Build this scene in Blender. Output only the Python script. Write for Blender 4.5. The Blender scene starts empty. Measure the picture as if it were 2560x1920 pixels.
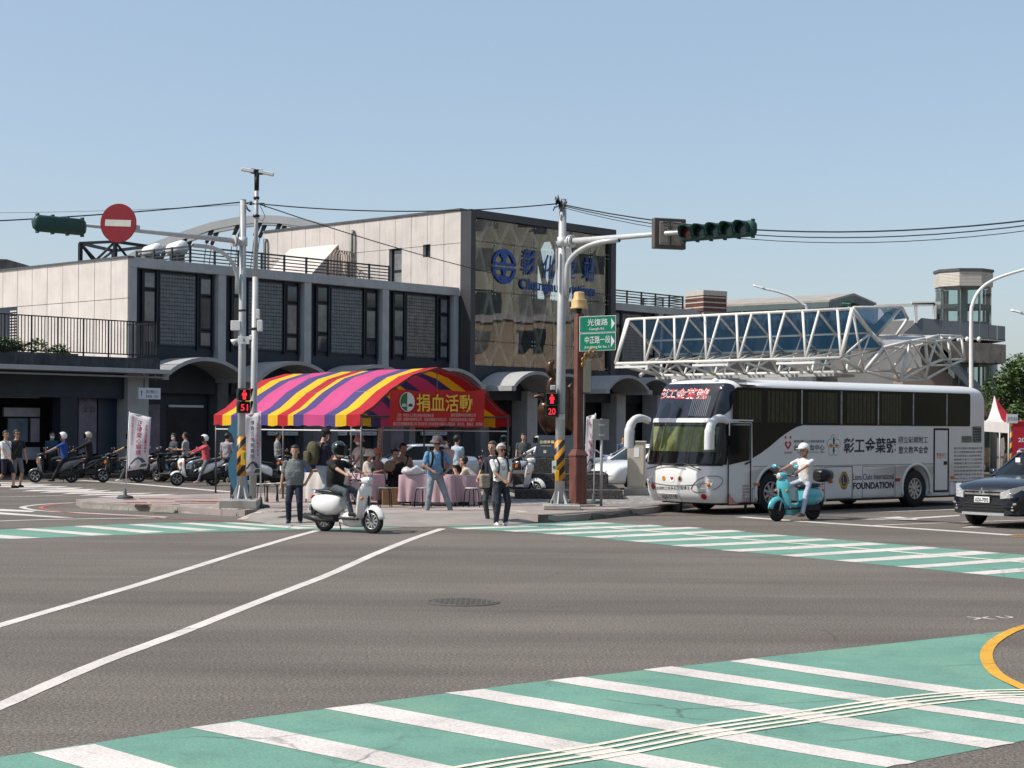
import bpy, bmesh, math, random
import numpy as np
from mathutils import Vector, Matrix, Euler

random.seed(7)
V = Vector
SC = bpy.context.scene
COL = SC.collection

# ------------------------------------------------------------------ camera, sky, sun, exposure
FPX, CAM_H, HORIZON, ROLL = 4180.0, 2.10, 1064.0, 0.0065     # focal length in pixels of a 2560 wide frame
cam_d = bpy.data.cameras.new('camera')
cam_d.sensor_width = 36.0
cam_d.lens = 36.0 * FPX / 2560.0
cam_d.shift_y = (HORIZON - 960.0) / 2560.0
cam_d.clip_start = 0.1
cam_d.clip_end = 3000.0
cam = bpy.data.objects.new('camera', cam_d)
cam.matrix_world = Matrix.Translation((0, 0, CAM_H)) @ Matrix.Rotation(-ROLL, 4, 'Y') @ Euler((math.pi/2, 0, 0)).to_matrix().to_4x4()
COL.objects.link(cam)
SC.camera = cam

SUN_EL = math.radians(50.0)
SUN_H = V((-0.97, -0.24, 0)).normalized()
SUN_DIR = V((SUN_H.x*math.cos(SUN_EL), SUN_H.y*math.cos(SUN_EL), math.sin(SUN_EL)))
world = bpy.data.worlds.new('World')
SC.world = world
world.use_nodes = True
wn = world.node_tree
bg = wn.nodes['Background']
sky = wn.nodes.new('ShaderNodeTexSky')
sky.sky_type = 'NISHITA'
sky.sun_disc = False
sky.sun_elevation = SUN_EL
sky.sun_rotation = math.atan2(SUN_H.x, SUN_H.y)
sky.altitude = 0.0
sky.air_density = 1.0
sky.dust_density = 1.6
sky.ozone_density = 3.0
tint = wn.nodes.new('ShaderNodeMix'); tint.data_type = 'RGBA'; tint.blend_type = 'MULTIPLY'      # hazy, greyer city air
tint.inputs['Factor'].default_value = 1.0; tint.inputs['B'].default_value = (1.12, 1.0, 0.91, 1)
wn.links.new(sky.outputs[0], tint.inputs['A']); haze_mix = wn.nodes.new('ShaderNodeMix'); haze_mix.data_type = 'RGBA'; haze_mix.inputs['Factor'].default_value = 0.42; haze_mix.inputs['B'].default_value = (2.35, 3.12, 3.95, 1)   # even city haze over the whole dome
wn.links.new(tint.outputs['Result'], haze_mix.inputs['A']); wn.links.new(haze_mix.outputs['Result'], bg.inputs[0])
bg.inputs[1].default_value = 0.148
sun_d = bpy.data.lights.new('sun', 'SUN')
sun_d.energy = 4.3
sun_d.angle = math.radians(0.53)
sun_d.color = (1.0, 0.94, 0.86)
sun = bpy.data.objects.new('sun', sun_d)
sun.rotation_euler = SUN_DIR.to_track_quat('Z', 'Y').to_euler()
sun.location = (-40, -10, 60)
COL.objects.link(sun)
SC.view_settings.view_transform = 'Standard'
SC.view_settings.look = 'None'
SC.view_settings.exposure = 0.25
SC.view_settings.gamma = 1.0
SC.view_settings.use_curve_mapping = False
SC.cycles.max_bounces = 8
SC.cycles.transparent_max_bounces = 16

# ------------------------------------------------------------------ where things stand: sight lines of the survey
def ray(x, y):
    a, b = (x - 1280.0) / FPX, -(y - HORIZON) / FPX
    c, s = math.cos(ROLL), math.sin(ROLL)
    return a*c - b*s, a*s + b*c
def P(x, y, Y):
    a, b = ray(x, y)
    return V((a*Y, Y, CAM_H + b*Y))
def G(x, y, z=0.0):
    a, b = ray(x, y)
    Y = (z - CAM_H) / b
    return V((a*Y, Y, z))
def GX(x, Y, z=0.0):
    p = P(x, HORIZON, Y)
    return V((p.x, Y, z))
def px_of(p):
    a, b = p[0]/p[1], (p[2]-CAM_H)/p[1]
    c, s = math.cos(ROLL), math.sin(ROLL)
    u, w = a*c + b*s, -a*s + b*c
    return 1280 + u*FPX, HORIZON - w*FPX

# ------------------------------------------------------------------ materials
MATS = {}
def mk(name, col, rough=0.6, metal=0.0, var=0.10, scale=4.0, bump=0.0, bscale=60.0, spec=0.5, coat=0.0, detail=4.0, streak=0.0, emit=0.0, trans=0.0, ior=1.45, dirt=None):
    """node based surface: base colour broken up by noise, optional vertical streaks and fine relief"""
    if name in MATS:
        return MATS[name]
    m = bpy.data.materials.new(name)
    m.use_nodes = True
    nt = m.node_tree
    b = nt.nodes['Principled BSDF']
    b.inputs['Roughness'].default_value = rough
    b.inputs['Metallic'].default_value = metal
    b.inputs['Specular IOR Level'].default_value = spec
    b.inputs['Coat Weight'].default_value = coat
    b.inputs['Coat Roughness'].default_value = 0.06
    b.inputs['IOR'].default_value = ior
    b.inputs['Transmission Weight'].default_value = trans
    tc = nt.nodes.new('ShaderNodeTexCoord')
    src = tc.outputs['Object']
    n = nt.nodes.new('ShaderNodeTexNoise')
    n.inputs['Scale'].default_value = scale
    n.inputs['Detail'].default_value = detail
    n.inputs['Roughness'].default_value = 0.6
    nt.links.new(src, n.inputs['Vector'])
    r = nt.nodes.new('ShaderNodeValToRGB')
    r.color_ramp.elements[0].position = 0.3
    r.color_ramp.elements[1].position = 0.7
    lo = [max(0, c*(1-var)) for c in col]; hi = [min(1, c*(1+var)) for c in col]
    r.color_ramp.elements[0].color = (*lo, 1)
    r.color_ramp.elements[1].color = (*hi, 1)
    nt.links.new(n.outputs['Fac'], r.inputs['Fac'])
    out = r.outputs['Color']
    if streak > 0 or dirt:
        mp = nt.nodes.new('ShaderNodeMapping')
        mp.inputs['Scale'].default_value = (3.0, 3.0, 0.22)
        nt.links.new(src, mp.inputs['Vector'])
        n2 = nt.nodes.new('ShaderNodeTexNoise')
        n2.inputs['Scale'].default_value = 1.7
        n2.inputs['Detail'].default_value = 7
        n2.inputs['Roughness'].default_value = 0.7
        nt.links.new(mp.outputs[0], n2.inputs['Vector'])
        r2 = nt.nodes.new('ShaderNodeValToRGB')
        r2.color_ramp.elements[0].position = 0.50
        r2.color_ramp.elements[1].position = 0.78
        r2.color_ramp.elements[0].color = (0, 0, 0, 1)
        r2.color_ramp.elements[1].color = (1, 1, 1, 1)
        nt.links.new(n2.outputs['Fac'], r2.inputs['Fac'])
        mlt = nt.nodes.new('ShaderNodeMath'); mlt.operation = 'MULTIPLY'
        mlt.inputs[1].default_value = streak
        nt.links.new(r2.outputs['Color'], mlt.inputs[0])
        mx = nt.nodes.new('ShaderNodeMix'); mx.data_type = 'RGBA'
        nt.links.new(mlt.outputs[0], mx.inputs['Factor'])
        nt.links.new(out, mx.inputs['A'])
        mx.inputs['B'].default_value = (*(dirt or [c*0.45 for c in col]), 1)
        out = mx.outputs['Result']
    nt.links.new(out, b.inputs['Base Color'])
    if bump > 0:
        n3 = nt.nodes.new('ShaderNodeTexNoise')
        n3.inputs['Scale'].default_value = bscale
        n3.inputs['Detail'].default_value = 3
        nt.links.new(src, n3.inputs['Vector'])
        bp = nt.nodes.new('ShaderNodeBump')
        bp.inputs['Strength'].default_value = bump
        bp.inputs['Distance'].default_value = 0.06 if name.startswith('cloth') else 0.02
        nt.links.new(n3.outputs['Fac'], bp.inputs['Height'])
        nt.links.new(bp.outputs[0], b.inputs['Normal'])
    if emit > 0:
        b.inputs['Emission Color'].default_value = (*col, 1)
        b.inputs['Emission Strength'].default_value = emit
    MATS[name] = m
    return m

def mk_glass(name, tint, refl=1.0, rough=0.0, ior=1.5, wave=0.0):
    """thin tinted pane: what lies behind shows through the tint, fresnel reflection on top"""
    if name in MATS:
        return MATS[name]
    m = bpy.data.materials.new(name)
    m.use_nodes = True
    nt = m.node_tree
    nt.nodes.remove(nt.nodes['Principled BSDF'])
    o = nt.nodes['Material Output']
    t = nt.nodes.new('ShaderNodeBsdfTransparent')
    t.inputs[0].default_value = (*tint, 1)
    g = nt.nodes.new('ShaderNodeBsdfGlossy')
    g.inputs['Roughness'].default_value = rough
    g.inputs['Color'].default_value = (refl, refl, refl, 1)
    f = nt.nodes.new('ShaderNodeFresnel')
    f.inputs[0].default_value = ior
    x = nt.nodes.new('ShaderNodeMixShader')
    nt.links.new(f.outputs[0], x.inputs[0])
    nt.links.new(t.outputs[0], x.inputs[1])
    nt.links.new(g.outputs[0], x.inputs[2])
    nt.links.new(x.outputs[0], o.inputs[0])
    if wave > 0:
        tc = nt.nodes.new('ShaderNodeTexCoord')
        n3 = nt.nodes.new('ShaderNodeTexNoise')
        n3.inputs['Scale'].default_value = 0.55
        n3.inputs['Detail'].default_value = 1
        nt.links.new(tc.outputs['Object'], n3.inputs['Vector'])
        bp = nt.nodes.new('ShaderNodeBump')
        bp.inputs['Strength'].default_value = wave
        bp.inputs['Distance'].default_value = 0.05
        nt.links.new(n3.outputs['Fac'], bp.inputs['Height'])
        nt.links.new(bp.outputs[0], g.inputs['Normal'])
        nt.links.new(bp.outputs[0], f.inputs['Normal'])
    MATS[name] = m
    return m

# ------------------------------------------------------------------ mesh collecting
def frame_of(d, up=V((0, 0, 1))):
    d = V(d).normalized()
    if abs(d.dot(up)) > 0.97:
        up = V((1, 0, 0))
    u = d.cross(up).normalized()
    w = u.cross(d).normalized()
    return u, w
class MB:
    def __init__(self):
        self.v, self.f, self.m, self.s = [], [], [], []
    def add(self, vs, fs, mat=0, smooth=False):
        o = len(self.v)
        self.v += [tuple(p) for p in vs]
        for f in fs:
            self.f.append([i + o for i in f]); self.m.append(mat); self.s.append(smooth)
        return self
    def box(self, x0, x1, y0, y1, z0, z1, mat=0):
        if x0 > x1: x0, x1 = x1, x0
        if y0 > y1: y0, y1 = y1, y0
        if z0 > z1: z0, z1 = z1, z0
        return self.add([(x0,y0,z0),(x1,y0,z0),(x1,y1,z0),(x0,y1,z0),(x0,y0,z1),(x1,y0,z1),(x1,y1,z1),(x0,y1,z1)],
                        [(0,3,2,1),(4,5,6,7),(0,1,5,4),(1,2,6,5),(2,3,7,6),(3,0,4,7)], mat)
    def cbox(self, x0, x1, y0, y1, z0, z1, c=0.01, mat=0):
        """box with chamfered vertical and horizontal edges"""
        bm = bmesh.new()
        bmesh.ops.create_cube(bm, size=1.0)
        for p in bm.verts:
            p.co = V(((x0+x1)/2 + p.co.x*(x1-x0), (y0+y1)/2 + p.co.y*(y1-y0), (z0+z1)/2 + p.co.z*(z1-z0)))
        bmesh.ops.bevel(bm, geom=bm.edges[:], offset=c, segments=1, affect='EDGES')
        bmesh.ops.recalc_face_normals(bm, faces=bm.faces[:])
        bm.verts.index_update()
        self.add([p.co[:] for p in bm.verts], [[p.index for p in f.verts] for f in bm.faces], mat)
        bm.free()
        return self
    def bar(self, p, q, w, h=None, mat=0, up=V((0, 0, 1))):
        h = h or w
        p, q = V(p), V(q)
        u, n = frame_of(q - p, up)
        u, n = u*(w/2), n*(h/2)
        vs = [p-u-n, p+u-n, p+u+n, p-u+n, q-u-n, q+u-n, q+u+n, q-u+n]
        return self.add(vs, [(0,1,2,3),(7,6,5,4),(0,4,5,1),(1,5,6,2),(2,6,7,3),(3,7,4,0)], mat)
    def tube(self, path, r, seg=10, mat=0, cap=True, smooth=True, flat=1.0):
        path = [V(p) for p in path]
        n = len(path)
        rs = r if isinstance(r, (list, tuple)) else [r]*n
        rings = []
        u = None
        for i in range(n):
            d = (path[min(i+1, n-1)] - path[max(i-1, 0)])
            if d.length < 1e-9: d = V((0,0,1))
            d.normalize()
            if u is None:
                u, w = frame_of(d)
            else:
                u = (u - d*u.dot(d))
                if u.length < 1e-6: u, w = frame_of(d)
                u.normalize(); w = u.cross(d)
            rings.append([path[i] + (u*math.cos(2*math.pi*k/seg) + w*math.sin(2*math.pi*k/seg)*flat)*rs[i] for k in range(seg)])
        return self.loft(rings, cap=cap, mat=mat, smooth=smooth)
    def loft(self, rings, cap=True, mat=0, smooth=True, closed=True, mats=None):
        n, k = len(rings), len(rings[0])
        vs = [p for r in rings for p in r]
        o = len(self.v)
        self.v += [tuple(p) for p in vs]
        for i in range(n-1):
            for j in range(k if closed else k-1):
                a, b = i*k + j, i*k + (j+1) % k
                self.f.append([o+a, o+b, o+b+k, o+a+k]); self.m.append(mats(i, j) if mats else mat); self.s.append(smooth)
        if cap and closed:
            self.f.append([o + i for i in range(k)][::-1]); self.m.append(mat); self.s.append(False)
            self.f.append([o + (n-1)*k + i for i in range(k)]); self.m.append(mat); self.s.append(False)
        return self
    def lathe(self, prof, c=(0,0,0), axis=(0,0,1), seg=20, mat=0, smooth=True, cap=True):
        """prof: (radius, along) pairs"""
        a = V(axis).normalized(); u, w = frame_of(a); c = V(c)
        rings = [[c + a*h + (u*math.cos(2*math.pi*k/seg) + w*math.sin(2*math.pi*k/seg))*max(r, 1e-4) for k in range(seg)] for r, h in prof]
        return self.loft(rings, cap=cap, mat=mat, smooth=smooth)
    def ball(self, c, r, seg=14, rings=9, mat=0, a0=-90, a1=90):
        if not isinstance(r, (tuple, list)): r = (r, r, r)
        c = V(c); R = []
        for i in range(rings+1):
            t = math.radians(a0 + (a1-a0)*i/rings)
            R.append([c + V((r[0]*max(math.cos(t), 1e-3)*math.cos(2*math.pi*k/seg), r[1]*max(math.cos(t), 1e-3)*math.sin(2*math.pi*k/seg), r[2]*math.sin(t))) for k in range(seg)])
        return self.loft(R, cap=True, mat=mat)
    def prism(self, pts, ext, mat=0, smooth=False, side=None):
        """polygon (3d points) extruded by vector"""
        pts = [V(p) for p in pts]; e = V(ext); n = len(pts)
        nn = V((0,0,0))
        for i in range(n):
            nn += pts[i].cross(pts[(i+1) % n])
        if nn.dot(e) > 0: pts = pts[::-1]
        o = len(self.v)
        self.v += [tuple(p) for p in pts] + [tuple(p+e) for p in pts]
        self.f.append([o+i for i in range(n)]); self.m.append(mat); self.s.append(False)
        self.f.append([o+n+i for i in range(n)][::-1]); self.m.append(mat); self.s.append(False)
        for i in range(n):
            j = (i+1) % n
            self.f.append([o+j, o+i, o+n+i, o+n+j]); self.m.append(mat if side is None else side); self.s.append(smooth)
        return self
    def mesh(self, name, mats):
        me = bpy.data.meshes.new(name)
        me.from_pydata(self.v, [], self.f)
        for m in (mats if isinstance(mats, (list, tuple)) else [mats]):
            me.materials.append(m)
        me.polygons.foreach_set('material_index', self.m)
        me.polygons.foreach_set('use_smooth', self.s)
        me.update()
        return me
    def build(self, name, mats, parent=None, bevel=0.0, solid=0.0, recalc=False):
        me = self.mesh(name, mats)
        if recalc:
            bm = bmesh.new(); bm.from_mesh(me); bmesh.ops.recalc_face_normals(bm, faces=bm.faces[:]); bm.to_mesh(me); bm.free()
        return link(name, me, parent, bevel, solid)
def link(name, me, parent=None, bevel=0.0, solid=0.0):
    o = bpy.data.objects.new(name, me)
    COL.objects.link(o)
    if parent is not None: o.parent = parent
    if solid:
        md = o.modifiers.new('thickness', 'SOLIDIFY'); md.thickness = solid; md.offset = 0
    if bevel:
        md = o.modifiers.new('bevel', 'BEVEL'); md.width = bevel; md.segments = 2; md.limit_method = 'ANGLE'
    return o
def tag(o, label, cat, group=None):
    o['label'] = label; o['category'] = cat
    if group: o['group'] = group
    return o
def thing(name, label, cat, loc=(0,0,0), rotz=0.0, group=None, scale=1.0):
    o = bpy.data.objects.new(name, None)
    o.empty_display_size = 0.2
    COL.objects.link(o)
    o.location = loc; o.rotation_euler = (0, 0, rotz)
    if scale != 1.0: o.scale = (scale,)*3
    return tag(o, label, cat, group)
def struct(o):
    o['kind'] = 'structure'
    return o
def dup(root, loc=None, rotz=None, label=None, group=None, mats=None, scale=None):
    """copy a thing with its parts and sub-parts; mats maps old material -> new"""
    def cp(o, par):
        c = o.copy()
        COL.objects.link(c)
        c.parent = par
        if mats and o.data is not None and any(m in mats for m in o.data.materials):
            c.data = o.data.copy()
            for i, m in enumerate(c.data.materials):
                if m in mats: c.data.materials[i] = mats[m]
        for ch in o.children: cp(ch, c)
        return c
    r = cp(root, None)
    if loc is not None: r.location = loc
    if rotz is not None: r.rotation_euler = (0, 0, rotz)
    if scale is not None: r.scale = (scale,)*3
    if label: r['label'] = label
    if group: r['group'] = group
    return r

# ------------------------------------------------------------------ lettering
_TXT = {}
def text_geo(body, bold=0.0, shear=0.0, spacing=1.0, res=3):
    k = (body, bold, shear, spacing, res)
    if k in _TXT: return _TXT[k]
    cu = bpy.data.curves.new('lettering', 'FONT')
    cu.body = body; cu.size = 1.0; cu.resolution_u = res; cu.offset = bold; cu.shear = shear
    cu.space_character = spacing
    o = bpy.data.objects.new('lettering', cu)
    COL.objects.link(o)
    dg = bpy.context.evaluated_depsgraph_get(); dg.update()
    me = bpy.data.meshes.new_from_object(o.evaluated_get(dg))
    vs = [v.co.copy() for v in me.vertices]; fs = [list(p.vertices) for p in me.polygons]
    bpy.data.objects.remove(o); bpy.data.curves.remove(cu); bpy.data.meshes.remove(me)
    if not vs: vs = [V((0,0,0))]
    x0, x1 = min(v.x for v in vs), max(v.x for v in vs); y0, y1 = min(v.y for v in vs), max(v.y for v in vs)
    _TXT[k] = (vs, fs, x0, x1, y0, y1)
    return _TXT[k]
def put_text(mb, body, c, xd, ud, w, h, mat=0, bold=0.0, shear=0.0, spacing=1.0, lift=0.004, fit=True, warp=None):
    """lettering centred at c, filling w x h, lying on the plane of xd / ud; added to a collector"""
    vs, fs, x0, x1, y0, y1 = text_geo(body, bold, shear, spacing)
    sx, sy = w/max(x1-x0, 1e-6), h/max(y1-y0, 1e-6)
    if not fit: sx = sy = min(sx, sy)
    xd, ud, c = V(xd).normalized(), V(ud).normalized(), V(c)
    nn = xd.cross(ud)
    pts = []
    for v in vs:
        a, b = (v.x-(x0+x1)/2)*sx, (v.y-(y0+y1)/2)*sy
        p = c + xd*a + ud*b + nn*lift
        pts.append(warp(p) if warp else p)
    mb.add(pts, fs, mat)
    return mb
# ================================================================== ground, road paint, pavement
def mk_asphalt():
    m = bpy.data.materials.new('asphalt'); m.use_nodes = True
    nt = m.node_tree; b = nt.nodes['Principled BSDF']
    b.inputs['Roughness'].default_value = 0.88
    b.inputs['Specular IOR Level'].default_value = 0.25
    tc = nt.nodes.new('ShaderNodeTexCoord'); src = tc.outputs['Object']
    def noise(scale, det=4, vec=None, rough=0.6):
        n = nt.nodes.new('ShaderNodeTexNoise'); n.inputs['Scale'].default_value = scale
        n.inputs['Detail'].default_value = det; n.inputs['Roughness'].default_value = rough
        nt.links.new(vec or src, n.inputs['Vector']); return n.outputs['Fac']
    def ramp(f, stops):
        r = nt.nodes.new('ShaderNodeValToRGB')
        while len(r.color_ramp.elements) < len(stops): r.color_ramp.elements.new(0.5)
        for e, (p, c) in zip(r.color_ramp.elements, stops):
            e.position = p; e.color = (*c, 1) if isinstance(c, tuple) else (c, c, c, 1)
        nt.links.new(f, r.inputs['Fac']); return r.outputs['Color']
    def mix(a, bb, f, mode='MIX'):
        x = nt.nodes.new('ShaderNodeMix'); x.data_type = 'RGBA'; x.blend_type = mode
        for s, val in (('A', a), ('B', bb)):
            if isinstance(val, tuple): x.inputs[s].default_value = (*val, 1)
            else: nt.links.new(val, x.inputs[s])
        if isinstance(f, float): x.inputs['Factor'].default_value = f
        else: nt.links.new(f, x.inputs['Factor'])
        return x.outputs['Result']
    base = ramp(noise(0.22, 6), [(0.3, (0.116, 0.101, 0.086)), (0.7, (0.148, 0.130, 0.112))])
    mp = nt.nodes.new('ShaderNodeMapping'); mp.inputs['Rotation'].default_value = (0, 0, 0.35); mp.inputs['Scale'].default_value = (0.16, 1.6, 1)
    nt.links.new(src, mp.inputs['Vector'])
    st = ramp(noise(1.1, 6, mp.outputs[0], 0.65), [(0.34, 0.87), (0.66, 1.05)])
    base = mix(base, st, 0.8, 'MULTIPLY')
    chips = ramp(noise(38, 2, None, 0.8), [(0.26, 0.28), (0.5, 0.98), (0.76, 2.2)])
    base = mix(base, chips, 1.0, 'MULTIPLY')
    chips2 = ramp(noise(95, 2, None, 0.8), [(0.3, 0.72), (0.5, 1.0), (0.70, 1.36)])
    base = mix(base, chips2, 1.0, 'MULTIPLY')
    mp2 = nt.nodes.new('ShaderNodeMapping'); mp2.inputs['Rotation'].default_value = (0, 0, -0.9); mp2.inputs['Scale'].default_value = (0.05, 0.55, 1)
    nt.links.new(src, mp2.inputs['Vector'])
    base = mix(base, ramp(noise(1.0, 5, mp2.outputs[0], 0.55), [(0.40, 0.84), (0.56, 1.05)]), 0.9, 'MULTIPLY')
    oil = ramp(noise(0.8, 5), [(0.66, 0.0), (0.80, 0.5)])
    base = mix(base, (0.07, 0.066, 0.063), oil)
    wv = noise(1.3, 4)
    vm = nt.nodes.new('ShaderNodeVectorMath'); vm.operation = 'MULTIPLY_ADD'
    vm.inputs[1].default_value = (0.4, 0.4, 0); nt.links.new(wv, vm.inputs[0]); nt.links.new(src, vm.inputs[2])
    vo = nt.nodes.new('ShaderNodeTexVoronoi'); vo.feature = 'DISTANCE_TO_EDGE'; vo.inputs['Scale'].default_value = 0.26
    nt.links.new(vm.outputs[0], vo.inputs['Vector'])
    cr = ramp(vo.outputs['Distance'], [(0.0, 1.0), (0.005, 0.0)])
    gate = ramp(noise(0.33, 3), [(0.54, 0.0), (0.64, 0.6)])
    cm = mix((0, 0, 0), cr, gate)
    base = mix(base, (0.045, 0.042, 0.040), cm)
    nt.links.new(base, b.inputs['Base Color'])
    bp = nt.nodes.new('ShaderNodeBump'); bp.inputs['Strength'].default_value = 0.5; bp.inputs['Distance'].default_value = 0.01
    nt.links.new(noise(60, 3), bp.inputs['Height']); nt.links.new(bp.outputs[0], b.inputs['Normal'])
    MATS['asphalt'] = m
    return m
def mk_paint(name, col, wear=0.55, crack=True, blotch=None):
    """road paint worn through to the asphalt in specks, cracked, with dirt blotches"""
    m = bpy.data.materials.new(name); m.use_nodes = True
    nt = m.node_tree; b = nt.nodes['Principled BSDF']
    b.inputs['Roughness'].default_value = 0.75; b.inputs['Specular IOR Level'].default_value = 0.3
    tc = nt.nodes.new('ShaderNodeTexCoord'); src = tc.outputs['Object']
    def noise(scale, det=4, rough=0.6):
        n = nt.nodes.new('ShaderNodeTexNoise'); n.inputs['Scale'].default_value = scale
        n.inputs['Detail'].default_value = det; n.inputs['Roughness'].default_value = rough
        nt.links.new(src, n.inputs['Vector']); return n.outputs['Fac']
    def ramp(f, stops):
        r = nt.nodes.new('ShaderNodeValToRGB')
        while len(r.color_ramp.elements) < len(stops): r.color_ramp.elements.new(0.5)
        for e, (p, c) in zip(r.color_ramp.elements, stops):
            e.position = p; e.color = (*c, 1) if isinstance(c, tuple) else (c, c, c, 1)
        nt.links.new(f, r.inputs['Fac']); return r.outputs['Color']
    def mix(a, bb, f, mode='MIX'):
        x = nt.nodes.new('ShaderNodeMix'); x.data_type = 'RGBA'; x.blend_type = mode
        for s, val in (('A', a), ('B', bb)):
            if isinstance(val, tuple): x.inputs[s].default_value = (*val, 1)
            else: nt.links.new(val, x.inputs[s])
        if isinstance(f, float): x.inputs['Factor'].default_value = f
        else: nt.links.new(f, x.inputs['Factor'])
        return x.outputs['Result']
    lo = tuple(c*0.84 for c in col); hi = tuple(min(1, c*1.10) for c in col)
    base = ramp(noise(1.1, 6), [(0.3, lo), (0.7, hi)])
    if blotch:
        base = mix(base, blotch, ramp(noise(0.55, 5), [(0.52, 0.0), (0.72, 0.55)]))
    base = mix(base, tuple(c*0.55 for c in col), ramp(noise(2.3, 7, 0.7), [(0.50, 0.0), (0.80, 0.62)]))
    wr = ramp(noise(30, 5, 0.85), [(0.54, 0.0), (0.70, wear)])
    big = ramp(noise(0.9, 4), [(0.38, 0.2), (0.64, 1.0)])
    base = mix(base, (0.13, 0.12, 0.11), mix((0, 0, 0), wr, big))
    gr_ = ramp(noise(42, 3, 0.85), [(0.28, 0.62), (0.5, 1.0), (0.72, 1.34)])
    base = mix(base, gr_, 0.75, 'MULTIPLY')
    if crack:
        vm = nt.nodes.new('ShaderNodeVectorMath'); vm.operation = 'MULTIPLY_ADD'
        vm.inputs[1].default_value = (0.45, 0.45, 0); nt.links.new(noise(1.6, 4), vm.inputs[0]); nt.links.new(src, vm.inputs[2])
        vo = nt.nodes.new('ShaderNodeTexVoronoi'); vo.feature = 'DISTANCE_TO_EDGE'; vo.inputs['Scale'].default_value = 0.40
        nt.links.new(vm.outputs[0], vo.inputs['Vector'])
        cr = ramp(vo.outputs['Distance'], [(0.0, 1.0), (0.006, 0.0)])
        gate = ramp(noise(0.45, 3), [(0.46, 0.0), (0.58, 0.8)])
        base = mix(base, (0.06, 0.06, 0.055), mix((0, 0, 0), cr, gate))
    nt.links.new(base, b.inputs['Base Color'])
    bp = nt.nodes.new('ShaderNodeBump'); bp.inputs['Strength'].default_value = 0.3; bp.inputs['Distance'].default_value = 0.008
    nt.links.new(noise(55, 3), bp.inputs['Height']); nt.links.new(bp.outputs[0], b.inputs['Normal'])
    MATS[name] = m
    return m
ASPHALT = mk_asphalt()
PAINT_W = mk_paint('white road paint', (0.60, 0.555, 0.515), 0.9)
PAINT_G = mk_paint('green road paint', (0.135, 0.285, 0.222), 0.8, blotch=(0.17, 0.27, 0.17))
PAINT_C = mk_paint('cream guide paint', (0.70, 0.67, 0.55), 0.45, crack=False)
PAINT_Y = mk_paint('yellow road paint', (0.62, 0.33, 0.035), 0.4)
PAINT_R = mk_paint('red road paint', (0.42, 0.12, 0.09), 0.95)

mb = MB()
S = 700.0
mb.add([(-S, -S, 0), (S, -S, 0), (S, S, 0), (-S, S, 0)], [(0, 1, 2, 3)])
road = struct(mb.build('road', ASPHALT))

def flat(name, pts, z, mat, parent=None):
    pts = [V((p.x, p.y, z)) for p in pts]
    a = sum(pts[i].x*pts[(i+1) % len(pts)].y - pts[(i+1) % len(pts)].x*pts[i].y for i in range(len(pts)))
    if a < 0: pts = pts[::-1]
    mb = MB(); mb.add(pts, [list(range(len(pts)))])
    return mb.build(name, mat, parent if parent is not None else road)
def smooth_path(pts, n=8):
    out = []
    for i in range(len(pts)-1):
        p0, p1, p2, p3 = pts[max(i-1, 0)], pts[i], pts[i+1], pts[min(i+2, len(pts)-1)]
        for k in range(n):
            t = k/n
            out.append(0.5*((2*p1) + (p2-p0)*t + (2*p0-5*p1+4*p2-p3)*t*t + (3*p1-p0-3*p2+p3)*t**3))
    out.append(pts[-1]); return out
def ribbon(name, pts, w, z, mat, parent=None, n=8, jit=0.0):
    pts = smooth_path([V((p.x, p.y, 0)) for p in pts], n) if n > 1 else [V((p.x, p.y, 0)) for p in pts]
    L, R = [], []
    for i in range(len(pts)):
        d = (pts[min(i+1, len(pts)-1)] - pts[max(i-1, 0)]).normalized()
        nn = V((-d.y, d.x, 0)); a = w/2*(1+random.uniform(-jit, jit)); b = w/2*(1+random.uniform(-jit, jit))
        L.append(pts[i]+nn*a); R.append(pts[i]-nn*b)
    mb = MB(); k = len(pts)
    mb.add([(p.x, p.y, z) for p in L] + [(p.x, p.y, z) for p in R], [(k+i, k+i+1, i+1, i) for i in range(k-1)])
    return mb.build(name, mat, parent if parent is not None else road)
def rough_line(a, b, n=10, j=0.012):
    out = []
    for i in range(n+1):
        p = a.lerp(b, i/n)
        if 0 < i < n: p = p + V((random.uniform(-j, j), random.uniform(-j, j), 0))
        out.append(p)
    return out
def stripe(name, tl, tr, br, bl, z, mat, parent=None):
    pts = rough_line(tl, tr)[:-1] + rough_line(tr, br, 3)[:-1] + rough_line(br, bl)[:-1] + rough_line(bl, tl, 3)[:-1]
    return flat(name, pts, z, mat, parent)

# --- near crossing: green field, white stripes, blind guide line, yellow island line
green_near = flat('green_crossing_field', [G(-420, 1962), G(0, 1893), G(243, 1857), G(602, 1800), G(1300, 1710), G(1904, 1644), G(2496, 1580),
                   G(2530, 1577), G(2480, 1612), G(2456, 1650), G(2480, 1690), G(2560, 1732), G(2680, 1790), G(2740, 1810), G(2560, 1852), G(2285, 1905), G(1900, 1990), G(1500, 2110), G(300, 2500), G(-900, 2500)], 0.0025, PAINT_G)
near = [  # TL, BL, and a point far along the top and bottom edges
    ((1881, 1647), (1821, 1654), (2560, 1744), (2560, 1764)),
    ((1679, 1667), (1607.6, 1675.6), (2560, 1798), (2560, 1814)),
    ((1454, 1693), (1368, 1702), (2539, 1859), (2465, 1872)),
    ((1209, 1724), (1111, 1733.6), (2291, 1906), (2217, 1920)),
    ((920, 1760), (810, 1773), (1795, 1920), (1640, 1926)),
    ((596, 1805), (474.5, 1820), (1140, 1920), (970, 1922)),
    ((237, 1862), (81, 1884), (434, 1920), (230, 1927)),
]
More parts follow.
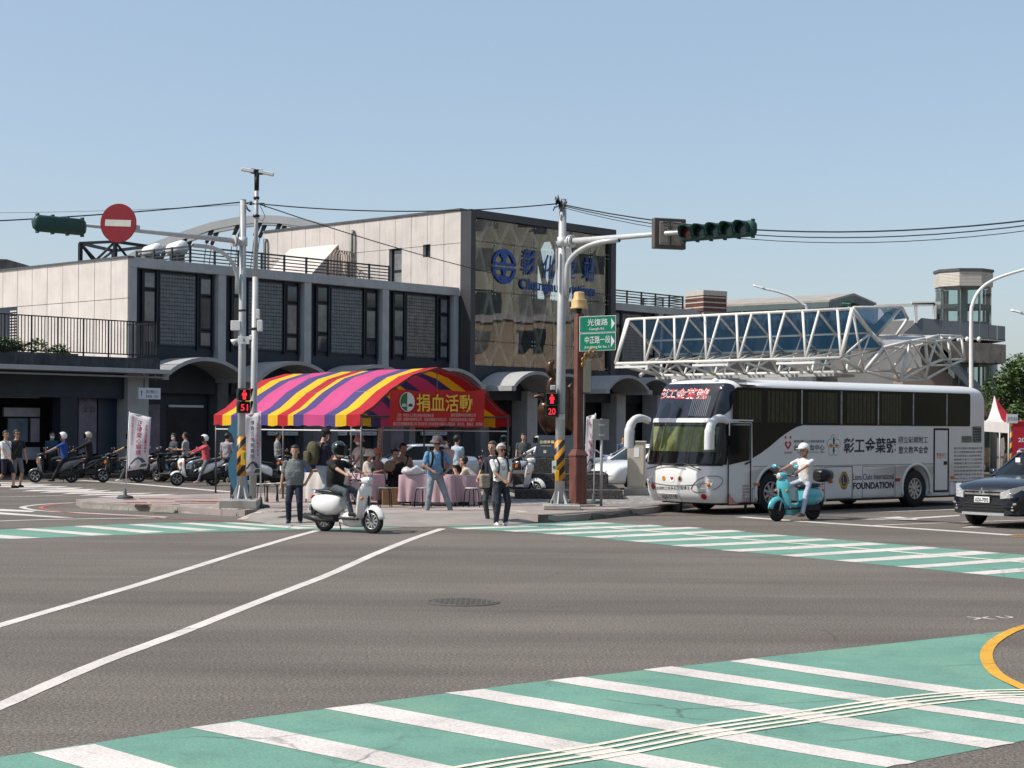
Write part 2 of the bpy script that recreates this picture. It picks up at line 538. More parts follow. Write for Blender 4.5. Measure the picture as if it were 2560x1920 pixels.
for i, (a, b, c, d) in enumerate(near):
    A, B, C, D = G(*a), G(*b), G(*c), G(*d)
    if i in (0, 1):
        C = A + (C-A)*1.12; D = B + (D-B)*1.12
    elif i >= 4:
        L = 8.2
        C = A + (C-A).normalized()*L; D = B + (D-B).normalized()*L
    stripe('crosswalk_stripe', A, C, D, B, 0.0055, PAINT_W)
for off in (-0.17, -0.058, 0.058, 0.17):
    pts = [G(880, 1990), G(1240, 1922), G(1520, 1877), G(1756, 1832), G(2040, 1790), G(2268, 1756), G(2439, 1739), G(2560, 1735), G(2700, 1733)]
    q = []
    for i, p in enumerate(pts):
        d = (pts[min(i+1, len(pts)-1)] - pts[max(i-1, 0)]).normalized()
        q.append(p + V((-d.y, d.x, 0))*off)
    ribbon('guide_line', q, 0.052, 0.0085, PAINT_C, jit=0.12)
ribbon('yellow_island_line', [G(2640, 1556), G(2575, 1564), G(2520, 1583), G(2478, 1612), G(2466, 1644), G(2488, 1682), G(2540, 1712), G(2620, 1744)], 0.115, 0.0075, PAINT_Y, jit=0.03)
# --- far right crossing
def F3(x, y): return G(1040 + x*640/2212, 1290 + y*640/2212)
def F4(x, y): return G(1900 + x*660/2212, 1300 + y*660/2212)
gr = flat('green_crossing_field', [F3(245, 95), F3(900, 75), F3(1330, 48), F3(1480, 46), F3(1900, 74), F4(0, 112), F4(600, 160), F4(1100, 200), F4(2212, 293), F4(3200, 376), F4(3200, 590), F4(2212, 498), F4(1400, 412), F4(700, 347), F4(0, 280), F3(2212, 255), F3(1600, 195), F3(1000, 143), F3(420, 112)], 0.0025, PAINT_G)
far_r = [[G(*p) for p in r] for r in [((1132, 1321), (1510, 1306.5), (1540, 1309), (1165, 1324)), ((1254, 1327), (1625, 1312.5), (1660, 1315.5), (1290, 1330)), ((1356, 1334), (1722, 1318), (1760, 1321), (1394, 1337)), ((1460, 1342), (1826, 1325.5), (1866, 1329), (1501, 1346)), ((1566, 1352.5), (1938, 1337), (1974, 1340), (1606, 1356)), ((1676, 1364), (2052, 1347), (2092, 1350.5), (1722, 1368)), ((1800, 1376), (2168, 1357), (2222, 1361.5), (1849, 1380)), ((1950, 1388.5), (2300, 1366.5), (2352, 1371), (1992, 1392.5)), ((2085, 1402), (2437, 1378), (2502, 1383.5), (2137, 1406)), ((2240, 1417), (2590, 1392), (2650, 1396), (2295, 1421)), ((2404, 1433), (2750, 1406), (2810, 1411), (2461, 1437.5))]]
for a, b, c, d in far_r:
    stripe('crosswalk_stripe', a, b, c, d, 0.0055, PAINT_W)
ribbon('guide_line', [F3(1250, 85), F3(1700, 108), F4(0, 175), F4(600, 222), F4(1400, 290), F4(2212, 358), F4(2900, 415)], 0.14, 0.0085, PAINT_C, n=3, jit=0.1)
# --- far left crossing
def F7(x, y): return G(x*900/2212, 1200 + y*900/2212)
flat('green_crossing_field', [F7(-500, 330), F7(0, 306), F7(450, 284), F7(1000, 264), F7(1400, 261), F7(1800, 274), F7(2212, 286), F7(2480, 292), F7(2300, 302), F7(1900, 304), F7(1300, 319), F7(700, 341), F7(0, 366), F7(-500, 390)], 0.0025, PAINT_G)
for a, b, c, d in [((-220, 322), (260, 357), (80, 363), (-360, 330)), ((180, 298), (700, 336), (560, 343), (90, 303)), ((540, 281), (1020, 320), (880, 327), (450, 286)), ((870, 272), (1350, 308), (1220, 315), (780, 276)),
                   ((1180, 264), (1670, 301), (1550, 307), (1090, 267)), ((1450, 263), (1960, 296), (1830, 302), (1360, 263)), ((1700, 268), (2200, 291), (2080, 297), (1600, 266))]:
    stripe('crosswalk_stripe', F7(*a), F7(*b), F7(*c), F7(*d), 0.0055, PAINT_W)
# --- turning guide lines sweeping through the junction
ribbon('lane_line', [G(-260, 1642), G(0, 1564), G(325, 1468), G(610, 1379), G(732, 1343), G(800, 1325)], 0.155, 0.0045, PAINT_W, jit=0.06)
ribbon('lane_line', [G(-200, 1852), G(0, 1766), G(244, 1660), G(447, 1584), G(651, 1503), G(814, 1440), G(900, 1402), G(940, 1384), G(1027, 1349), G(1106, 1322)], 0.155, 0.0045, PAINT_W, jit=0.06)
# --- left background: zebra, stop lines, painted nose of the island
def F5(x, y): return G(x*560/2212, 900 + y*560/2212)
for i, (a, b, c, d) in enumerate([((-260, 1204), (360, 1214), (300, 1222), (-300, 1212)), ((-200, 1222), (520, 1232), (420, 1242), (-300, 1232)), ((20, 1242), (680, 1248), (570, 1260), (-80, 1254)),
                   ((200, 1262), (830, 1262), (720, 1275), (90, 1276)), ((330, 1283), (960, 1275), (860, 1290), (210, 1298)), ((500, 1298), (1100, 1288), (990, 1302), (380, 1312)),
                   ((700, 1312), (1280, 1300), (1180, 1314), (600, 1326)), ((880, 1328), (1520, 1312), (1400, 1326), (770, 1340)), ((1060, 1344), (1760, 1322), (1620, 1338), (950, 1356)), ((1230, 1358), (2040, 1332), (1900, 1348), (1100, 1370))]):
    stripe('zebra_stripe', F5(*a), F5(*b), F5(*c), F5(*d), 0.004, PAINT_W)
ribbon('stop_line', [F5(780, 1188), F5(1300, 1222), F5(2212, 1298), F5(3000, 1352)], 0.35, 0.004, PAINT_W, n=3)
ribbon('lane_line', [F5(-600, 1372), F5(0, 1355), F5(620, 1338)], 0.12, 0.004, PAINT_W, n=2)
ribbon('lane_line', [F5(1700, 1196), F5(2212, 1192), F5(3300, 1215)], 0.14, 0.004, PAINT_W, n=2)
ribbon('island_edge_line', [F5(1000, 1406), F5(700, 1412), F5(430, 1426), F5(250, 1446), F5(240, 1464), F5(420, 1490), F5(900, 1516), F5(1640, 1552)], 0.16, 0.004, PAINT_W)
ribbon('red_kerb_line', [F5(1000, 1400), F5(700, 1416), F5(520, 1432), F5(400, 1462), F5(600, 1500), F5(1000, 1530), F5(1640, 1566), F5(2200, 1590)], 0.11, 0.007, PAINT_R, jit=0.2)
flat('chevron_stripe', [F5(-500, 1462), F5(0, 1472), F5(360, 1490), F5(310, 1502), F5(0, 1492), F5(-500, 1480)], 0.004, PAINT_W)
flat('chevron_stripe', [F5(-500, 1488), F5(0, 1506), F5(730, 1558), F5(560, 1558), F5(0, 1524), F5(-500, 1506)], 0.004, PAINT_W)
ribbon('lane_line', [F5(-900, 1640), F5(0, 1592), F5(700, 1572), F5(1640, 1560)], 0.16, 0.0045, PAINT_W, n=3)
# --- right background
def B2(x, y): return G(2060 + x*500/1659, 900 + y*500/1659)
ribbon('stop_line', [B2(-700, 1302), B2(0, 1352), B2(800, 1402), B2(1560, 1454)], 0.32, 0.004, PAINT_W, n=2, jit=0.05)
ribbon('yellow_centre_line', [B2(1560, 1451), B2(2200, 1440)], 0.10, 0.006, PAINT_Y, n=1)
ribbon('yellow_centre_line', [B2(1560, 1466), B2(2200, 1455)], 0.10, 0.006, PAINT_Y, n=1)
ribbon('lane_line', [B2(420, 1374), B2(1100, 1348), B2(1700, 1328), B2(2400, 1308)], 0.12, 0.006, PAINT_W, n=1, jit=0.05)
flat('lane_arrow', [B2(220, 1326), B2(620, 1300), B2(700, 1312), B2(1120, 1286), B2(1130, 1294), B2(760, 1318), B2(780, 1326)], 0.004, PAINT_W)
ribbon('lane_line', [B2(-300, 1290), B2(0, 1276), B2(1120, 1240), B2(2000, 1212)], 0.13, 0.004, PAINT_W, n=1)
flat('lane_arrow', [B2(1140, 1392), B2(1230, 1378), B2(1440, 1378), B2(1420, 1388)], 0.004, PAINT_W)
# --- chalk marks and manhole
B8 = lambda x, y: G(1300 + x*1260/2212, 1200 + y*1260/2212)
ribbon('chalk_mark', [B8(1960, 602), B8(2085, 613)], 0.035, 0.005, PAINT_W, n=1)
ribbon('chalk_mark', [B8(1995, 614), B8(2055, 602)], 0.035, 0.005, PAINT_W, n=1)
ribbon('chalk_mark', [B8(2090, 600), B8(2130, 608), B8(2160, 604), B8(2130, 598)], 0.03, 0.005, PAINT_W, n=4)
IRON = mk('cast iron', (0.085, 0.077, 0.07), 0.8, 0.0, 0.3, 30, 0.4, 90)
c = G(1157, 1506)
mh = MB()
mh.lathe([(0.44, 0.0), (0.44, 0.006), (0.405, 0.012), (0.395, 0.004), (0.385, 0.004), (0.38, 0.011), (0.0, 0.012)], (c.x, c.y, 0.001), seg=40, smooth=False)
for i in range(-5, 6):
    for j in range(-5, 6):
        x, y = i*0.062, j*0.062
        if x*x+y*y < 0.33**2: mh.box(c.x+x-0.02, c.x+x+0.02, c.y+y-0.02, c.y+y+0.02, 0.0125, 0.017)
tag(mh.build('manhole_cover', IRON), 'round iron manhole cover set in the open asphalt of the junction', 'manhole cover')

# --- raised pavement island / station forecourt with kerb stones
PAVE = mk('forecourt paving', (0.30, 0.255, 0.235), 0.85, 0, 0.22, 0.8, 0.3, 40, streak=0.25, dirt=(0.20, 0.175, 0.165))
RAMP = mk('concrete apron', (0.255, 0.232, 0.208), 0.9, 0, 0.16, 1.2, 0.3, 50, streak=0.15)
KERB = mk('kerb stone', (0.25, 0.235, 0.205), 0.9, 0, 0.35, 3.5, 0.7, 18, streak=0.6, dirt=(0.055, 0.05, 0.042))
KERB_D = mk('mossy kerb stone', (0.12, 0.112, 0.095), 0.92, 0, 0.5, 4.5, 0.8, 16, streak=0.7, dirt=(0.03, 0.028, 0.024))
PEB = mk('pebble paving', (0.24, 0.225, 0.21), 0.9, 0, 0.65, 9, 0.8, 25, detail=2)
KZ = 0.15
kl = [G(205, 1255, KZ), G(320, 1260, KZ), G(440, 1266, KZ), G(560, 1273, KZ), G(612, 1275, KZ), G(650, 1272, KZ)]      # kerb line, left part
kr = [G(1372, 1290, KZ), G(1440, 1286, KZ), G(1530, 1278, KZ), G(1631, 1268, KZ), G(1700, 1258, KZ), G(1790, 1247, KZ), G(1950, 1238, KZ), G(2200, 1229, KZ), G(2600, 1217, KZ)]
mid = [G(700, 1276, KZ), G(860, 1282, KZ), G(1040, 1284, KZ), G(1180, 1283, KZ), G(1290, 1284, KZ)]
back = [G(2600, 1200, KZ), G(2100, 1206, KZ), G(1700, 1223, KZ), G(1300, 1228, KZ), G(900, 1230, KZ), G(560, 1234, KZ), G(330, 1240, KZ), G(190, 1248, KZ)]
top = kl + mid + kr + back
mb = MB()
mb.prism([V((p.x, p.y, KZ)) for p in top], (0, 0, -KZ-0.05))
pavement = struct(mb.build('pavement', PAVE))
flat('pebble_paving', [G(1210, 1259, KZ), G(1420, 1262, KZ), G(1630, 1262, KZ), G(1720, 1246, KZ), G(1900, 1236, KZ), G(1900, 1222, KZ), G(1500, 1230, KZ), G(1230, 1236, KZ)], KZ+0.004, PEB, pavement)
for k in range(26):   # worn reddish brick inlays near the left nose
    a = G(random.uniform(300, 600), random.uniform(1247, 1268), KZ)
    s = random.uniform(0.25, 0.8)
    flat('red_paving_patch', [a, a+V((s, 0.1, 0)), a+V((s*0.9, 0.35, 0)), a+V((-0.1, 0.3, 0))], KZ+0.004+0.0012*k/2, mk('worn red paving', (0.36, 0.17, 0.14), 0.9, 0, 0.3, 6, streak=0.4, dirt=(0.3, 0.26, 0.24)), pavement)
ap_t = [G(650, 1274, KZ)] + mid + [G(1372, 1288, KZ)]
ap_b = [G(600, 1301), G(700, 1312), G(860, 1316), G(1040, 1318), G(1150, 1316), G(1290, 1310), G(1378, 1302)]
mb = MB()
n = len(ap_t)
mb.add([(p.x, p.y+0.02, KZ+0.006) for p in ap_t] + [(p.x, p.y, 0.006) for p in ap_b], [(n+i, n+i+1, i+1, i) for i in range(n-1)], smooth=True)
struct(mb.build('pavement_ramp', RAMP))
def edging(pts):
    R_ = []
    for i, p in enumerate(pts):
        d = (pts[min(i+1, len(pts)-1)]-pts[max(i-1, 0)]); d.z = 0; d.normalize(); nn = V((-d.y, d.x, 0))*0.09
        R_.append([p+nn+V((0, 0, 0.012)), p-nn+V((0, 0, 0.012)), p-nn-V((0, 0, 0.05)), p+nn-V((0, 0, 0.05))])
    mb = MB(); mb.loft(R_, smooth=False); mb.build('flush_edging', mk('pale edging stone', (0.42, 0.37, 0.31), 0.9, 0, 0.2, 3, streak=0.3), pavement, recalc=True)
edging(smooth_path([G(603, 1300, 0.01), G(628, 1289, 0.06), G(655, 1280, 0.12), G(702, 1277, 0.158), G(760, 1274, 0.158)], 4))
edging(smooth_path([G(1382, 1302, 0.01), G(1350, 1292, 0.07), G(1318, 1283, 0.13), G(1287, 1277, 0.158), G(1220, 1274, 0.158)], 4))
def kerb(line, mat, w=0.28, z1=KZ+0.012, length=1.9, name='kerb_stone'):
    pts = [V((p.x, p.y, 0)) for p in line]
    seg = [0]
    for a, b in zip(pts, pts[1:]): seg.append(seg[-1] + (b-a).length)
    def at(s):
        for i in range(len(pts)-1):
            if s <= seg[i+1] or i == len(pts)-2:
                t = (s-seg[i])/(seg[i+1]-seg[i]); return pts[i].lerp(pts[i+1], t)
    s = 0.0
    while s < seg[-1]-0.3:
        e = min(s + length*random.uniform(0.85, 1.15), seg[-1])
        a, b = at(s), at(e-0.025)
        d = (b-a).normalized(); nn = V((d.y, -d.x, 0))
        zz = z1 + random.uniform(-0.008, 0.008); o = random.uniform(-0.012, 0.012)
        mb = MB(); R = []
        for t in (0, 0.33, 0.66, 1):
            p = a.lerp(b, t) + nn*(o + random.uniform(-0.006, 0.006)); j = random.uniform(-0.006, 0.006)
            R.append([p - nn*w + V((0, 0, -0.02)), p - nn*w + V((0, 0, zz)), p - nn*0.045 + V((0, 0, zz+j)), p - nn*0.008 + V((0, 0, zz-0.035+j)), p + nn*0.035 + V((0, 0, -0.02))])
        mb.loft(R, smooth=False)
        mb.build(name, mat, pavement, recalc=True)
        s = e
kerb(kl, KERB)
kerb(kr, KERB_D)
# ================================================================== railway station
CONC = mk('pale concrete', (0.56, 0.515, 0.475), 0.85, 0, 0.10, 0.9, 0.15, 30, streak=0.5, dirt=(0.34, 0.305, 0.27))
CONC_G = mk('grey concrete', (0.40, 0.40, 0.395), 0.85, 0, 0.12, 1.4, 0.15, 30, streak=0.3, dirt=(0.18, 0.18, 0.18))
CONC_V = mk('vault concrete', (0.34, 0.34, 0.335), 0.8, 0, 0.12, 1.2, 0.1, 25, streak=0.3, dirt=(0.19, 0.19, 0.19))
NAVY = mk('dark slate cladding', (0.022, 0.030, 0.042), 0.55, 0.0, 0.25, 0.8, 0.05, 30)
NAVY2 = mk('dark window frame', (0.014, 0.019, 0.028), 0.45, 0.2, 0.2, 2)
METAL_D = mk('dark grey railing metal', (0.055, 0.06, 0.065), 0.5, 0.5, 0.2, 5)
METAL_B = mk('black steel', (0.012, 0.014, 0.017), 0.5, 0.3, 0.2, 5)
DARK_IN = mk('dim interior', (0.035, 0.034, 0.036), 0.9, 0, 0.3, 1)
PANE = mk('reflecting pane', (0.035, 0.045, 0.055), 0.06, 0.0, 0.35, 1.3, spec=0.9)
PANE2 = mk('curtained pane', (0.16, 0.165, 0.165), 0.12, 0.0, 0.35, 1.6, spec=0.9)
BLOCK = mk('glass block', (0.13, 0.14, 0.15), 0.25, 0.0, 0.25, 3.0, 0.3, 22, spec=0.8)
BLOCK2 = mk('warm glass block', (0.155, 0.140, 0.125), 0.22, 0.0, 0.45, 3.0, 0.3, 22, spec=0.8)
MORTAR = mk('glass block mortar', (0.075, 0.082, 0.09), 0.8, 0, 0.2, 5)
SHUT = mk('roller shutter', (0.045, 0.045, 0.048), 0.6, 0.3, 0.2, 3)
CAPM = mk('dark roof capping', (0.10, 0.105, 0.11), 0.5, 0.4, 0.15, 2)
FRAME_G = mk('portal frame cladding', (0.055, 0.057, 0.062), 0.5, 0.2, 0.15, 0.9)

SD = V((0.672, 0.7405, 0)); SROT = math.atan2(SD.y, SD.x)
C0 = GX(317, 70.0)
st = thing('station_building', 'long grey railway station with glass entrance block and arched ground floor canopies', 'station', (C0.x, C0.y, 0), SROT)
def SB(x, y, p=0.0):
    """sight line -> (s, z) on the facade plane p metres in front of the wing"""
    a, b = ray(x, y)
    fx, fy = SD.y*p, -SD.x*p
    s = (a*(C0.y+fy) - (C0.x+fx)) / (SD.x - a*SD.y)
    Y = C0.y + fy + SD.y*s
    return s, CAM_H + b*Y
def sbox(name, s0, s1, p0, p1, z0, z1, mat, parent=None, bevel=0.0):
    mb = MB(); mb.box(s0, s1, -p1, -p0, z0, z1)
    return mb.build(name, mat, parent or st, bevel)
ROOF = 9.05
BAY = 4.95
# --- cores (behind the cladding)
core = MB(); core.box(0.02, 20.0, 0.62, 17, 0, ROOF-0.04); core.box(31.9, 41.9, 0.62, 17, 0, ROOF-0.04)
core.build('wing_core', NAVY, st)
# --- left side wall: concrete panels with open joints
cols = [1.22]*13
t = 0.0
for i, w in enumerate(cols):
    for z0, z1 in ((4.78, 7.325), (7.35, ROOF-0.02)):
        if i >= 7 and z0 < 7 and i < 9: continue
        sbox('concrete_panel', -0.001+random.uniform(-0.004, 0.004), 0.10, -(t+w-0.03), -t-0.002, z0, z1, CONC)
    t += w
sbox('side_window', 0.03, 0.10, -(9*1.22), -7*1.22, 4.78, 7.3, PANE)
for k in range(18): sbox('louvre_slat', -0.03, 0.10, -(7*1.22+0.55), -7*1.22-0.02, 4.9+k*0.13, 4.96+k*0.13, CONC)
sbox('side_wall_cap', -0.06, 0.3, -16, 0.06, ROOF-0.02, ROOF+0.06, CAPM)
# --- wing facade
def wing_front(s0, nb, first=True):
    sbox('parapet_beam', s0-0.0 if not first else 0.104, s0+nb*BAY+0.25, -0.5, 0.03, 8.66, ROOF+0.02, CONC_G, bevel=0.01)
    for i in range(nb+1):
        w = 0.42 if i else 0.36
        a = s0 + i*BAY - (0.21 if i else -0.1)
        sbox('concrete_pilaster', a, a+w, -0.5, 0.0, 0.0 if i else 4.78, 8.66, CONC_G)
    for i in range(nb):
        a = s0 + i*BAY + 0.24 + (0.22 if i == 0 and first else 0)
        e = s0 + (i+1)*BAY - 0.24
        sbox('dark_window_wall', a, e, -0.55, -0.34, 3.6, 8.64, NAVY)
        sbox('spandrel_panel', a+0.02, e-0.02, -0.33, -0.30, 4.2, 5.36, NAVY)
        W = e - a
        f = a + W*0.115; n1 = f + W*0.15; g0 = n1 + W*0.045; g1 = g0 + W*0.465; n2 = g1 + W*0.035; n3 = n2 + W*0.15
        if i == 3 and first:
            n2 = g1 + W*0.06
        for x in (f-0.07, n1+0.02, g1, n3+0.01):
            sbox('mullion', x, x+0.075, -0.34, -0.20, 5.3, 8.60, NAVY2)
        for (x0, x1, rows) in ((f, n1, ((5.55, 6.25), (6.42, 7.72), (7.86, 8.52))), (n2, n3, ((5.5, 6.1), (6.25, 7.6), (7.75, 8.45)))):
            for r, (z0, z1) in enumerate(rows):
                fr = sbox('window', x0+0.01, x1-0.01, -0.33, -0.25, z0-0.045, z1+0.045, NAVY2)
                mm = PANE2 if random.random() < 0.55 else PANE
                pn = MB(); pn.box(x0+0.075, x1-0.075, 0.235, 0.262, z0+0.03, z1-0.03)
                pn.build('pane', mm, fr)
        gb = sbox('glass_block_panel', g0+0.06, g1-0.02, -0.34, -0.29, 5.45, 8.55, MORTAR)
        nb_c, nb_r = 12, 18
        bm = MB(); cw = (g1-0.1-g0-0.06)/nb_c; ch = 3.02/nb_r
        for c in range(nb_c):
            for r in range(nb_r):
                x0 = g0+0.09+c*cw; z0 = 5.49 + r*ch
                bm.add([(x0+0.012, 0.29, z0+0.012), (x0+cw-0.012, 0.29, z0+0.012), (x0+cw-0.012, 0.29, z0+ch-0.012), (x0+0.012, 0.29, z0+ch-0.012),
                        (x0+0.026, 0.276, z0+0.026), (x0+cw-0.026, 0.276, z0+0.026), (x0+cw-0.026, 0.276, z0+ch-0.026), (x0+0.026, 0.276, z0+ch-0.026)],
                       [(4,5,6,7), (0,1,5,4), (1,2,6,5), (2,3,7,6), (3,0,4,7)])
        ob = bm.build('glass_blocks', BLOCK2 if (i == 3 and first) else BLOCK, gb); ob['kind'] = 'stuff'
wing_front(0.0, 4)
wing_front(31.9, 2, False)
# --- vault canopies
def vault(sc, half, p1, zs, rise, p0=0.0, name='vault_canopy', th=0.16):
    n = 18; mb = MB()
    R = (half*half + rise*rise)/(2*rise); ang = math.asin(min(1, half/R))
    def arc(r, p, zc):
        return [V((sc + r*math.sin(-ang + 2*ang*k/n), -p, zc + r*math.cos(-ang + 2*ang*k/n))) for k in range(n+1)]
    zc = zs + rise - R
    secs = []
    for p in (p0, p1):
        o = arc(R, p, zc); i = arc(R-th, p, zc)
        secs.append(o + i[::-1])
    mb.loft(secs, smooth=False)
    o = mb.build(name, CONC_V, st, recalc=True)
    for sg in (-1, 1):
        x = sc + sg*half
        b = MB(); b.box(x-0.16, x+0.16, -p1-0.03, -p0, zs-0.22, zs+0.03)
        b.build('eave_block', CONC_V, o)
    ty = MB()
    pts = [V((p.x, -p0-0.02-0.0, p.z)) for p in arc(R-th-0.01, 0, zc)] + [V((sc+half-0.05, -p0-0.02, 3.4)), V((sc-half+0.05, -p0-0.02, 3.4))]
    ty.prism(pts, (0, 0.05, 0))
    ty.build('tympanum', NAVY, o)
    return o
for i in range(4): vault(BAY*(i+0.5)+0.12, 2.15, 2.05, 4.12, 0.78)
PIERD = mk('dark grey pier', (0.13, 0.135, 0.14), 0.85, 0, 0.15, 1.4, streak=0.3)
# --- ground floor of the wing: piers, shop fronts, shutters
for i in range(5):
    a = i*BAY - (0.45 if i else 0.1)
    sbox('pier', a+0.15, a+0.75, -0.6, 0.1, 0, 4.1, PIERD, bevel=0.02)
    if i: sbox('pier', a+0.25, a+0.65, 1.5, 1.9, 0, 3.95, PIERD, bevel=0.02)
POSTER = mk('pale poster', (0.33, 0.31, 0.33), 0.6, 0, 0.25, 1.5)
POST_P = mk('lilac poster', (0.20, 0.17, 0.21), 0.6, 0, 0.35, 1.2)
SIGNW = mk('white lit sign', (0.62, 0.65, 0.68), 0.5, 0, 0.08, 2)
INK = mk('dark ink', (0.02, 0.025, 0.03), 0.7)
for i in range(4):
    s0, s1 = i*BAY+0.45, (i+1)*BAY-0.45
    sbox('shopfront', s0, s1, -0.5, -0.42, 0, 4.0, NAVY)
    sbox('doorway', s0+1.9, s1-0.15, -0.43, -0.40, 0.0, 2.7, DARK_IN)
    sbox('light_strip', s0+1.9, s1-0.3, -0.38, -0.30, 2.8, 2.9, SIGNW)
    sbox('poster_panel', s0+0.2, s0+1.5, -0.41, -0.38, 0.9, 2.9, POST_P)
# --- single-storey block on the left with terrace
TP = 2.05
sbox('terrace_slab', -30, 0.45, -12, TP+0.45, 4.12, 4.30, CONC_G, bevel=0.01)
sbox('terrace_parapet', -30, 0.10, TP-0.12, TP+0.12, 4.30, 4.74, mk('stained dark parapet', (0.045, 0.05, 0.058), 0.8, 0, 0.35, 3, 0.2, 20, streak=0.6, dirt=(0.14, 0.14, 0.13)), bevel=0.01)
sbox('terrace_parapet', -0.14, 0.10, 0.05, TP-0.125, 4.30, 4.74, MATS['stained dark parapet'])
sbox('terrace_deck', -30, -0.02, -12, TP-0.13, 4.30, 4.62, CONC_G)
fr0 = TP-0.7
def frontbox(name, x0, x1, y0, y1, p0, p1, mat):
    a, z0 = SB(x0, y1, p1); b, z1 = SB(x1, y0, p1)
    return sbox(name, a, b, p0, p1, max(z0, 0.0), z1, mat)
sbox('ground_floor_wall', -30, -0.2, fr0-0.3, fr0, 3.1, 4.12, NAVY)
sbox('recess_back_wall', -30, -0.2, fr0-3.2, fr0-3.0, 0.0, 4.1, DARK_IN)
frontbox('corner_pier', 318, 372, 930, 1200, fr0-0.9, fr0+0.25, CONC_G)
frontbox('ground_floor_pier', 150, 195, 930, 1200, fr0-0.6, fr0-0.02, NAVY)
frontbox('ground_floor_pier', -60, -20, 930, 1200, fr0-0.6, fr0-0.02, NAVY)
frontbox('notice_board', -10, 100, 968, 994, fr0-1.2, fr0-1.1, POSTER)
frontbox('notice_board', 10, 100, 1020, 1041, fr0-1.2, fr0-1.1, POSTER)
frontbox('notice_board', 20, 70, 1046, 1105, fr0-1.2, fr0-1.12, mk('blue grey notice', (0.13, 0.16, 0.2), 0.5, 0, 0.3, 2))
frontbox('notice_board', 77, 99, 1046, 1105, fr0-1.2, fr0-1.12, POSTER)
frontbox('low_counter', 0, 100, 1118, 1150, fr0-1.4, fr0-1.0, POSTER)
frontbox('light_strip', 195, 312, 966, 973, fr0-0.35, fr0-0.25, SIGNW)
pp = frontbox('lilac_poster', 196, 242, 974, 1135, fr0-0.5, fr0-0.45, POST_P)
tx = MB()
s_, z_ = SB(222, 1022, fr0-0.45)
put_text(tx, '全台', (s_, -(fr0-0.45)-0.004, z_), (1, 0, 0), (0, 0, 1), 0.62, 0.28, lift=0.006)
s_, z_ = SB(222, 994, fr0-0.45)
put_text(tx, '心 零', (s_, -(fr0-0.45)-0.004, z_), (1, 0, 0), (0, 0, 1), 0.7, 0.26, lift=0.006)
tx.build('poster_lettering', INK, pp)['kind'] = 'stuff'
frontbox('blue_door', 244, 312, 976, 1190, fr0-0.6, fr0-0.5, mk('dark blue door', (0.02, 0.035, 0.06), 0.4, 0, 0.3, 1))
mb = MB(); mb.tube([(-30, -TP-0.2, 3.98), (0.2, -TP-0.2, 3.98)], 0.04, 8); mb.build('soffit_pipe', CONC_V, st)
# --- glass entrance block
GP = 0.85                     # its front stands proud of the wing
s_l = SB(1177, 700, GP)[0]; s_r = SB(1540, 700, GP)[0]
ZT = 13.0
sbox('portal_left_jamb', s_l-0.004, s_l+0.34, GP-0.71, GP, 4.2, ZT, FRAME_G)
sbox('portal_right_jamb', s_r-0.42, s_r, -2.0, GP, 4.2, ZT, FRAME_G)
sbox('portal_head', s_l+0.345, s_r-0.425, -0.4, GP, 12.62, ZT, FRAME_G)
sbox('portal_roof', s_l+0.345, s_r-0.425, -4.9, -0.405, 12.62, ZT-0.03, FRAME_G)
sbox('portal_sill_panel', s_l+0.345, s_r-0.425, -0.4, GP-0.05, 3.4, 5.13, NAVY)
for k in range(1, 6): sbox('sill_joint_fin', s_l+0.35+k*1.9, s_l+0.37+k*1.9, GP-0.05, GP-0.035, 4.2, 5.12, NAVY2)
sbox('portal_side_return', s_l+0.002, s_l+0.30, -6.2, -2.005, ROOF, ZT-0.004, FRAME_G) if False else None
hall = MB(); hall.box(s_l+0.4, s_r-0.5, 4.6, 4.8, 4, 12.6); hall.box(s_l+0.4, s_r-0.5, 0.2, 4.6, 4.9, 5.0); hall.box(s_l+0.4, s_r-0.5, 0.2, 4.6, 8.6, 8.9)
hall.build('hall_interior', mk('hall interior', (0.10, 0.105, 0.095), 0.9, 0, 0.3, 0.7), st)
GLZ = mk_glass('facade glass', (0.76, 0.78, 0.74), 1.0, 0.0, 2.3, wave=0.05)
rows = [5.15, 6.4, 8.94, 11.46, 12.6]
gl, gr_ = s_l+0.36, s_r-0.44
nc = 7; cw = (gr_-gl)/nc
for c in range(nc):
    for r in range(4):
        mb = MB()
        j = [random.uniform(-0.005, 0.005) for _ in range(4)]
        x0, x1, z0, z1 = gl+c*cw+0.012, gl+(c+1)*cw-0.012, rows[r]+0.012, rows[r+1]-0.012
        y = -(GP-0.22)
        mb.add([(x0, y+j[0], z0), (x1, y+j[1], z0), (x1, y+j[2], z1), (x0, y+j[3], z1)], [(0, 1, 2, 3)])
        mb.build('glass_pane', GLZ, st)
STEELW = mk('pale lattice steel', (0.78, 0.78, 0.72), 0.6, 0.0, 0.1, 2)
zig = [5.1, 6.4, 8.94, 11.46, 12.65]
for r in range(4):
    for c in range(nc+1):
        for dx in (-0.5, 0.5):
            if r % 2 == 0: a, b = c, c + dx
            else: a, b = c + (0.5 if dx < 0 else -0.5), c
            a, b = gl+a*cw, gl+b*cw
            if min(a, b) < gl-0.05 or max(a, b) > gr_+0.05: continue
            mb = MB(); mb.bar((a, -GP+0.62, zig[r]), (b, -GP+0.62, zig[r+1]), 0.21, 0.2, up=V((0, 1, 0)))
            mb.build('lattice_strut', STEELW, st)
SPID = mk('bright steel', (0.7, 0.72, 0.72), 0.25, 0.8, 0.1, 5)
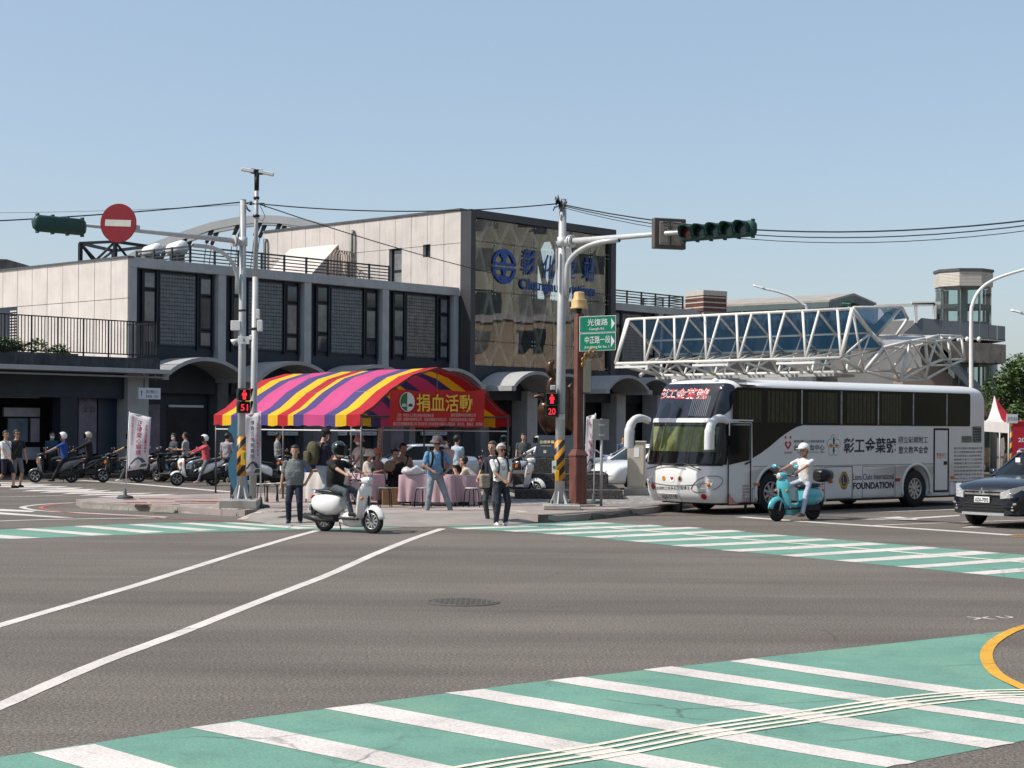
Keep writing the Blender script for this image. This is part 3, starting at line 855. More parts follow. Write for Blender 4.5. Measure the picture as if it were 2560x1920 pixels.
for r in range(5):
    for c in range(nc+1):
        mb = MB()
        for dx in (-0.11, 0.11):
            for dz in (-0.11, 0.11):
                if (r == 0 and dz < 0) or (r == 4 and dz > 0): continue
                x = gl + c*cw + dx + (0.12 if c == 0 else -0.12 if c == nc else 0)
                mb.lathe([(0.034, 0), (0.034, 0.015), (0.02, 0.022)], (x, -(GP-0.21)+0.0, rows[r]+dz), (0, -1, 0), 8)
        mb.build('spider_fitting', SPID, st)
BLUE = mk('blue letter', (0.015, 0.075, 0.30), 0.45, 0, 0.1, 3)
FP = GP - 0.14
def on_glass(x, y):
    s, z = SB(x, y, FP)
    return V((s, -FP, z))
def ring_arc(mb, c, r0, r1, a0, a1, n=24, squash=1.0, th=0.05):
    pts = [V((c.x + r1*math.cos(math.radians(a0+(a1-a0)*k/n)), c.y, c.z + r1*math.sin(math.radians(a0+(a1-a0)*k/n))*squash)) for k in range(n+1)]
    pts += [V((c.x + r0*math.cos(math.radians(a1+(a0-a1)*k/n)), c.y, c.z + r0*math.sin(math.radians(a1+(a0-a1)*k/n))*squash)) for k in range(n+1)]
    k2 = len(pts)//2
    o = len(mb.v)
    fs = []
    N = len(pts)
    vs = pts + [p+V((0, th, 0)) for p in pts]
    for k in range(k2-1):
        fs += [(k, N-1-k, N-2-k, k+1), (N+k, N+k+1, 2*N-2-k, 2*N-1-k), (k, k+1, N+k+1, N+k), (N-2-k, N-1-k, 2*N-1-k, 2*N-2-k)]
    mb.add(vs, fs)
c1 = on_glass(1261.5, 666)
R = 0.90
em = MB()
ring_arc(em, c1, R*0.80, R, 8, 172); ring_arc(em, c1, R*0.80, R, 188, 352)
Y0 = c1.y
def plate(mb, pts, th=0.05): mb.prism([V((c1.x+a*R, Y0, c1.z+b*R)) for a, b in pts], (0, th, 0))
plate(em, [(-0.99, 0.06), (0.99, 0.06), (0.99, 0.20), (0.17, 0.20), (0.10, 0.42), (0.28, 0.55), (0.34, 0.80), (-0.34, 0.80), (-0.28, 0.55), (-0.10, 0.42), (-0.17, 0.20), (-0.99, 0.20)])
plate(em, [(-0.99, -0.06), (-0.99, -0.20), (-0.16, -0.20), (-0.10, -0.52), (-0.42, -0.62), (-0.50, -0.80), (0.50, -0.80), (0.42, -0.62), (0.10, -0.52), (0.16, -0.20), (0.99, -0.20), (0.99, -0.06)])
em.build('station_emblem', BLUE, st, recalc=True)
for ch, x, y, w, h in (('彰', 1322, 655, 1.05, 1.38), ('化', 1373, 667, 1.0, 1.25), ('車', 1424, 675, 1.0, 1.3), ('站', 1473, 674, 1.0, 1.3)):
    mb = MB(); put_text(mb, ch, on_glass(x, y), (1, 0, 0), (0, 0, 1), w, h, bold=0.0, shear=0.15)
    mb.build('station_letter', BLUE, st, solid=0.05)
a, b = on_glass(1301, 714), on_glass(1487, 736)
mb = MB(); cc = (a+b)/2; cc.z = on_glass(1394, 722).z
put_text(mb, 'Changhua Station', cc, (1, 0, 0), (0, 0, 1), b.x-a.x, 0.74, bold=0.012)
mb.build('station_lettering', BLUE, st, solid=0.05)
# --- pale side wall of the entrance block, above the wing roof
def SW(x, y):
    """sight line -> (back distance, z) on the side plane s = s_l"""
    a, b = ray(x, y)
    o = C0 + SD*s_l
    N = V((-SD.y, SD.x, 0))
    q = (a*o.y - o.x) / (N.x - a*N.y)
    return q, CAM_H + b*(o.y + N.y*q)
q1 = SW(660, 600)[0]; q0 = -GP+0.72
npan = 13; pw = (q1-q0)/npan
WIN = [(SW(972, 700)[0], SW(1004, 700)[0], 8.5, SW(990, 621)[1]), (SW(1057, 640)[0], SW(1076, 640)[0], SW(1066, 643)[1], SW(1066, 611)[1])]
sbox('lower_side_cladding', s_l+0.001, s_l+0.3, -0.02, GP-0.72, 4.2, ROOF-0.42, NAVY)
sbox('block_core', s_l+0.42, s_r-0.05, -16.0, -4.9, 4, ZT-0.3, NAVY)
for i in range(npan):
    a, e = q0 + i*pw + 0.014, q0 + (i+1)*pw - 0.014
    for z0, z1 in ((ROOF-0.4, 11.325), (11.35, ZT-0.02)):
        holes = [w for w in WIN if w[1] < e and w[0] > a and w[2] < z1 and w[3] > z0]
        pieces = [(a, e, z0, z1)]
        for w in holes:
            out = []
            lo, hi = min(w[0], w[1]), max(w[0], w[1])
            for (pa, pe, pz0, pz1) in pieces:
                if lo > pa: out.append((pa, min(lo, pe), pz0, pz1))
                if hi < pe: out.append((max(hi, pa), pe, pz0, pz1))
                m0, m1 = max(pa, lo), min(pe, hi)
                if m1 > m0:
                    if w[2] > pz0: out.append((m0, m1, pz0, w[2]))
                    if w[3] < pz1: out.append((m0, m1, w[3], pz1))
            pieces = [p for p in out if p[1]-p[0] > 0.01 and p[3]-p[2] > 0.01]
        for (pa, pe, pz0, pz1) in pieces:
            sbox('concrete_panel', s_l+random.uniform(-0.003, 0.003), s_l+0.30, -pe, -pa, pz0, pz1, CONC)
sbox('block_roof_cap', s_l-0.06, s_l+0.5, -q1-0.1, -q0, ZT-0.02, ZT+0.09, CAPM)
sbox('block_back_wall', s_l+0.3, s_r, -q1-0.02, -q1+0.2, ROOF-0.4, ZT-0.02, CONC)
w = WIN[0]
tw = sbox('tall_side_window', s_l+0.22, s_l+0.29, -w[0], -w[1], 8.5, w[3], NAVY2)
for z0, z1 in ((8.6, 10.1), (10.25, w[3]-0.1)):
    mb = MB(); mb.box(s_l+0.20, s_l+0.225, w[1]+0.12, w[0]-0.22, z0, z1); mb.build('pane', PANE2, tw)
w = WIN[1]
tw = sbox('small_side_window', s_l+0.22, s_l+0.29, -w[0], -w[1], w[2], w[3], NAVY2)
mb = MB(); mb.box(s_l+0.20, s_l+0.225, w[1]+0.08, w[0]-0.3, w[2]+0.06, w[3]-0.06); mb.build('pane', PANE, tw)
# --- vaults and piers below the glass block
for sc, p1, z in ((22.3, 3.3, 4.05), (29.7, 3.3, 4.05), (26.0, 2.2, 4.05), (33.6, 2.2, 4.05), (37.4, 2.2, 4.05)):
    vault(sc, 1.85 if p1 > 3 else 1.75, p1, z, 0.80, p0=GP if sc < 31 else 0.0)
for i in range(6):
    s = 20.45 + i*3.7
    sbox('pier', s-0.40, s+0.40, 0.2, 1.3, 0, 3.9, CONC_G if i > 0 else PIERD, bevel=0.02)
for i in range(6):
    s = 20.45 + i*3.7
    m = SHUT if i in (0, 1, 4) else DARK_IN  # other bays have no shutter: a dark sheet stands for the dim inside
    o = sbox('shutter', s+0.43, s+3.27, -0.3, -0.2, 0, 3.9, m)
    if m is SHUT:
        for k in range(22):
            mb = MB(); mb.box(s+0.45, s+3.25, 0.17, 0.198, 0.08+k*0.15, 0.195+k*0.15); mb.build('shutter_slat', SHUT, o)
for x0, x1 in ((671, 687), (690, 745), (835, 868), (875, 905), (905, 942), (1055, 1118)):
    a, z0 = SB(x0, 1087, -0.1); b, z1 = SB(x1, 1080, -0.1)
    o = sbox('fascia_sign', a, b, -0.2, -0.1, z0-0.02, z1+0.02, SIGNW)
    mb = MB(); put_text(mb, '車站商店 服務中心', ((a+b)/2, 0.1, (z0+z1)/2), (1, 0, 0), (0, 0, 1), (b-a)*0.8, (z1-z0)*0.6, lift=0.006); mb.build('sign_lettering', INK, o)
# --- roof railings: posts with horizontal slats
def slat_rail(name, label, pts, z0, z1, post=1.3, ns=6, parent_rot=SROT, wide=(3,)):
    o = thing(name, label, 'railing', (C0.x, C0.y, 0), SROT)
    for (a, b) in zip(pts, pts[1:]):
        a, b = V(a), V(b); L = (b-a).length; n = max(1, round(L/post)); d = (b-a)/n
        for i in range(n+1):
            p = a + d*i
            mb = MB(); mb.box(p.x-0.04, p.x+0.04, p.y-0.04, p.y+0.04, z0, z1+0.03); mb.build('post', METAL_D, o)
        for i in range(n):
            p, q = a+d*i, a+d*(i+1); e = (q-p).normalized()*0.05
            for k in range(ns):
                z = z0+0.12 + (z1-z0-0.14)*k/(ns-1)
                h = 0.05 if k < ns-1 else 0.075
                mb = MB(); mb.bar(p+e+V((0, 0, z)), q-e+V((0, 0, z)), 0.03, h); mb.build('slat', METAL_D, o)
    return o
slat_rail('roof_railing', 'dark slatted railing along the left wing roof', [(3.95, 5.0, 0), (3.95, 1.0, 0), (16.0, 1.0, 0)], ROOF-0.04, 9.92)
slat_rail('roof_railing', 'dark slatted railing on the roof right of the glass block', [(32.2, 1.0, 0), (40.3, 1.0, 0), (40.3, 4.0, 0)], ROOF-0.04, 9.92)
# --- terrace railing: upright bars
tr = thing('terrace_railing', 'black upright bar railing around the left terrace', 'railing', (C0.x, C0.y, 0), SROT)
zt0, zt1 = 4.76, 6.22
y = -TP
bars = MB(); nbar = 0
for k in range(0, 95):
    s = 0.0 - k*0.145
    big = (k % 8 == 0)
    mb = MB(); w = 0.028 if not big else 0.05
    mb.box(s-w/2, s+w/2, y-w/2, y+w/2, zt0+(0.1 if not big else -0.02), zt1-0.03)
    mb.build('post' if big else 'baluster', METAL_B, tr)
for z in (zt0+0.09, zt1-0.03):
    mb = MB(); mb.box(-14, 0.02, y-0.025, y+0.025, z-0.0, z+0.045); mb.build('rail', METAL_B, tr)
for k in range(1, 14):
    yy = y + k*0.145
    mb = MB(); mb.box(-0.014, 0.014, yy-0.014, yy+0.014, zt0+0.1, zt1-0.03); mb.build('baluster', METAL_B, tr)
mb = MB(); mb.box(-0.02, 0.02, y+0.03, -0.02, zt1-0.03, zt1+0.015); mb.build('rail', METAL_B, tr)
# --- things on the roof
def Sloc(s, q, z=0): return C0 + SD*s + V((-SD.y, SD.x, 0))*q + V((0, 0, z))
fr = thing('roof_steel_frame', 'black braced steel frame on the left roof behind the round sign', 'steel frame', tuple(Sloc(0, 0)), SROT)
fa, fz = (0.9, 8.6), 10.45
nodes = {'a': (-2.6+3.6, 7.8), 'b': (3.2, 9.5), 'c': (7.2, 8.2), 'd': (4.8, 6.2)}
pts = [Sloc(0,0)]
def fbar(p, q, w=0.13): mb = MB(); mb.bar(p, q, w); mb.build('steel_bar', METAL_B, fr)
def RP(x, y, Y):
    p = P(x, y, Y) - Sloc(0, 0); d = V((SD.x, SD.y, 0)); n = V((-SD.y, SD.x, 0))
    return V((p.dot(d), p.dot(n), p.z))
A, B, Cc, D = RP(201, 608, 79), RP(288, 604, 82), RP(372, 616, 84), RP(284, 627, 86)
for p in (A, B, Cc, D):
    fbar(V((p.x, p.y, ROOF-0.1)), p, 0.16)
for p, q in ((A, B), (B, Cc), (Cc, D), (D, A)): fbar(p, q, 0.14)
for p, q in ((A, B), (B, Cc), (A, D)):
    fbar(p, V((q.x, q.y, ROOF)), 0.09); fbar(q, V((p.x, p.y, ROOF)), 0.09)
WHITE_P = mk('white enamel', (0.74, 0.74, 0.72), 0.35, 0, 0.06, 2, streak=0.15)
STEEL = mk('stainless steel', (0.55, 0.56, 0.57), 0.3, 0.85, 0.15, 3)
for i, (x, y, r, Y) in enumerate(((394, 622, 15, 80), (456, 617, 17, 81))):
    p = P(x, y, Y); r = r*Y/FPX
    t_ = thing('water_tank', ['white lying water tank, left of two behind the roof railing', 'white lying water tank, right of two behind the roof railing'][i], 'tank', tuple(p), SROT+0.25, 'water tanks on the roof')
    mb = MB(); mb.lathe([(0.02, -0.14), (r*0.6, -0.1), (r*0.92, -0.02), (r, 0.08), (r, 1.7), (r*0.9, 1.85), (0.02, 1.95)], (0, 0, 0), (0.55, 0.83, 0), 22); mb.build('tank_shell', WHITE_P, t_)
    for a in (0.3, 1.4):
        mb = MB(); mb.box(0.55*a-0.25, 0.55*a+0.25, 0.83*a-0.06, 0.83*a+0.06, -(p.z-ROOF)-0.05, -r*0.6); mb.build('cradle', METAL_D, t_)
hood = thing('roof_stair_hood', 'pale sloping stair hood against the entrance block side wall', 'stair hood', tuple(Sloc(s_l, 0)), SROT)
qa, qb = SW(842, 640)[0], SW(728, 640)[0]
zt_ = SW(842, 617)[1]
mb = MB()
d0 = -2.6
mb.prism([(0, qa, zt_), (0.0, qa, ROOF), (d0, qa, ROOF), (d0, qa, ROOF+0.2)], (0, qb-qa, 0))
mb.build('hood_body', CONC, hood, recalc=True)
mb = MB(); mb.prism([(0, qa-0.12, zt_+0.13), (0, qa-0.12, zt_+0.01), (d0-0.2, qa-0.12, ROOF+0.14), (d0-0.2, qa-0.12, ROOF+0.26)], (0, qb-qa+0.24, 0)); mb.build('hood_slab', CONC, hood, recalc=True)
pipes = thing('roof_pipe_bundle', 'rusty bundle of bent service pipes on the roof by the hood', 'pipes', tuple(Sloc(s_l, 0)), SROT)
RUST = mk('rusty pipe', (0.33, 0.25, 0.20), 0.7, 0.3, 0.35, 6)
qp0, qp1 = SW(860, 650)[0], SW(915, 650)[0]
for k in range(7):
    q = qp0 + (qp1-qp0)*k/6; zz = SW(880, 628)[1] - 0.04*k
    mb = MB(); mb.tube([(-0.25-0.1*k, q, ROOF-0.3), (-0.25-0.1*k, q, zz-0.25), (-0.35-0.1*k, q-0.08, zz-0.05), (-0.55-0.1*k, q-0.2, zz), (-1.2-0.08*k, q-0.5, zz-0.02), (-1.6-0.05*k, q-0.7, zz-0.3), (-1.9, q-0.9, ROOF-0.2)], 0.03, 7); mb.build('pipe', RUST, pipes)
DP = mk('grey green downpipe', (0.16, 0.18, 0.16), 0.5, 0.2, 0.2, 3)
for i, (x, y) in enumerate(((668, 603), (886, 582))):
    q, z = SW(x, y)
    mb = MB(); mb.tube([(s_l+0.05, q+0.02, z+0.05), (s_l-0.12, q, z+0.08), (s_l-0.16, q, z-0.1), (s_l-0.16, q, ROOF-0.1)], 0.085, 9); mb.build('downpipe', DP, st)
# --- hanging direction sign
s, z = SB(373, 984, 2.6)
sg = thing('hanging_direction_sign', 'white hanging direction sign with arrow under the left canopy', 'sign', tuple(Sloc(s, -2.6, z)), SROT)
w_, h_ = 1.05, 0.46
mb = MB(); mb.cbox(-w_/2, w_/2, -0.05, 0.05, -h_/2, h_/2, 0.008); mb.build('sign_board', SIGNW, sg)
for x in (-0.25, 0.3):
    mb = MB(); mb.tube([(x, 0, h_/2), (x, 0, 4.12-z)], 0.018, 6); mb.build('hanger', METAL_D, sg)
mb = MB()
mb.add([(-0.42, -0.054, -0.12), (-0.39, -0.054, -0.12), (-0.39, -0.054, 0.05), (-0.35, -0.054, 0.03), (-0.405, -0.054, 0.13), (-0.46, -0.054, 0.03), (-0.42, -0.054, 0.05)], [list(range(7))])
put_text(mb, '剪票口', (0.1, -0.05, 0.07), (1, 0, 0), (0, 0, 1), 0.6, 0.14); put_text(mb, '售票處・月台', (0.1, -0.05, -0.11), (1, 0, 0), (0, 0, 1), 0.6, 0.1)
mb.build('sign_lettering', INK, sg)
# ================================================================== street furniture
GALV = mk('painted grey steel', (0.40, 0.41, 0.41), 0.5, 0.15, 0.12, 3, streak=0.25, dirt=(0.26, 0.25, 0.24))
GALV_L = mk('light grey steel', (0.52, 0.53, 0.53), 0.45, 0.2, 0.1, 3, streak=0.2)
SIG_G = mk('dark green signal housing', (0.014, 0.055, 0.045), 0.42, 0, 0.15, 4)
SIG_K = mk('signal black', (0.006, 0.007, 0.008), 0.5, 0, 0.2, 4)
LENS_R = mk('unlit red lens', (0.10, 0.012, 0.012), 0.15, 0, 0.2, 6)
LENS_G = mk('unlit green lens', (0.01, 0.04, 0.035), 0.15, 0, 0.2, 6)
LED = mk('lit red led', (1.0, 0.03, 0.05), 0.4, 0, 0.0, 1, emit=0.9)
BLK = mk('black rubber', (0.012, 0.012, 0.013), 0.7, 0, 0.3, 8)
CONCB = mk('footing concrete', (0.33, 0.315, 0.28), 0.9, 0, 0.2, 3, 0.3, 25, streak=0.4, dirt=(0.18, 0.17, 0.15))
WHITE_B = mk('white box', (0.68, 0.68, 0.66), 0.5, 0, 0.1, 3, streak=0.2)
def mk_chevron():
    m = bpy.data.materials.new('black and yellow hazard bands'); m.use_nodes = True
    nt = m.node_tree; b = nt.nodes['Principled BSDF']; b.inputs['Roughness'].default_value = 0.45
    tc = nt.nodes.new('ShaderNodeTexCoord'); sp = nt.nodes.new('ShaderNodeSeparateXYZ'); nt.links.new(tc.outputs['Object'], sp.inputs[0])
    a = nt.nodes.new('ShaderNodeMath'); a.operation = 'MULTIPLY_ADD'; a.inputs[1].default_value = -1.15
    nt.links.new(sp.outputs['X'], a.inputs[0]); nt.links.new(sp.outputs['Z'], a.inputs[2])
    d = nt.nodes.new('ShaderNodeMath'); d.operation = 'DIVIDE'; d.inputs[1].default_value = 0.31; nt.links.new(a.outputs[0], d.inputs[0])
    f = nt.nodes.new('ShaderNodeMath'); f.operation = 'FRACT'; nt.links.new(d.outputs[0], f.inputs[0])
    g = nt.nodes.new('ShaderNodeMath'); g.operation = 'GREATER_THAN'; g.inputs[1].default_value = 0.5; nt.links.new(f.outputs[0], g.inputs[0])
    x = nt.nodes.new('ShaderNodeMix'); x.data_type = 'RGBA'; x.inputs['A'].default_value = (0.62, 0.27, 0.012, 1); x.inputs['B'].default_value = (0.012, 0.011, 0.012, 1)
    nt.links.new(g.outputs[0], x.inputs['Factor'])
    n = nt.nodes.new('ShaderNodeTexNoise'); n.inputs['Scale'].default_value = 9; nt.links.new(tc.outputs['Object'], n.inputs['Vector'])
    r = nt.nodes.new('ShaderNodeValToRGB'); r.color_ramp.elements[0].color = (0.7, 0.7, 0.7, 1); r.color_ramp.elements[1].color = (1, 1, 1, 1); nt.links.new(n.outputs['Fac'], r.inputs[0])
    y = nt.nodes.new('ShaderNodeMix'); y.data_type = 'RGBA'; y.blend_type = 'MULTIPLY'; y.inputs['Factor'].default_value = 1
    nt.links.new(x.outputs['Result'], y.inputs['A']); nt.links.new(r.outputs[0], y.inputs['B']); nt.links.new(y.outputs['Result'], b.inputs['Base Color'])
    MATS['chev'] = m; return m
CHEV = mk_chevron()
def tube_o(name, path, r, mat, parent, seg=12): mb = MB(); mb.tube(path, r, seg); return mb.build(name, mat, parent)
def box_o(name, x0, x1, y0, y1, z0, z1, mat, parent, c=0.008): mb = MB(); mb.cbox(x0, x1, y0, y1, z0, z1, c); return mb.build(name, mat, parent)
def disc_o(name, c, n, r, th, mat, parent, seg=28): mb = MB(); mb.lathe([(r, 0), (r, th)], c, n, seg, smooth=False); return mb.build(name, mat, parent)

def signal_head(name, label, loc, rotz, lamps, pitch=0.345, lit=None):
    """horizontal road signal; x along the row, front towards -y"""
    o = thing(name, label, 'traffic light', loc, rotz)
    L = lamps*pitch
    mb = MB()
    def ring(x, h, d):
        pts = []
        for k in range(16):
            a = 2*math.pi*k/16; ca, sa = math.cos(a), math.sin(a)
            e = 0.55
            pts.append(V((x, math.copysign(abs(ca)**e, ca)*d, math.copysign(abs(sa)**e, sa)*h)))
        return pts
    xs = [(-L/2-0.085, .06, .03), (-L/2-0.06, .12, .07), (-L/2, .178, .10), (L/2, .178, .10), (L/2+.06, .12, .07), (L/2+.085, .06, .03)]
    mb.loft([ring(*t) for t in xs]); mb.build('housing', SIG_G, o)
    for k in range(lamps+1):
        x = -L/2 + k*pitch
        for sz in (1, -1):
            b = MB(); b.box(x-0.022, x+0.022, -0.05, 0.05, sz*0.165, sz*0.205); b.build('clamp', SIG_G, o)
    for k in range(lamps):
        x = -L/2 + (k+.5)*pitch
        disc_o('lens', (x, -0.095, 0), (0, -1, 0), 0.145, 0.02, LENS_R if k == 0 else LENS_G, o)
        v = MB(); n = 18; R = []
        for i in range(n+1):
            a = math.radians(-35 + 250*i/n)
            l = 0.30*(0.55+0.45*max(0, math.sin(a))) if True else 0
            p = V((x+0.165*math.cos(a), -0.09, 0.165*math.sin(a)))
            R.append((p, p + V((0, -l, 0)), p*1.0 + V((-0.012*math.cos(a), -l, -0.012*math.sin(a))), p + V((-0.012*math.cos(a), 0, -0.012*math.sin(a)))))
        v.loft([list(r) for r in R], smooth=True); v.build('visor', SIG_G, o, recalc=True)
    return o
def ped_signal(name, label, loc, rotz, digit, h=0.56, face=True):
    o = thing(name, label, 'pedestrian signal', loc, rotz)
    for k, z in enumerate((h*0.26, -h*0.26)):
        box_o('housing', -0.15, 0.15, -0.06, 0.09, z-h*0.24, z+h*0.24, SIG_G, o, 0.02)
        box_o('screen', -0.13, 0.13, -0.068, -0.05, z-h*0.2, z+h*0.2, SIG_K, o, 0.004)
        v = MB()
        v.prism([(-0.16, -0.06, z+h*0.25), (-0.16, -0.06, z-h*0.16), (-0.16, -0.26, z+h*0.24)], (0.012, 0, 0)); v.prism([(0.148, -0.06, z+h*0.25), (0.148, -0.06, z-h*0.16), (0.148, -0.26, z+h*0.24)], (0.012, 0, 0))
        v.prism([(-0.16, -0.06, z+h*0.25), (-0.16, -0.26, z+h*0.24), (-0.16, -0.26, z+h*0.255), (-0.16, -0.06, z+h*0.265)], (0.32, 0, 0)); v.build('visor', SIG_K, o, recalc=True)
    zc = h*0.26
    f = MB()
    f.lathe([(0.028, 0), (0.028, 0.004)], (0, -0.07, zc+0.082), (0, -1, 0), 14, smooth=False)
    f.prism([(-0.05, -0.07, zc+0.05), (0.05, -0.07, zc+0.05), (0.062, -0.07, zc-0.02), (0.035, -0.07, zc-0.025), (0.04, -0.07, zc-0.11), (-0.04, -0.07, zc-0.11), (-0.035, -0.07, zc-0.025), (-0.062, -0.07, zc-0.02)], (0, -0.004, 0))
    f.build('red_standing_figure', LED, o, recalc=True)
    d = MB(); put_text(d, digit, (0, -0.07, -zc), (1, 0, 0), (0, 0, 1), 0.17, 0.15, bold=0.01); d.build('countdown_digits', LED, o)
    box_o('bracket', -0.03, 0.03, 0.09, 0.2, -0.04, 0.04, GALV, o)
    return o
def pole_base(o, r, zt=0.0):
    for k in range(6):
        a = math.pi*k/3 + 0.3
        mb = MB(); ca, sa = math.cos(a), math.sin(a); t = V((-sa, ca, 0))*0.012
        mb.prism([V((ca*r*0.8, sa*r*0.8, zt+0.02))-t, V((ca*(r+0.12), sa*(r+0.12), zt+0.02))-t, V((ca*(r+0.11), sa*(r+0.11), zt+0.05))-t, V((ca*r*0.8, sa*r*0.8, zt+0.36))-t], t*2)
        mb.build('gusset', GALV_L, o, recalc=True)
        b = MB(); b.lathe([(0.022, 0), (0.022, 0.08)], (math.cos(a+.5)*(r+.13), math.sin(a+.5)*(r+.13), zt+0.02), (0, 0, 1), 7); b.build('anchor_bolt', METAL_D, o)
    mb = MB(); mb.box(-r-0.14, r+0.14, -r-0.14, r+0.14, zt, zt+0.022); mb.build('base_plate', GALV_L, o)

# ------------------------------------------------ left signal mast
LY = 38.7
LP = GX(604, LY, KZ)
lm = thing('signal_mast', 'grey signal mast with arm to the left and hazard bands', 'signal mast', tuple(LP))
fz = 0.20
box_o('footing', -0.46, 0.42, -0.36, 0.5, 0, fz, CONCB, lm, 0.02)
H = P(604, 499, LY).z - KZ
pole_base(lm, 0.105, fz)
tube_o('pole', [(0, 0, fz), (0, 0, H*0.5), (0, 0, H)], [0.098, 0.085, 0.073], GALV, lm, 18)
mb = MB(); mb.lathe([(0.0785, 0), (0.02, 0.012)], (0, 0, H-0.004), (0, 0, 1), 16); mb.build('cap', GALV_L, lm)
z0, z1 = P(604, 1190, LY).z-KZ, P(604, 1091, LY).z-KZ
mb = MB(); mb.tube([(0, 0, z0), (0, 0, z1)], 0.104, 20); mb.build('hazard_band', CHEV, lm)
za = P(596, 604, LY).z - KZ
AE = GX(124, 35.4); ad = V((AE.x-LP.x, AE.y-LP.y, 0)); ad_n = ad.normalized()
tube_o('arm', [V((0, 0, za))+ad_n*0.05, V((0, 0, za+0.02))+ad*0.5, V((0, 0, za+0.04))+ad], [0.062, 0.05, 0.034], GALV_L, lm, 14)
mb = MB()
mb.lathe([(0.135, -0.03), (0.135, 0.0)], V((0, 0, za))+ad_n*0.22, ad_n, 20, smooth=False); mb.build('arm_flange', GALV_L, lm)
mb = MB(); mb.lathe([(0.135, -0.03), (0.135, 0.0)], V((0, 0, za))+ad_n*0.27, ad_n, 20, smooth=False); mb.build('arm_flange', GALV_L, lm)
mb = MB(); mb.lathe([(0.108, -0.1), (0.108, 0.1)], (0, 0, za), (0, 0, 1), 18); mb.build('arm_collar', GALV_L, lm)
zb = P(600, 735, LY).z - KZ
path = [V((0, 0, zb))+ad_n*0.14, V((0, 0, zb+0.3))+ad_n*0.14] + [V((0, 0, zb+0.3)) + ad_n*(0.14+0.85*(1-math.cos(t))) + V((0, 0, 0.72*math.sin(t))) for t in [math.pi/2*k/9 for k in range(1, 10)]]
path.append(path[-1]+ad_n*0.35+V((0, 0, 0.0)))
tube_o('curved_stub', path, 0.048, GALV_L, lm, 12)
mb = MB(); e = path[-1]; mb.lathe([(0.034, 0), (0.034, 0.004)], e+ad_n*0.002, ad_n, 12); mb.build('stub_mouth', SIG_K, lm)
def bxp(name, x0, x1, y0, y1, Y, dep, mat, root, base, c=0.01):
    """box on a pole given by its outline"""
    a, b = P(x0, y1, Y), P(x1, y0, Y)
    return box_o(name, a.x-base.x, b.x-base.x, -dep/2+Y-base.y, dep/2+Y-base.y, a.z-base.z, b.z-base.z, mat, root, c)
bxp('control_box', 578, 602, 802, 826, LY-0.02, 0.16, WHITE_B, lm, LP)
bxp('number_plate', 595, 623, 841, 860, LY-0.13, 0.03, WHITE_B, lm, LP, 0.004)
mb = MB(); p = P(610, 850, LY-0.147)-LP; put_text(mb, 'A', p, (1, 0, 0), (0, 0, 1), 0.05, 0.07, bold=0.02); mb.build('plate_letter', INK, lm)
tube_o('siren_horn', [P(600, 849, LY)-LP, P(588, 852, LY)-LP, P(580, 856, LY)-LP], [0.03, 0.04, 0.075], WHITE_B, lm, 12)
for y in (776, ):
    mb = MB(); mb.lathe([(0.094, -0.02), (0.094, 0.02)], (0, 0, P(604, y, LY).z-KZ), (0, 0, 1), 16); mb.build('strap', SIG_K, lm)
mb = MB(); p = P(604, 508, LY)-LP
mb.tube([p+V((0.08, 0, 0)), p+V((0.22, -0.05, 0.02)), p+V((0.3, -0.05, -0.02))], 0.012, 6); mb.tube([p+V((0.1, -0.05, -0.05)), p+V((0.16, -0.09, -0.16)), p+V((0.22, -0.09, -0.2))], 0.02, 6); mb.tube([p+V((0.22, -0.05, 0.04)), p+V((0.22, -0.05, -0.05))], 0.03, 6)
ob = mb.build('cable_clamps', SIG_K, lm)
bxp('push_button_box', 603, 615, 1127, 1163, LY-0.15, 0.10, mk('yellow box', (0.66, 0.36, 0.02), 0.45), lm, LP)
bxp('push_button_label', 609, 614, 1132, 1147, LY-0.206, 0.008, mk('button green', (0.03, 0.22, 0.12), 0.5), lm, LP, 0.001)
SG_Y = 35.6
sp = P(296.5, 558, SG_Y)
ne = thing('no_entry_sign', 'round red no entry sign with white bar on the left signal arm', 'road sign', tuple(sp), math.radians(-14))
RED = mk('sign red', (0.21, 0.009, 0.015), 0.4, 0, 0.12, 2)
CREAM = mk('faded white sheeting', (0.55, 0.55, 0.48), 0.45, 0, 0.1, 3)
r = 49*SG_Y/FPX
mb = MB(); mb.lathe([(r, 0.0), (r, 0.02), (r*0.985, 0.025), (0.01, 0.025)], (0, 0.0, 0), (0, -1, 0), 44, smooth=False); mb.build('disc', RED, ne)
mb = MB(); c_, s_ = math.cos(math.radians(-3)), math.sin(math.radians(-3))
bw, bh = r*0.72, r*0.165
mb.prism([(x*c_-z*s_, -0.026, x*s_+z*c_) for x, z in ((-bw, -bh), (bw, -bh), (bw, bh), (-bw, bh))], (0, -0.004, 0)); mb.build('white_bar', CREAM, ne, recalc=True)
mb = MB(); mb.box(-0.05, 0.05, 0.0, 0.9, -0.05, 0.05); mb.box(-0.02, 0.02, 0.004, 0.03, -r*0.9, r*0.9); mb.build('mounting_bracket', GALV, ne)
hp = P(150, 563, 35.3)
signal_head('road_traffic_light', 'dark green traffic light seen from behind on the left arm', tuple(hp), math.atan2(-ad_n.y, -ad_n.x)+math.pi, 3)
pp_ = P(611, 1003, LY-0.12)
ped_signal('pedestrian_signal', 'red man pedestrian signal on the left mast below the banner tent', (pp_.x, pp_.y-0.12, pp_.z), math.radians(24), '51')

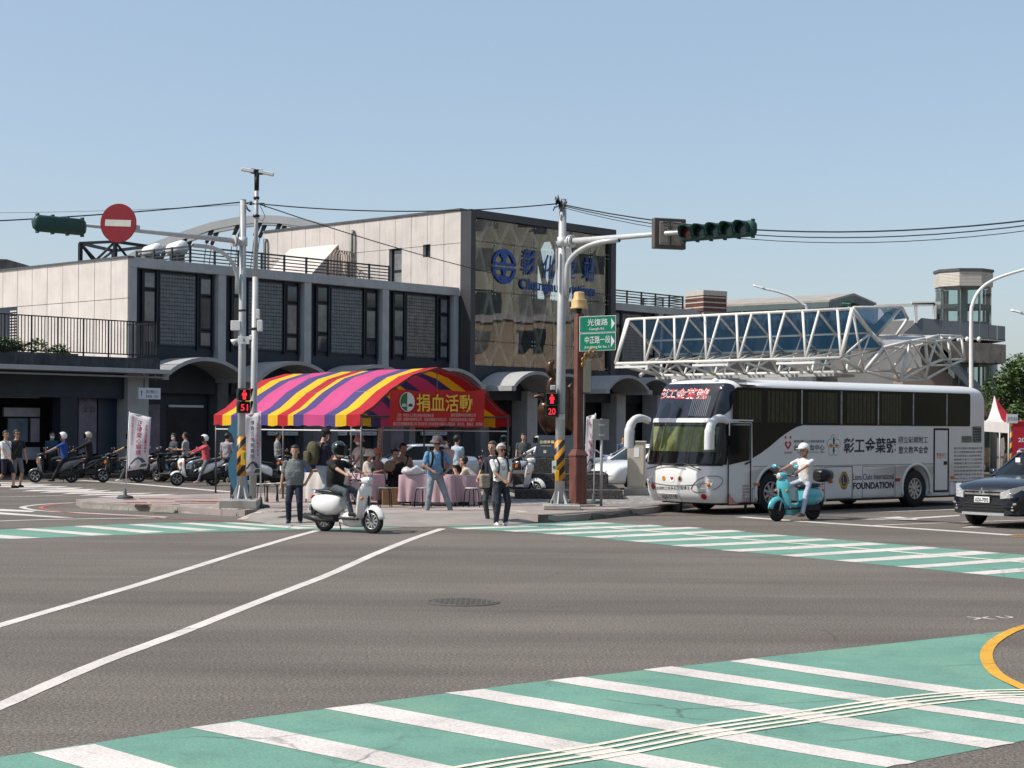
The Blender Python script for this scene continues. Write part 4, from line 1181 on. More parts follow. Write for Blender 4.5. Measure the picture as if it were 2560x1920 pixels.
# ------------------------------------------------ slim pole with two-armed lamp head
QY = 39.3
QP = GX(633, QY, KZ+0.2)
cp_ = thing('twin_lamp_pole', 'slim grey pole with T shaped twin lamp head beside the left mast', 'lamp pole', tuple(QP))
Hq = P(642, 432, QY).z - QP.z
xt = P(642, 432, QY).x - QP.x
tube_o('pole', [(0, 0, 0), (xt*0.2, 0, Hq*0.25), (xt*0.62, 0, Hq*0.68)], [0.085, 0.08, 0.07], GALV, cp_, 14)
tube_o('upper_tube', [(xt*0.62, 0, Hq*0.66), (xt, 0, Hq)], [0.058, 0.046], GALV, cp_, 12)
for y, rr in ((495, 0.07), (540, 0.078), (822, 0.084)):
    f_ = (P(642, y, QY).z-QP.z)/Hq; mb = MB(); mb.lathe([(rr, -0.03), (rr, 0.03)], (xt*f_*0.97, 0, f_*Hq), (0, 0, 1), 14); mb.build('strap', SIG_K, cp_)
mb = MB(); mb.lathe([(0.055, -0.42), (0.06, 0.0)], (xt, 0, Hq), (0, 0, 1), 12); mb.build('neck', SIG_K, cp_)
for sg_ in (-1, 1):
    a = V((xt, 0, Hq+0.03)) + V((sg_*0.06, 0, 0)); b = (P(604, 423, QY) if sg_ < 0 else P(684, 437, QY)) - QP
    mb = MB(); mb.bar(a, b, 0.16, 0.075); mb.build('lamp_head', WHITE_B, cp_, bevel=0.012)
    mb = MB(); mb.bar(V((xt, 0, Hq+0.02)), a.lerp(b, 0.25), 0.10, 0.11); mb.build('lamp_joint', SIG_K, cp_)
bxp('junction_box', 640, 649, 773, 797, QY, 0.14, WHITE_B, cp_, QP)
bxp('junction_box', 644, 656, 800, 828, QY, 0.16, WHITE_B, cp_, QP)
bxp('bracket', 624, 634, 838, 850, QY, 0.1, WHITE_B, cp_, QP)
mb = MB(); p = P(648, 508, QY)-QP
mb.tube([p, p+V((0.12, 0, 0.0)), p+V((0.14, 0, -0.1))], 0.012, 6); mb.tube([p+V((0.02, 0, -0.05)), p+V((0.14, 0, -0.3)), p+V((0.08, 0, -0.42)), p+V((-0.02, 0, -0.36))], 0.008, 6); mb.build('cable_clamps', SIG_K, cp_)

# ------------------------------------------------ right signal mast
RY = 39.0
RPt = GX(1400, RY, KZ)
rm = thing('signal_mast', 'grey signal mast with arm to the right near the brown post', 'signal mast', tuple(RPt))
box_o('footing', -0.38, 0.48, -0.36, 0.36, 0, 0.12, CONCB, rm, 0.02)
H = P(1404, 498, RY).z - KZ
xt = 0.03
pole_base(rm, 0.115, 0.12)
tube_o('pole', [(0, 0, 0.12), (xt/2, 0, H*0.5), (xt, 0, H)], [0.118, 0.105, 0.088], GALV, rm, 18)
mb = MB(); mb.lathe([(0.093, 0), (0.02, 0.012)], (xt, 0, H-0.004), (0, 0, 1), 16); mb.build('cap', GALV_L, rm)
z0, z1 = P(1400, 1202, RY).z-KZ, P(1400, 1100, RY).z-KZ
mb = MB(); mb.tube([(0, 0, z0), (0, 0, z1)], 0.124, 20); mb.build('hazard_band', CHEV, rm)
za = P(1415, 605, RY).z - KZ
AE = GX(1895, 35.6); ad = V((AE.x-RPt.x, AE.y-RPt.y, 0)); ad_n = ad.normalized()
tube_o('arm', [V((xt, 0, za))+ad_n*0.08, V((xt, 0, za+0.0))+ad*0.5, V((xt, 0, za+0.02))+ad*0.93], [0.072, 0.058, 0.04], GALV_L, rm, 14)
for t in (0.24, 0.30):
    mb = MB(); mb.lathe([(0.15, -0.03), (0.15, 0.0)], V((xt, 0, za))+ad_n*t, ad_n, 20, smooth=False); mb.build('arm_flange', GALV_L, rm)
mb = MB(); mb.lathe([(0.125, -0.11), (0.125, 0.11)], (xt, 0, za), (0, 0, 1), 18); mb.build('arm_collar', GALV_L, rm)
zb = P(1400, 740, RY).z - KZ
path = [V((0, 0, zb))+ad_n*0.17, V((0, 0, zb+0.6))+ad_n*0.17] + [V((0, 0, zb+0.6)) + ad_n*(0.17+1.25*(1-math.cos(t))) + V((0, 0, 0.60*math.sin(t))) for t in [math.pi/2*k/9 for k in range(1, 10)]]
path[-1] = path[-1] + ad_n*0.25
tube_o('curved_stub', path, 0.058, GALV_L, rm, 12)
mb = MB(); mb.lathe([(0.045, 0), (0.045, 0.004)], path[-1]+ad_n*0.002, ad_n, 12); mb.build('stub_mouth', SIG_K, rm)
bxp('sign_back_plate', 1412, 1428, 620, 719, RY+0.2, 0.02, GALV_L, rm, RPt, 0.003)
bxp('conduit_cover', 1389, 1393, 622, 720, RY-0.12, 0.05, GALV_L, rm, RPt, 0.003)
mb = MB(); p = P(1398, 510, RY)-RPt
for k in range(9):
    a = p + V((random.uniform(-0.14, 0.12), -0.12+random.uniform(-0.05, 0.05), random.uniform(-0.12, 0.14)))
    mb.tube([a, a+V((random.uniform(-0.1, 0.1), 0, random.uniform(-0.14, 0.14))), a+V((random.uniform(-0.12, 0.12), 0, random.uniform(-0.14, 0.1)))], 0.016, 6)
mb.tube([p+V((-0.02, -0.1, 0.0)), p+V((-0.03, -0.1, 0.2))], [0.05, 0.006], 8)
mb.build('cable_clamps', SIG_K, rm)
bxp('push_button_box', 1388, 1398, 1176, 1203, RY-0.16, 0.10, MATS['yellow box'], rm, RPt)
bxp('push_button_sign', 1380, 1391, 1152, 1182, RY-0.17, 0.03, WHITE_B, rm, RPt, 0.003)
bxp('push_button_label', 1382, 1389, 1165, 1172, RY-0.19, 0.006, MATS['button green'], rm, RPt, 0.001)
bxp('signal_clamp', 1394, 1412, 1035, 1049, RY-0.02, 0.3, GALV_L, rm, RPt, 0.01)
q_ = P(1381, 1013, RY-0.18)
ped_signal('pedestrian_signal', 'red man pedestrian signal with countdown on the right mast', (q_.x, q_.y, q_.z), math.radians(-10), '20')
bxp('camera_box', 1376, 1389, 963, 975, RY-0.15, 0.14, GALV_L, rm, RPt)
hp = P(1795, 578, 36.3)
signal_head('road_traffic_light', 'long dark green traffic light on the right mast arm', tuple(hp), math.atan2(ad_n.y, ad_n.x), 5, 0.352)
bp_ = P(1671, 585, 37.3)
bd = thing('signal_board', 'tan backed signal display box on the right mast arm', 'display board', tuple(bp_), math.radians(20))
TAN = mk('weathered tan panel', (0.30, 0.245, 0.20), 0.7, 0, 0.2, 4, streak=0.5, dirt=(0.17, 0.13, 0.11))
BRN = mk('brown frame', (0.10, 0.085, 0.075), 0.6, 0, 0.2, 3)
box_o('case', -0.39, 0.39, -0.10, 0.06, -0.34, 0.34, BRN, bd, 0.015)
for x0, x1 in ((-0.27, -0.02), (0.02, 0.27)):
    box_o('back_panel', x0, x1, -0.125, -0.102, -0.26, 0.26, TAN, bd, 0.01)
    for z0, z1 in ((-0.2, -0.04), (0.04, 0.2)): box_o('panel_recess', x0+0.05, x1-0.05, -0.132, -0.127, z0, z1, mk('panel tan light', (0.36, 0.31, 0.26), 0.7, 0, 0.2, 5), bd, 0.004)
box_o('arm_clip', -0.08, 0.08, 0.06, 0.3, -0.08, 0.05, GALV, bd)

# ------------------------------------------------ brown ornamental post with street signs
BY = 40.6
BPt = GX(1446, BY, KZ)
MAROON = mk('maroon painted steel', (0.13, 0.050, 0.038), 0.55, 0, 0.2, 4, streak=0.45, dirt=(0.24, 0.14, 0.115))
bpst = thing('street_name_post', 'maroon square post with green street name boards and ochre lantern', 'sign post', tuple(BPt), math.radians(28))
box_o('footing', -0.32, 0.32, -0.3, 0.3, 0, 0.05, CONCB, bpst)
zt = P(1446, 1141, BY).z-KZ
mb = MB(); a, b = 0.165, 0.105
mb.cbox(-a, a, -a, a, 0.05, zt, 0.02); mb.build('plinth', MAROON, bpst)
mb = MB(); mb.loft([[V((x*a*1.06, y*a*1.06, zt)) for x, y in ((-1,-1),(1,-1),(1,1),(-1,1))], [V((x*a*1.06, y*a*1.06, zt+0.04)) for x, y in ((-1,-1),(1,-1),(1,1),(-1,1))], [V((x*b, y*b, zt+0.18)) for x, y in ((-1,-1),(1,-1),(1,1),(-1,1))]], smooth=False); mb.build('shoulder', MAROON, bpst)
ztop = P(1448, 784, BY).z-KZ
box_o('shaft', -b*0.85, b*0.85, -b*0.85, b*0.85, zt+0.18, ztop, MAROON, bpst, 0.008)
OCHRE = mk('ochre lantern', (0.52, 0.36, 0.16), 0.6, 0, 0.12, 5)
mb = MB()
lz = P(1449, 772, BY).z-KZ; lt = P(1449, 729, BY).z-KZ; lh = lt-lz
def sq(r, z): return [V((r*math.copysign(abs(math.cos(t))**0.5, math.cos(t)), r*math.copysign(abs(math.sin(t))**0.5, math.sin(t)), z)) for t in [2*math.pi*k/20+0.02 for k in range(20)]]
mb.loft([sq(r, lz+lh*f) for r, f in ((0.19, 0), (0.185, 0.06), (0.165, 0.12), (0.162, 0.46), (0.15, 0.54), (0.118, 0.60), (0.112, 0.90), (0.09, 0.98), (0.03, 1.0))]); mb.build('lantern', OCHRE, bpst)
mb = MB(); mb.lathe([(0.07, 0), (0.05, 0.05), (0.09, 0.09), (0.05, 0.12)], (0, 0, ztop), (0, 0, 1), 12); mb.build('lantern_foot', METAL_B, bpst)
GRN = mk('sign green', (0.005, 0.225, 0.125), 0.4, 0, 0.08, 2)
SWHITE = mk('sign white', (0.82, 0.84, 0.82), 0.45, 0, 0.04, 3)
rot = math.radians(28)
for (xa, ya0, ya1, xb, yb0, yb1, t1, t2) in ((1448.6, 792.5, 832.6, 1539.7, 787, 829, '光復路', 'Guangfu Rd.'), (1448.6, 834, 878.5, 1539, 830.5, 875, '中正路一段', 'Jhongjheng Rd. Sec. 1')):
    Ya, Yb = BY-0.16, BY-0.33
    A, B_, Cq, D_ = P(xa, ya1, Ya), P(xb, yb1, Yb), P(xb, yb0, Yb), P(xa, ya0, Ya)
    inv = Matrix.Rotation(-rot, 3, 'Z')
    L_ = [inv @ (q-BPt) for q in (A, B_, Cq, D_)]
    cen = sum(L_, V((0, 0, 0)))/4
    xd = (L_[1]-L_[0]).normalized(); ud = V((0, 0, 1)); nn = xd.cross(ud).normalized()
    w = (L_[1]-L_[0]).length; h = ((L_[3]-L_[0]).length + (L_[2]-L_[1]).length)/2
    def rect(x0, x1, z0, z1, off): return [cen + xd*x + ud*z + nn*off for x, z in ((x0, z0), (x1, z0), (x1, z1), (x0, z1))]
    mb = MB(); mb.prism(rect(-w/2, w/2, -h/2, h/2, 0.0), nn*-0.03); bo = mb.build('name_board', SWHITE, bpst, recalc=True)
    mb = MB(); mb.prism(rect(-w/2+0.014, w/2-0.014, -h/2+0.014, h/2-0.014, 0.003), nn*0.0005); mb.build('green_field', GRN, bo, recalc=True)
    mb = MB(); mb.prism([cen+xd*(w*0.375)+ud*(h*0.34)+nn*0.006, cen+xd*(w*0.375)-ud*(h*0.34)+nn*0.006, cen+xd*(w*0.475)+nn*0.006], nn*0.001); mb.build('arrow', SWHITE, bo, recalc=True)
    mb = MB(); put_text(mb, t1, cen+xd*(-0.0)*w+ud*h*0.12, xd, ud, w*(0.56 if len(t1) == 3 else 0.70), h*0.42, bold=0.006, lift=0.007)
    put_text(mb, t2, cen-xd*(0.02)*w-ud*h*0.30, xd, ud, w*(0.42 if len(t2) < 13 else 0.68), h*0.19, lift=0.007, bold=0.006); mb.build('lettering', SWHITE, bo)
inv = Matrix.Rotation(-rot, 3, 'Z')
mb = MB()
for cx, cy, rr in ((1478, 882, 10), (1466, 890, 8), (1459, 900, 7), (1458, 912, 6), (1486, 881, 5)):
    c_ = inv @ (P(cx, cy, BY-0.25)-BPt); R_ = rr*BY/FPX
    pts = [c_ + V((math.cos(t), 0, math.sin(t)))*R_*(1-t/9) for t in [k*0.55 for k in range(11)]]
    mb.tube(pts, 0.022, 7)
mb.build('scroll_bracket', mk('gilded scroll', (0.34, 0.20, 0.055), 0.5, 0.3, 0.2, 8), bpst)
jp = GX(1468, 41.2)
jb = thing('hanging_cabinet', 'narrow olive grey cabinet box hung behind the maroon post', 'cabinet', (jp.x, 41.3, KZ))
bxp('cabinet_case', 1458, 1478, 900, 981, 41.3, 0.25, mk('olive grey', (0.18, 0.18, 0.15), 0.6, 0, 0.15, 3), jb, V((jp.x, 41.3, KZ)))
tube_o('support', [(-0.08, 0, 0), (-0.08, 0, P(1468, 985, 41.3).z-KZ)], 0.03, METAL_D, jb)
sb = GX(1504, 40.9, KZ)
sgb = thing('road_sign_back', 'grey square road sign seen from behind on a thin post', 'road sign', tuple(sb))
tube_o('post', [(0, 0, 0), (0, 0, P(1504, 1047, 40.9).z-KZ)], 0.036, GALV, sgb, 10)
bxp('sign_plate', 1481, 1523, 1048, 1100, 40.85, 0.012, mk('bare sign back', (0.27, 0.27, 0.25), 0.5, 0.5, 0.12, 3, streak=0.3), sgb, sb, 0.003)
for y in (1062, 1088): bxp('clamp', 1497, 1511, y-2, y+2, 40.89, 0.10, GALV_L, sgb, sb, 0.003)
ub = GX(1592, 47.5, KZ)
uc = thing('utility_cabinet', 'beige utility cabinet beside the coach with a notice taped on', 'cabinet', tuple(ub), math.radians(-8))
BEIGE = mk('beige cabinet paint', (0.52, 0.47, 0.37), 0.5, 0, 0.06, 2, streak=0.2)
w = 43*47.5/FPX/2; zt = P(1592, 1106, 47.5).z-KZ
box_o('footing', -w-0.1, w+0.1, -0.32, 0.32, 0, 0.2, CONCB, uc, 0.02)
box_o('case', -w, w, -0.22, 0.22, 0.2, zt, BEIGE, uc, 0.012)
box_o('door', -w+0.03, w-0.03, -0.232, -0.22, 0.25, zt-0.08, BEIGE, uc, 0.005)
box_o('roof_lid', -w-0.03, w+0.03, -0.26, 0.26, zt+0.001, zt+0.04, BEIGE, uc, 0.008)
box_o('taped_notice', -0.06, 0.09, -0.240, -0.234, zt-0.42, zt-0.15, SWHITE, uc, 0.001)

# ------------------------------------------------ overhead cables
def cable(label, a, b, sag, r=0.012, n=18):
    pts = [a.lerp(b, k/n) - V((0, 0, sag*4*(k/n)*(1-k/n))) for k in range(n+1)]
    mb = MB(); mb.tube(pts, r, 6)
    return tag(mb.build('overhead_cable', BLK, None), label, 'cable', 'overhead cables')
tl, tq, trr = P(606, 505, LY), P(644, 509, QY-0.08), P(1396, 509, RY-0.1)
cable('thick cable running off left from the left mast top', tl, P(-420, 566, 36), 0.10, 0.016)
cable('thin upper cable crossing the sky left of the left mast', P(600, 512, LY), P(-420, 526, 46), 0.12, 0.005)
cable('short cable linking the left mast and the lamp pole', tl, tq, 0.03, 0.012)
cable('cable spanning from the lamp pole to the right mast', tq, trr, 0.18, 0.015)
cable('upper thick cable running off right from the right mast', trr, P(2800, 519, 31), 0.55, 0.017)
cable('second thick cable just below the upper right one', P(1397, 512, RY-0.1), P(2800, 528, 31), 0.62, 0.013)
cable('lowest thin cable running off right from the right mast', P(1396, 516, RY-0.1), P(2800, 540, 31), 0.66, 0.009)
cable('thin twisted cable slanting down across the station front', tq, P(1742, 752, 76), 0.6, 0.013)
# ================================================================== vehicles
TYRE = mk('tyre rubber', (0.014, 0.014, 0.015), 0.8, 0, 0.3, 9)
RIM = mk('alloy rim', (0.42, 0.43, 0.44), 0.35, 0.7, 0.12, 6)
RIM_D = mk('dark rim', (0.035, 0.036, 0.038), 0.4, 0.5, 0.2, 6)
BLACK_P = mk('black plastic', (0.016, 0.016, 0.017), 0.5, 0, 0.2, 7)
SEAT_B = mk('black vinyl seat', (0.014, 0.014, 0.015), 0.38, 0, 0.2, 8)
CHROME = mk('chrome', (0.75, 0.76, 0.77), 0.12, 1.0, 0.04, 3)
HEADL = mk('headlamp glass', (0.62, 0.63, 0.62), 0.08, 0.35, 0.35, 22, spec=0.8)
AMBER = mk('amber lens', (0.55, 0.16, 0.02), 0.25, 0, 0.15, 8)
REDL = mk('red lens', (0.38, 0.012, 0.012), 0.25, 0, 0.15, 8)
PLATE = mk('white number plate', (0.72, 0.73, 0.72), 0.4, 0, 0.03, 4)
WINB = mk('dark vehicle glass', (0.006, 0.007, 0.007), 0.04, 0, 0.3, 2, spec=0.3)
BUSW = mk('coach white paint', (0.68, 0.685, 0.67), 0.32, 0, 0.03, 1.0, coat=0.2, streak=0.06)
NAVYT = mk('navy lettering', (0.012, 0.014, 0.045), 0.5)
REDT = mk('red lettering', (0.50, 0.015, 0.025), 0.5)
GREYL = mk('panel gap', (0.10, 0.105, 0.11), 0.6)
def cut(o, cutters):
    for c in cutters:
        co = c.build('cutter', TYRE, o.parent, recalc=True)
        md = o.modifiers.new('cut', 'BOOLEAN'); md.operation = 'DIFFERENCE'; md.solver = 'EXACT'; md.object = co
    dg = bpy.context.evaluated_depsgraph_get(); dg.update()
    me = bpy.data.meshes.new_from_object(o.evaluated_get(dg))
    old = o.data
    cs = [md.object for md in o.modifiers if md.type == 'BOOLEAN']
    o.modifiers.clear(); o.data = me
    for c in cs: bpy.data.objects.remove(c)
    me.materials.clear()
    for m in old.materials: me.materials.append(m)
    return o
def wheel(name, parent, c, r, w, rim_mat, side=1, spokes=5, rim_r=0.66, both=False):
    """c = centre, axis y; side=+1 outer face towards +y"""
    mb = MB(); y = w/2
    mb.lathe([(r*rim_r, -y*0.9), (r*0.93, -y), (r, -y*0.7), (r, y*0.7), (r*0.93, y), (r*rim_r, y*0.9)], c, (0, side, 0), 28, cap=False)
    ty = mb.build(name, TYRE, parent)
    mb = MB(); c = V(c)
    if both: mb.lathe([(0.02, -y*0.3), (r*rim_r*0.88, -y*0.4), (r*rim_r, -y*0.85), (r*rim_r, y*0.85), (r*rim_r*0.88, y*0.4), (0.02, y*0.3)], c, (0, side, 0), 28)
    else: mb.lathe([(r*rim_r, -y*0.85), (r*rim_r, y*0.8), (r*rim_r*0.93, y*0.86), (r*rim_r*0.88, y*0.45), (0.02, y*0.35)], c, (0, side, 0), 28)
    mb.build('rim_dish', RIM_D, ty)
    for side in ((1, -1) if both else (side,)):
        mb = MB()
        _rim(mb, c, r, w, y, side, spokes, rim_r); mb.build('rim', rim_mat, ty)
    return ty
def _rim(mb, c, r, w, y, side, spokes, rim_r):
    for k in range(spokes):
        a = 2*math.pi*k/spokes + 0.3; d = V((math.cos(a), 0, math.sin(a)))
        mb.bar(c + V((0, side*y*0.55, 0)) + d*r*0.08, c + V((0, side*y*0.66, 0)) + d*r*rim_r*0.93, r*0.14, w*0.12, up=V((0, 1, 0)))
    mb.lathe([(r*0.15, y*0.4), (r*0.14, y*0.75), (r*0.08, y*0.8)], c, (0, side, 0), 14)
    mb.lathe([(r*rim_r*0.99, y*0.80), (r*rim_r*0.99, y*0.92), (r*rim_r*0.90, y*0.92), (r*rim_r*0.90, y*0.6)], c, (0, side, 0), 28, cap=False)
# ------------------------------------------------ coach
BH = V((-0.77, -0.638, 0)); BL = V((0.638, -0.77, 0))
BW = V((6.42, 40.9, 0))
BO = BW - BL*1.25
bus = thing('coach', 'white blood donation coach with black windows parked by the kerb', 'bus', tuple(BO), math.atan2(BH.y, BH.x))
def bus_local(p): q = p-BO; return V((q.dot(BH), q.dot(BL), q.z))
def BS(x, y, off=1.25):
    """sight line -> (x, z) on the coach's left side"""
    a, b = ray(x, y)
    o = BO + BL*off
    t = (a*o.y - o.x)/(BH.x - a*BH.y)
    Y = o.y + BH.y*t
    return t, CAM_H + b*Y
prof = [(0.30, -0.16), (0.36, -0.08), (0.5, -0.01), (0.75, 0.03), (1.0, 0.03), (1.22, -0.03), (1.7, -0.12), (2.18, -0.22), (2.30, -0.25), (2.60, -0.36), (3.00, -0.52), (3.10, -0.565), (3.17, -0.61), (3.22, -0.70), (3.26, -0.95), (3.28, -1.8)]
def lerp_tab(tab, z):
    if z <= tab[0][0]: return tab[0][1]
    for (a, va), (b, vb) in zip(tab, tab[1:]):
        if z <= b: return va + (vb-va)*(z-a)/(b-a)
    return tab[-1][1]
hwt = [(0.28, 1.22), (0.34, 1.245), (0.5, 1.25), (2.2, 1.25), (2.95, 1.24), (3.08, 1.215), (3.16, 1.15), (3.22, 1.03), (3.26, 0.85), (3.28, 0.6)]
def front_x(y, z):
    hw = lerp_tab(hwt, z); u = min(1.0, abs(y)/hw)
    base = 2.22 + lerp_tab(prof, z)
    k = 0.20*u**2 + 0.52*max(0.0, (u-0.80)/0.20)**2.2
    return base - k
def FS(y, z, off=0.0):
    e = 0.01
    p = V((front_x(y, z), y, z))
    dy = V((front_x(y+e, z)-front_x(y-e, z), 2*e, 0)); dz = V((front_x(y, z+e)-front_x(y, z-e), 0, 2*e))
    n = dy.cross(dz)
    if n.length > 1e-9: n.normalize()
    if n.x < 0: n = -n
    return p + n*off
def BF(x, y):
    """sight line -> (y, z) on the coach's front"""
    u, z = 0.0, 1.5
    def proj(u, z):
        p = FS(u, z); w = BO + BH*p.x + BL*p.y + V((0, 0, p.z)); return px_of(w)
    for _ in range(30):
        p0 = proj(u, z); h = 0.01
        pu, pz = proj(u+h, z), proj(u, z+h)
        a, b, c, d = (pu[0]-p0[0])/h, (pz[0]-p0[0])/h, (pu[1]-p0[1])/h, (pz[1]-p0[1])/h
        ex, ey = x-p0[0], y-p0[1]; det = a*d-b*c
        if abs(det) < 1e-6: break
        u += max(-0.3, min(0.3, (ex*d-b*ey)/det)); z += max(-0.3, min(0.3, (a*ey-c*ex)/det))
        u = max(-1.2, min(1.2, u)); z = max(0.2, min(3.18, z))
    return u, z
REAR = BS(2466, 1150)[0]
zs = [0.28, 0.30, 0.36, 0.5, 0.75, 1.0, 1.22, 1.45, 1.7, 1.95, 2.18, 2.30, 2.42, 2.55, 2.68, 2.80, 2.95, 3.05, 3.10, 3.15, 3.19, 3.22, 3.25, 3.27, 3.28]
us = [-1, -0.985, -0.96, -0.93, -0.88, -0.80, -0.6, -0.3, 0, 0.3, 0.6, 0.80, 0.88, 0.93, 0.96, 0.985, 1]
rings = []
for z in zs:
    hw = lerp_tab(hwt, z); fx = [V((front_x(u*hw, z), u*hw, z)) for u in us]
    rr = 0.16 + max(0, z-2.9)*0.6
    rear = [V((REAR+rr, hw, z)), V((REAR+rr*0.3, hw-rr*0.3, z)), V((REAR, hw-rr, z)), V((REAR, -hw+rr, z)), V((REAR+rr*0.3, -hw+rr*0.3, z)), V((REAR+rr, -hw, z))]
    mid_ = [V((x, hw, z)) for x in (1.2, 0.0, -3.0, -6.0)]
    mid2 = [V((x, -hw, z)) for x in (-6.0, -3.0, 0.0, 1.2)]
    rings.append(fx + mid_ + rear + mid2)
mb = MB(); mb.loft(rings, smooth=True)
body = mb.build('body', BUSW, bus, recalc=True)
wx = [BS(1933, 1230)[0], BS(2292, 1225)[0]]
cs = []
for x in wx:
    c = MB(); c.lathe([(0.60, -0.5), (0.60, 0.5)], (x, 1.2, 0.52), (0, 1, 0), 30); cs.append(c)
    c = MB(); c.lathe([(0.60, -0.5), (0.60, 0.5)], (x, -1.2, 0.52), (0, 1, 0), 30); cs.append(c)
cut(body, cs)
for k, x in enumerate(wx):
    for sd in (1, -1):
        w_ = wheel('wheel', bus, (x, sd*1.07, 0.49), 0.49, 0.28, RIM, sd, 10 if k else 8, 0.58)
    mb = MB(); mb.box(x-0.62, x+0.62, -0.9, 0.9, 0.32, 1.15); mb.build('wheel_well', BLACK_P, bus)
    for sd in (1,):
        mb = MB(); n = 22; R_ = []
        for i in range(n+1):
            a = math.radians(-18 + 216*i/n)
            R_.append([V((x+r_*math.cos(a), y_, 0.52+r_*math.sin(a))) for r_, y_ in ((0.595, 1.20), (0.595, 1.268), (0.665, 1.262), (0.665, 1.20))])
        mb.loft(R_); mb.build('arch_trim', BUSW, bus, recalc=True)
mb = MB(); mb.box(REAR+0.4, 1.6, -1.0, 1.0, 0.22, 0.30); mb.build('underbody', BLACK_P, bus)
for x_, y_ in ((1.0, -0.4), (0.55, 1.0)):
    mb = MB(); mb.tube([(1.55 if y_ < 0 else 0.75, y_, 0.0), (1.55 if y_ < 0 else 0.75, y_, 0.3)], 0.035, 8); mb.build('levelling_jack', METAL_D, bus)
def side_poly(name, pts, mat, y0=1.252, th=0.006, parent=None):
    mb = MB(); mb.prism([V((x, y0, z)) for x, z in pts], (0, th, 0)); return mb.build(name, mat, parent or bus, recalc=True)
z1 = lambda x, y: BS(1540 + x*640/2212, 900 + y*640/2212)
z2 = lambda x, y: BS(2060 + x*500/1659, 900 + y*500/1659)
ztop, zbot = 3.06, 2.16
xr = z2(1212, 400)[0]; xf = z1(1008, 350)[0]
xc = z1(1620, 568)[0]; xd = z1(1176, 600)[0]
def rz(p): return p
sw = [(xr, zbot+0.05), (xr+0.03, zbot)] + [(xc, zbot), (z1(1560, 575)[0], z1(1560, 578)[1]), z1(1500, 612), z1(1420, 668), z1(1330, 745), z1(1250, 805), z1(1180, 848), (xd, z1(1176, 540)[1]), (xf, z1(1005, 512)[1]), (xf, z1(1008, 300)[1]), (xf-0.05, ztop-0.06), (xf-0.16, ztop), (xr+0.05, ztop), (xr, ztop-0.05)]
sb_ = side_poly('side_glazing', sw, WINB)
PIL = mk('worn window seal', (0.30, 0.31, 0.29), 0.5, 0, 0.3, 6)
for f, x in ((z1, 1605), (z1, 1945), (z2, 145), (z2, 450), (z2, 740), (z2, 1018)):
    t = f(x, 300)[0]; side_poly('window_pillar', [(t-0.025, zbot+0.02), (t+0.025, zbot+0.02), (t+0.025, ztop-0.03), (t-0.025, ztop-0.03)], PIL, 1.259, 0.003)
OLIVE = mk('olive curtain behind glass', (0.022, 0.026, 0.010), 0.35, 0, 0.5, 9, spec=0.6)
for f, a, b in ((z1, 1060, 1255), (z1, 1310, 1560), (z1, 1660, 1880), (z2, 20, 110), (z2, 190, 420), (z2, 480, 640)):
    xa, xb = f(a, 300)[0], f(b, 300)[0]
    mb = MB(); n = 20
    rr_ = [[V((xa+(xb-xa)*i/n, 1.2582+0.003*math.sin(i*2.1)+0.001, z)) for z in (zbot+0.06, ztop-0.08)] for i in range(n+1)]
    mb.loft(rr_, closed=False, cap=False); mb.build('side_curtain', OLIVE, bus, recalc=True)
xl = z1(966, 700)[0]; xrr = z1(1166, 700)[0]
zt_, zb_ = z1(1000, 545)[1], z1(1060, 1255)[1]
def frame_poly(name, x0, x1, z0, z1_, t, mat, y0=1.253, th=0.012):
    o = None
    for a, b, c, d in ((x0, x1, z0, z0+t), (x0, x1, z1_-t, z1_), (x0, x0+t, z0+t, z1_-t), (x1-t, x1, z0+t, z1_-t)):
        side_poly(name, [(a, c), (b, c), (b, d), (a, d)], mat, y0, th)
frame_poly('door_seal', min(xl, xrr), max(xl, xrr), zb_, zt_, 0.028, WINB)
side_poly('door_rail', [(xrr-0.05, zt_+0.05), (xl+0.03, zt_+0.06), (xl+0.03, zt_+0.09), (xrr-0.05, zt_+0.08)], BUSW, 1.256, 0.02)
side_poly('door_window', [(xrr+0.05, z1(1150, 865)[1]), (xl-0.05, z1(985, 905)[1]), (xl-0.05, zt_-0.05), (xrr+0.05, zt_-0.05)], WINB, 1.256)
a = z1(1110, 905); b = z1(1152, 885); side_poly('door_handle', [(a[0], a[1]), (b[0], b[1]), (b[0], b[1]+0.035), (a[0], a[1]+0.035)], BLACK_P, 1.262, 0.03)
PINK = mk('pink decal', (0.55, 0.23, 0.20), 0.5)
side_poly('pink_decal', [z1(968, 1258), z1(968, 1140), z1(1000, 1190), z1(1040, 1235), z1(1090, 1256)], PINK, 1.253, 0.003)
tb = MB()
for k in range(6):
    p = z1(1120, 1088+k*27); put_text(tb, ['捐血服務台', '血型篩檢', '諮詢室', '愛心', '熱血', '捐血專車'][k], (p[0], 1.2535, p[1]), (-1, 0, 0), (0, 0, 1), 0.24, 0.06)
tb.build('door_lettering', mk('crimson lettering', (0.30, 0.03, 0.07), 0.5), bus)
xa, xb = z2(908, 700)[0], z2(1034, 700)[0]
za, zb2 = z2(970, 1095)[1], z2(970, 566)[1]
frame_poly('emergency_door_seal', min(xa, xb), max(xa, xb), za, zb2, 0.05, WINB)
side_poly('emergency_door', [(min(xa, xb)+0.06, za+0.06), (max(xa, xb)-0.06, za+0.06), (max(xa, xb)-0.06, zb2-0.06), (min(xa, xb)+0.06, zb2-0.06)], BUSW, 1.2525, 0.008)
tb = MB(); p = z2(970, 785); put_text(tb, '緊急出口', (p[0], 1.262, p[1]), (-1, 0, 0), (0, 0, 1), 0.42, 0.10); p = z2(970, 812); put_text(tb, 'Emergency Exit', (p[0], 1.262, p[1]), (-1, 0, 0), (0, 0, 1), 0.42, 0.04); tb.build('exit_lettering', REDT, bus)
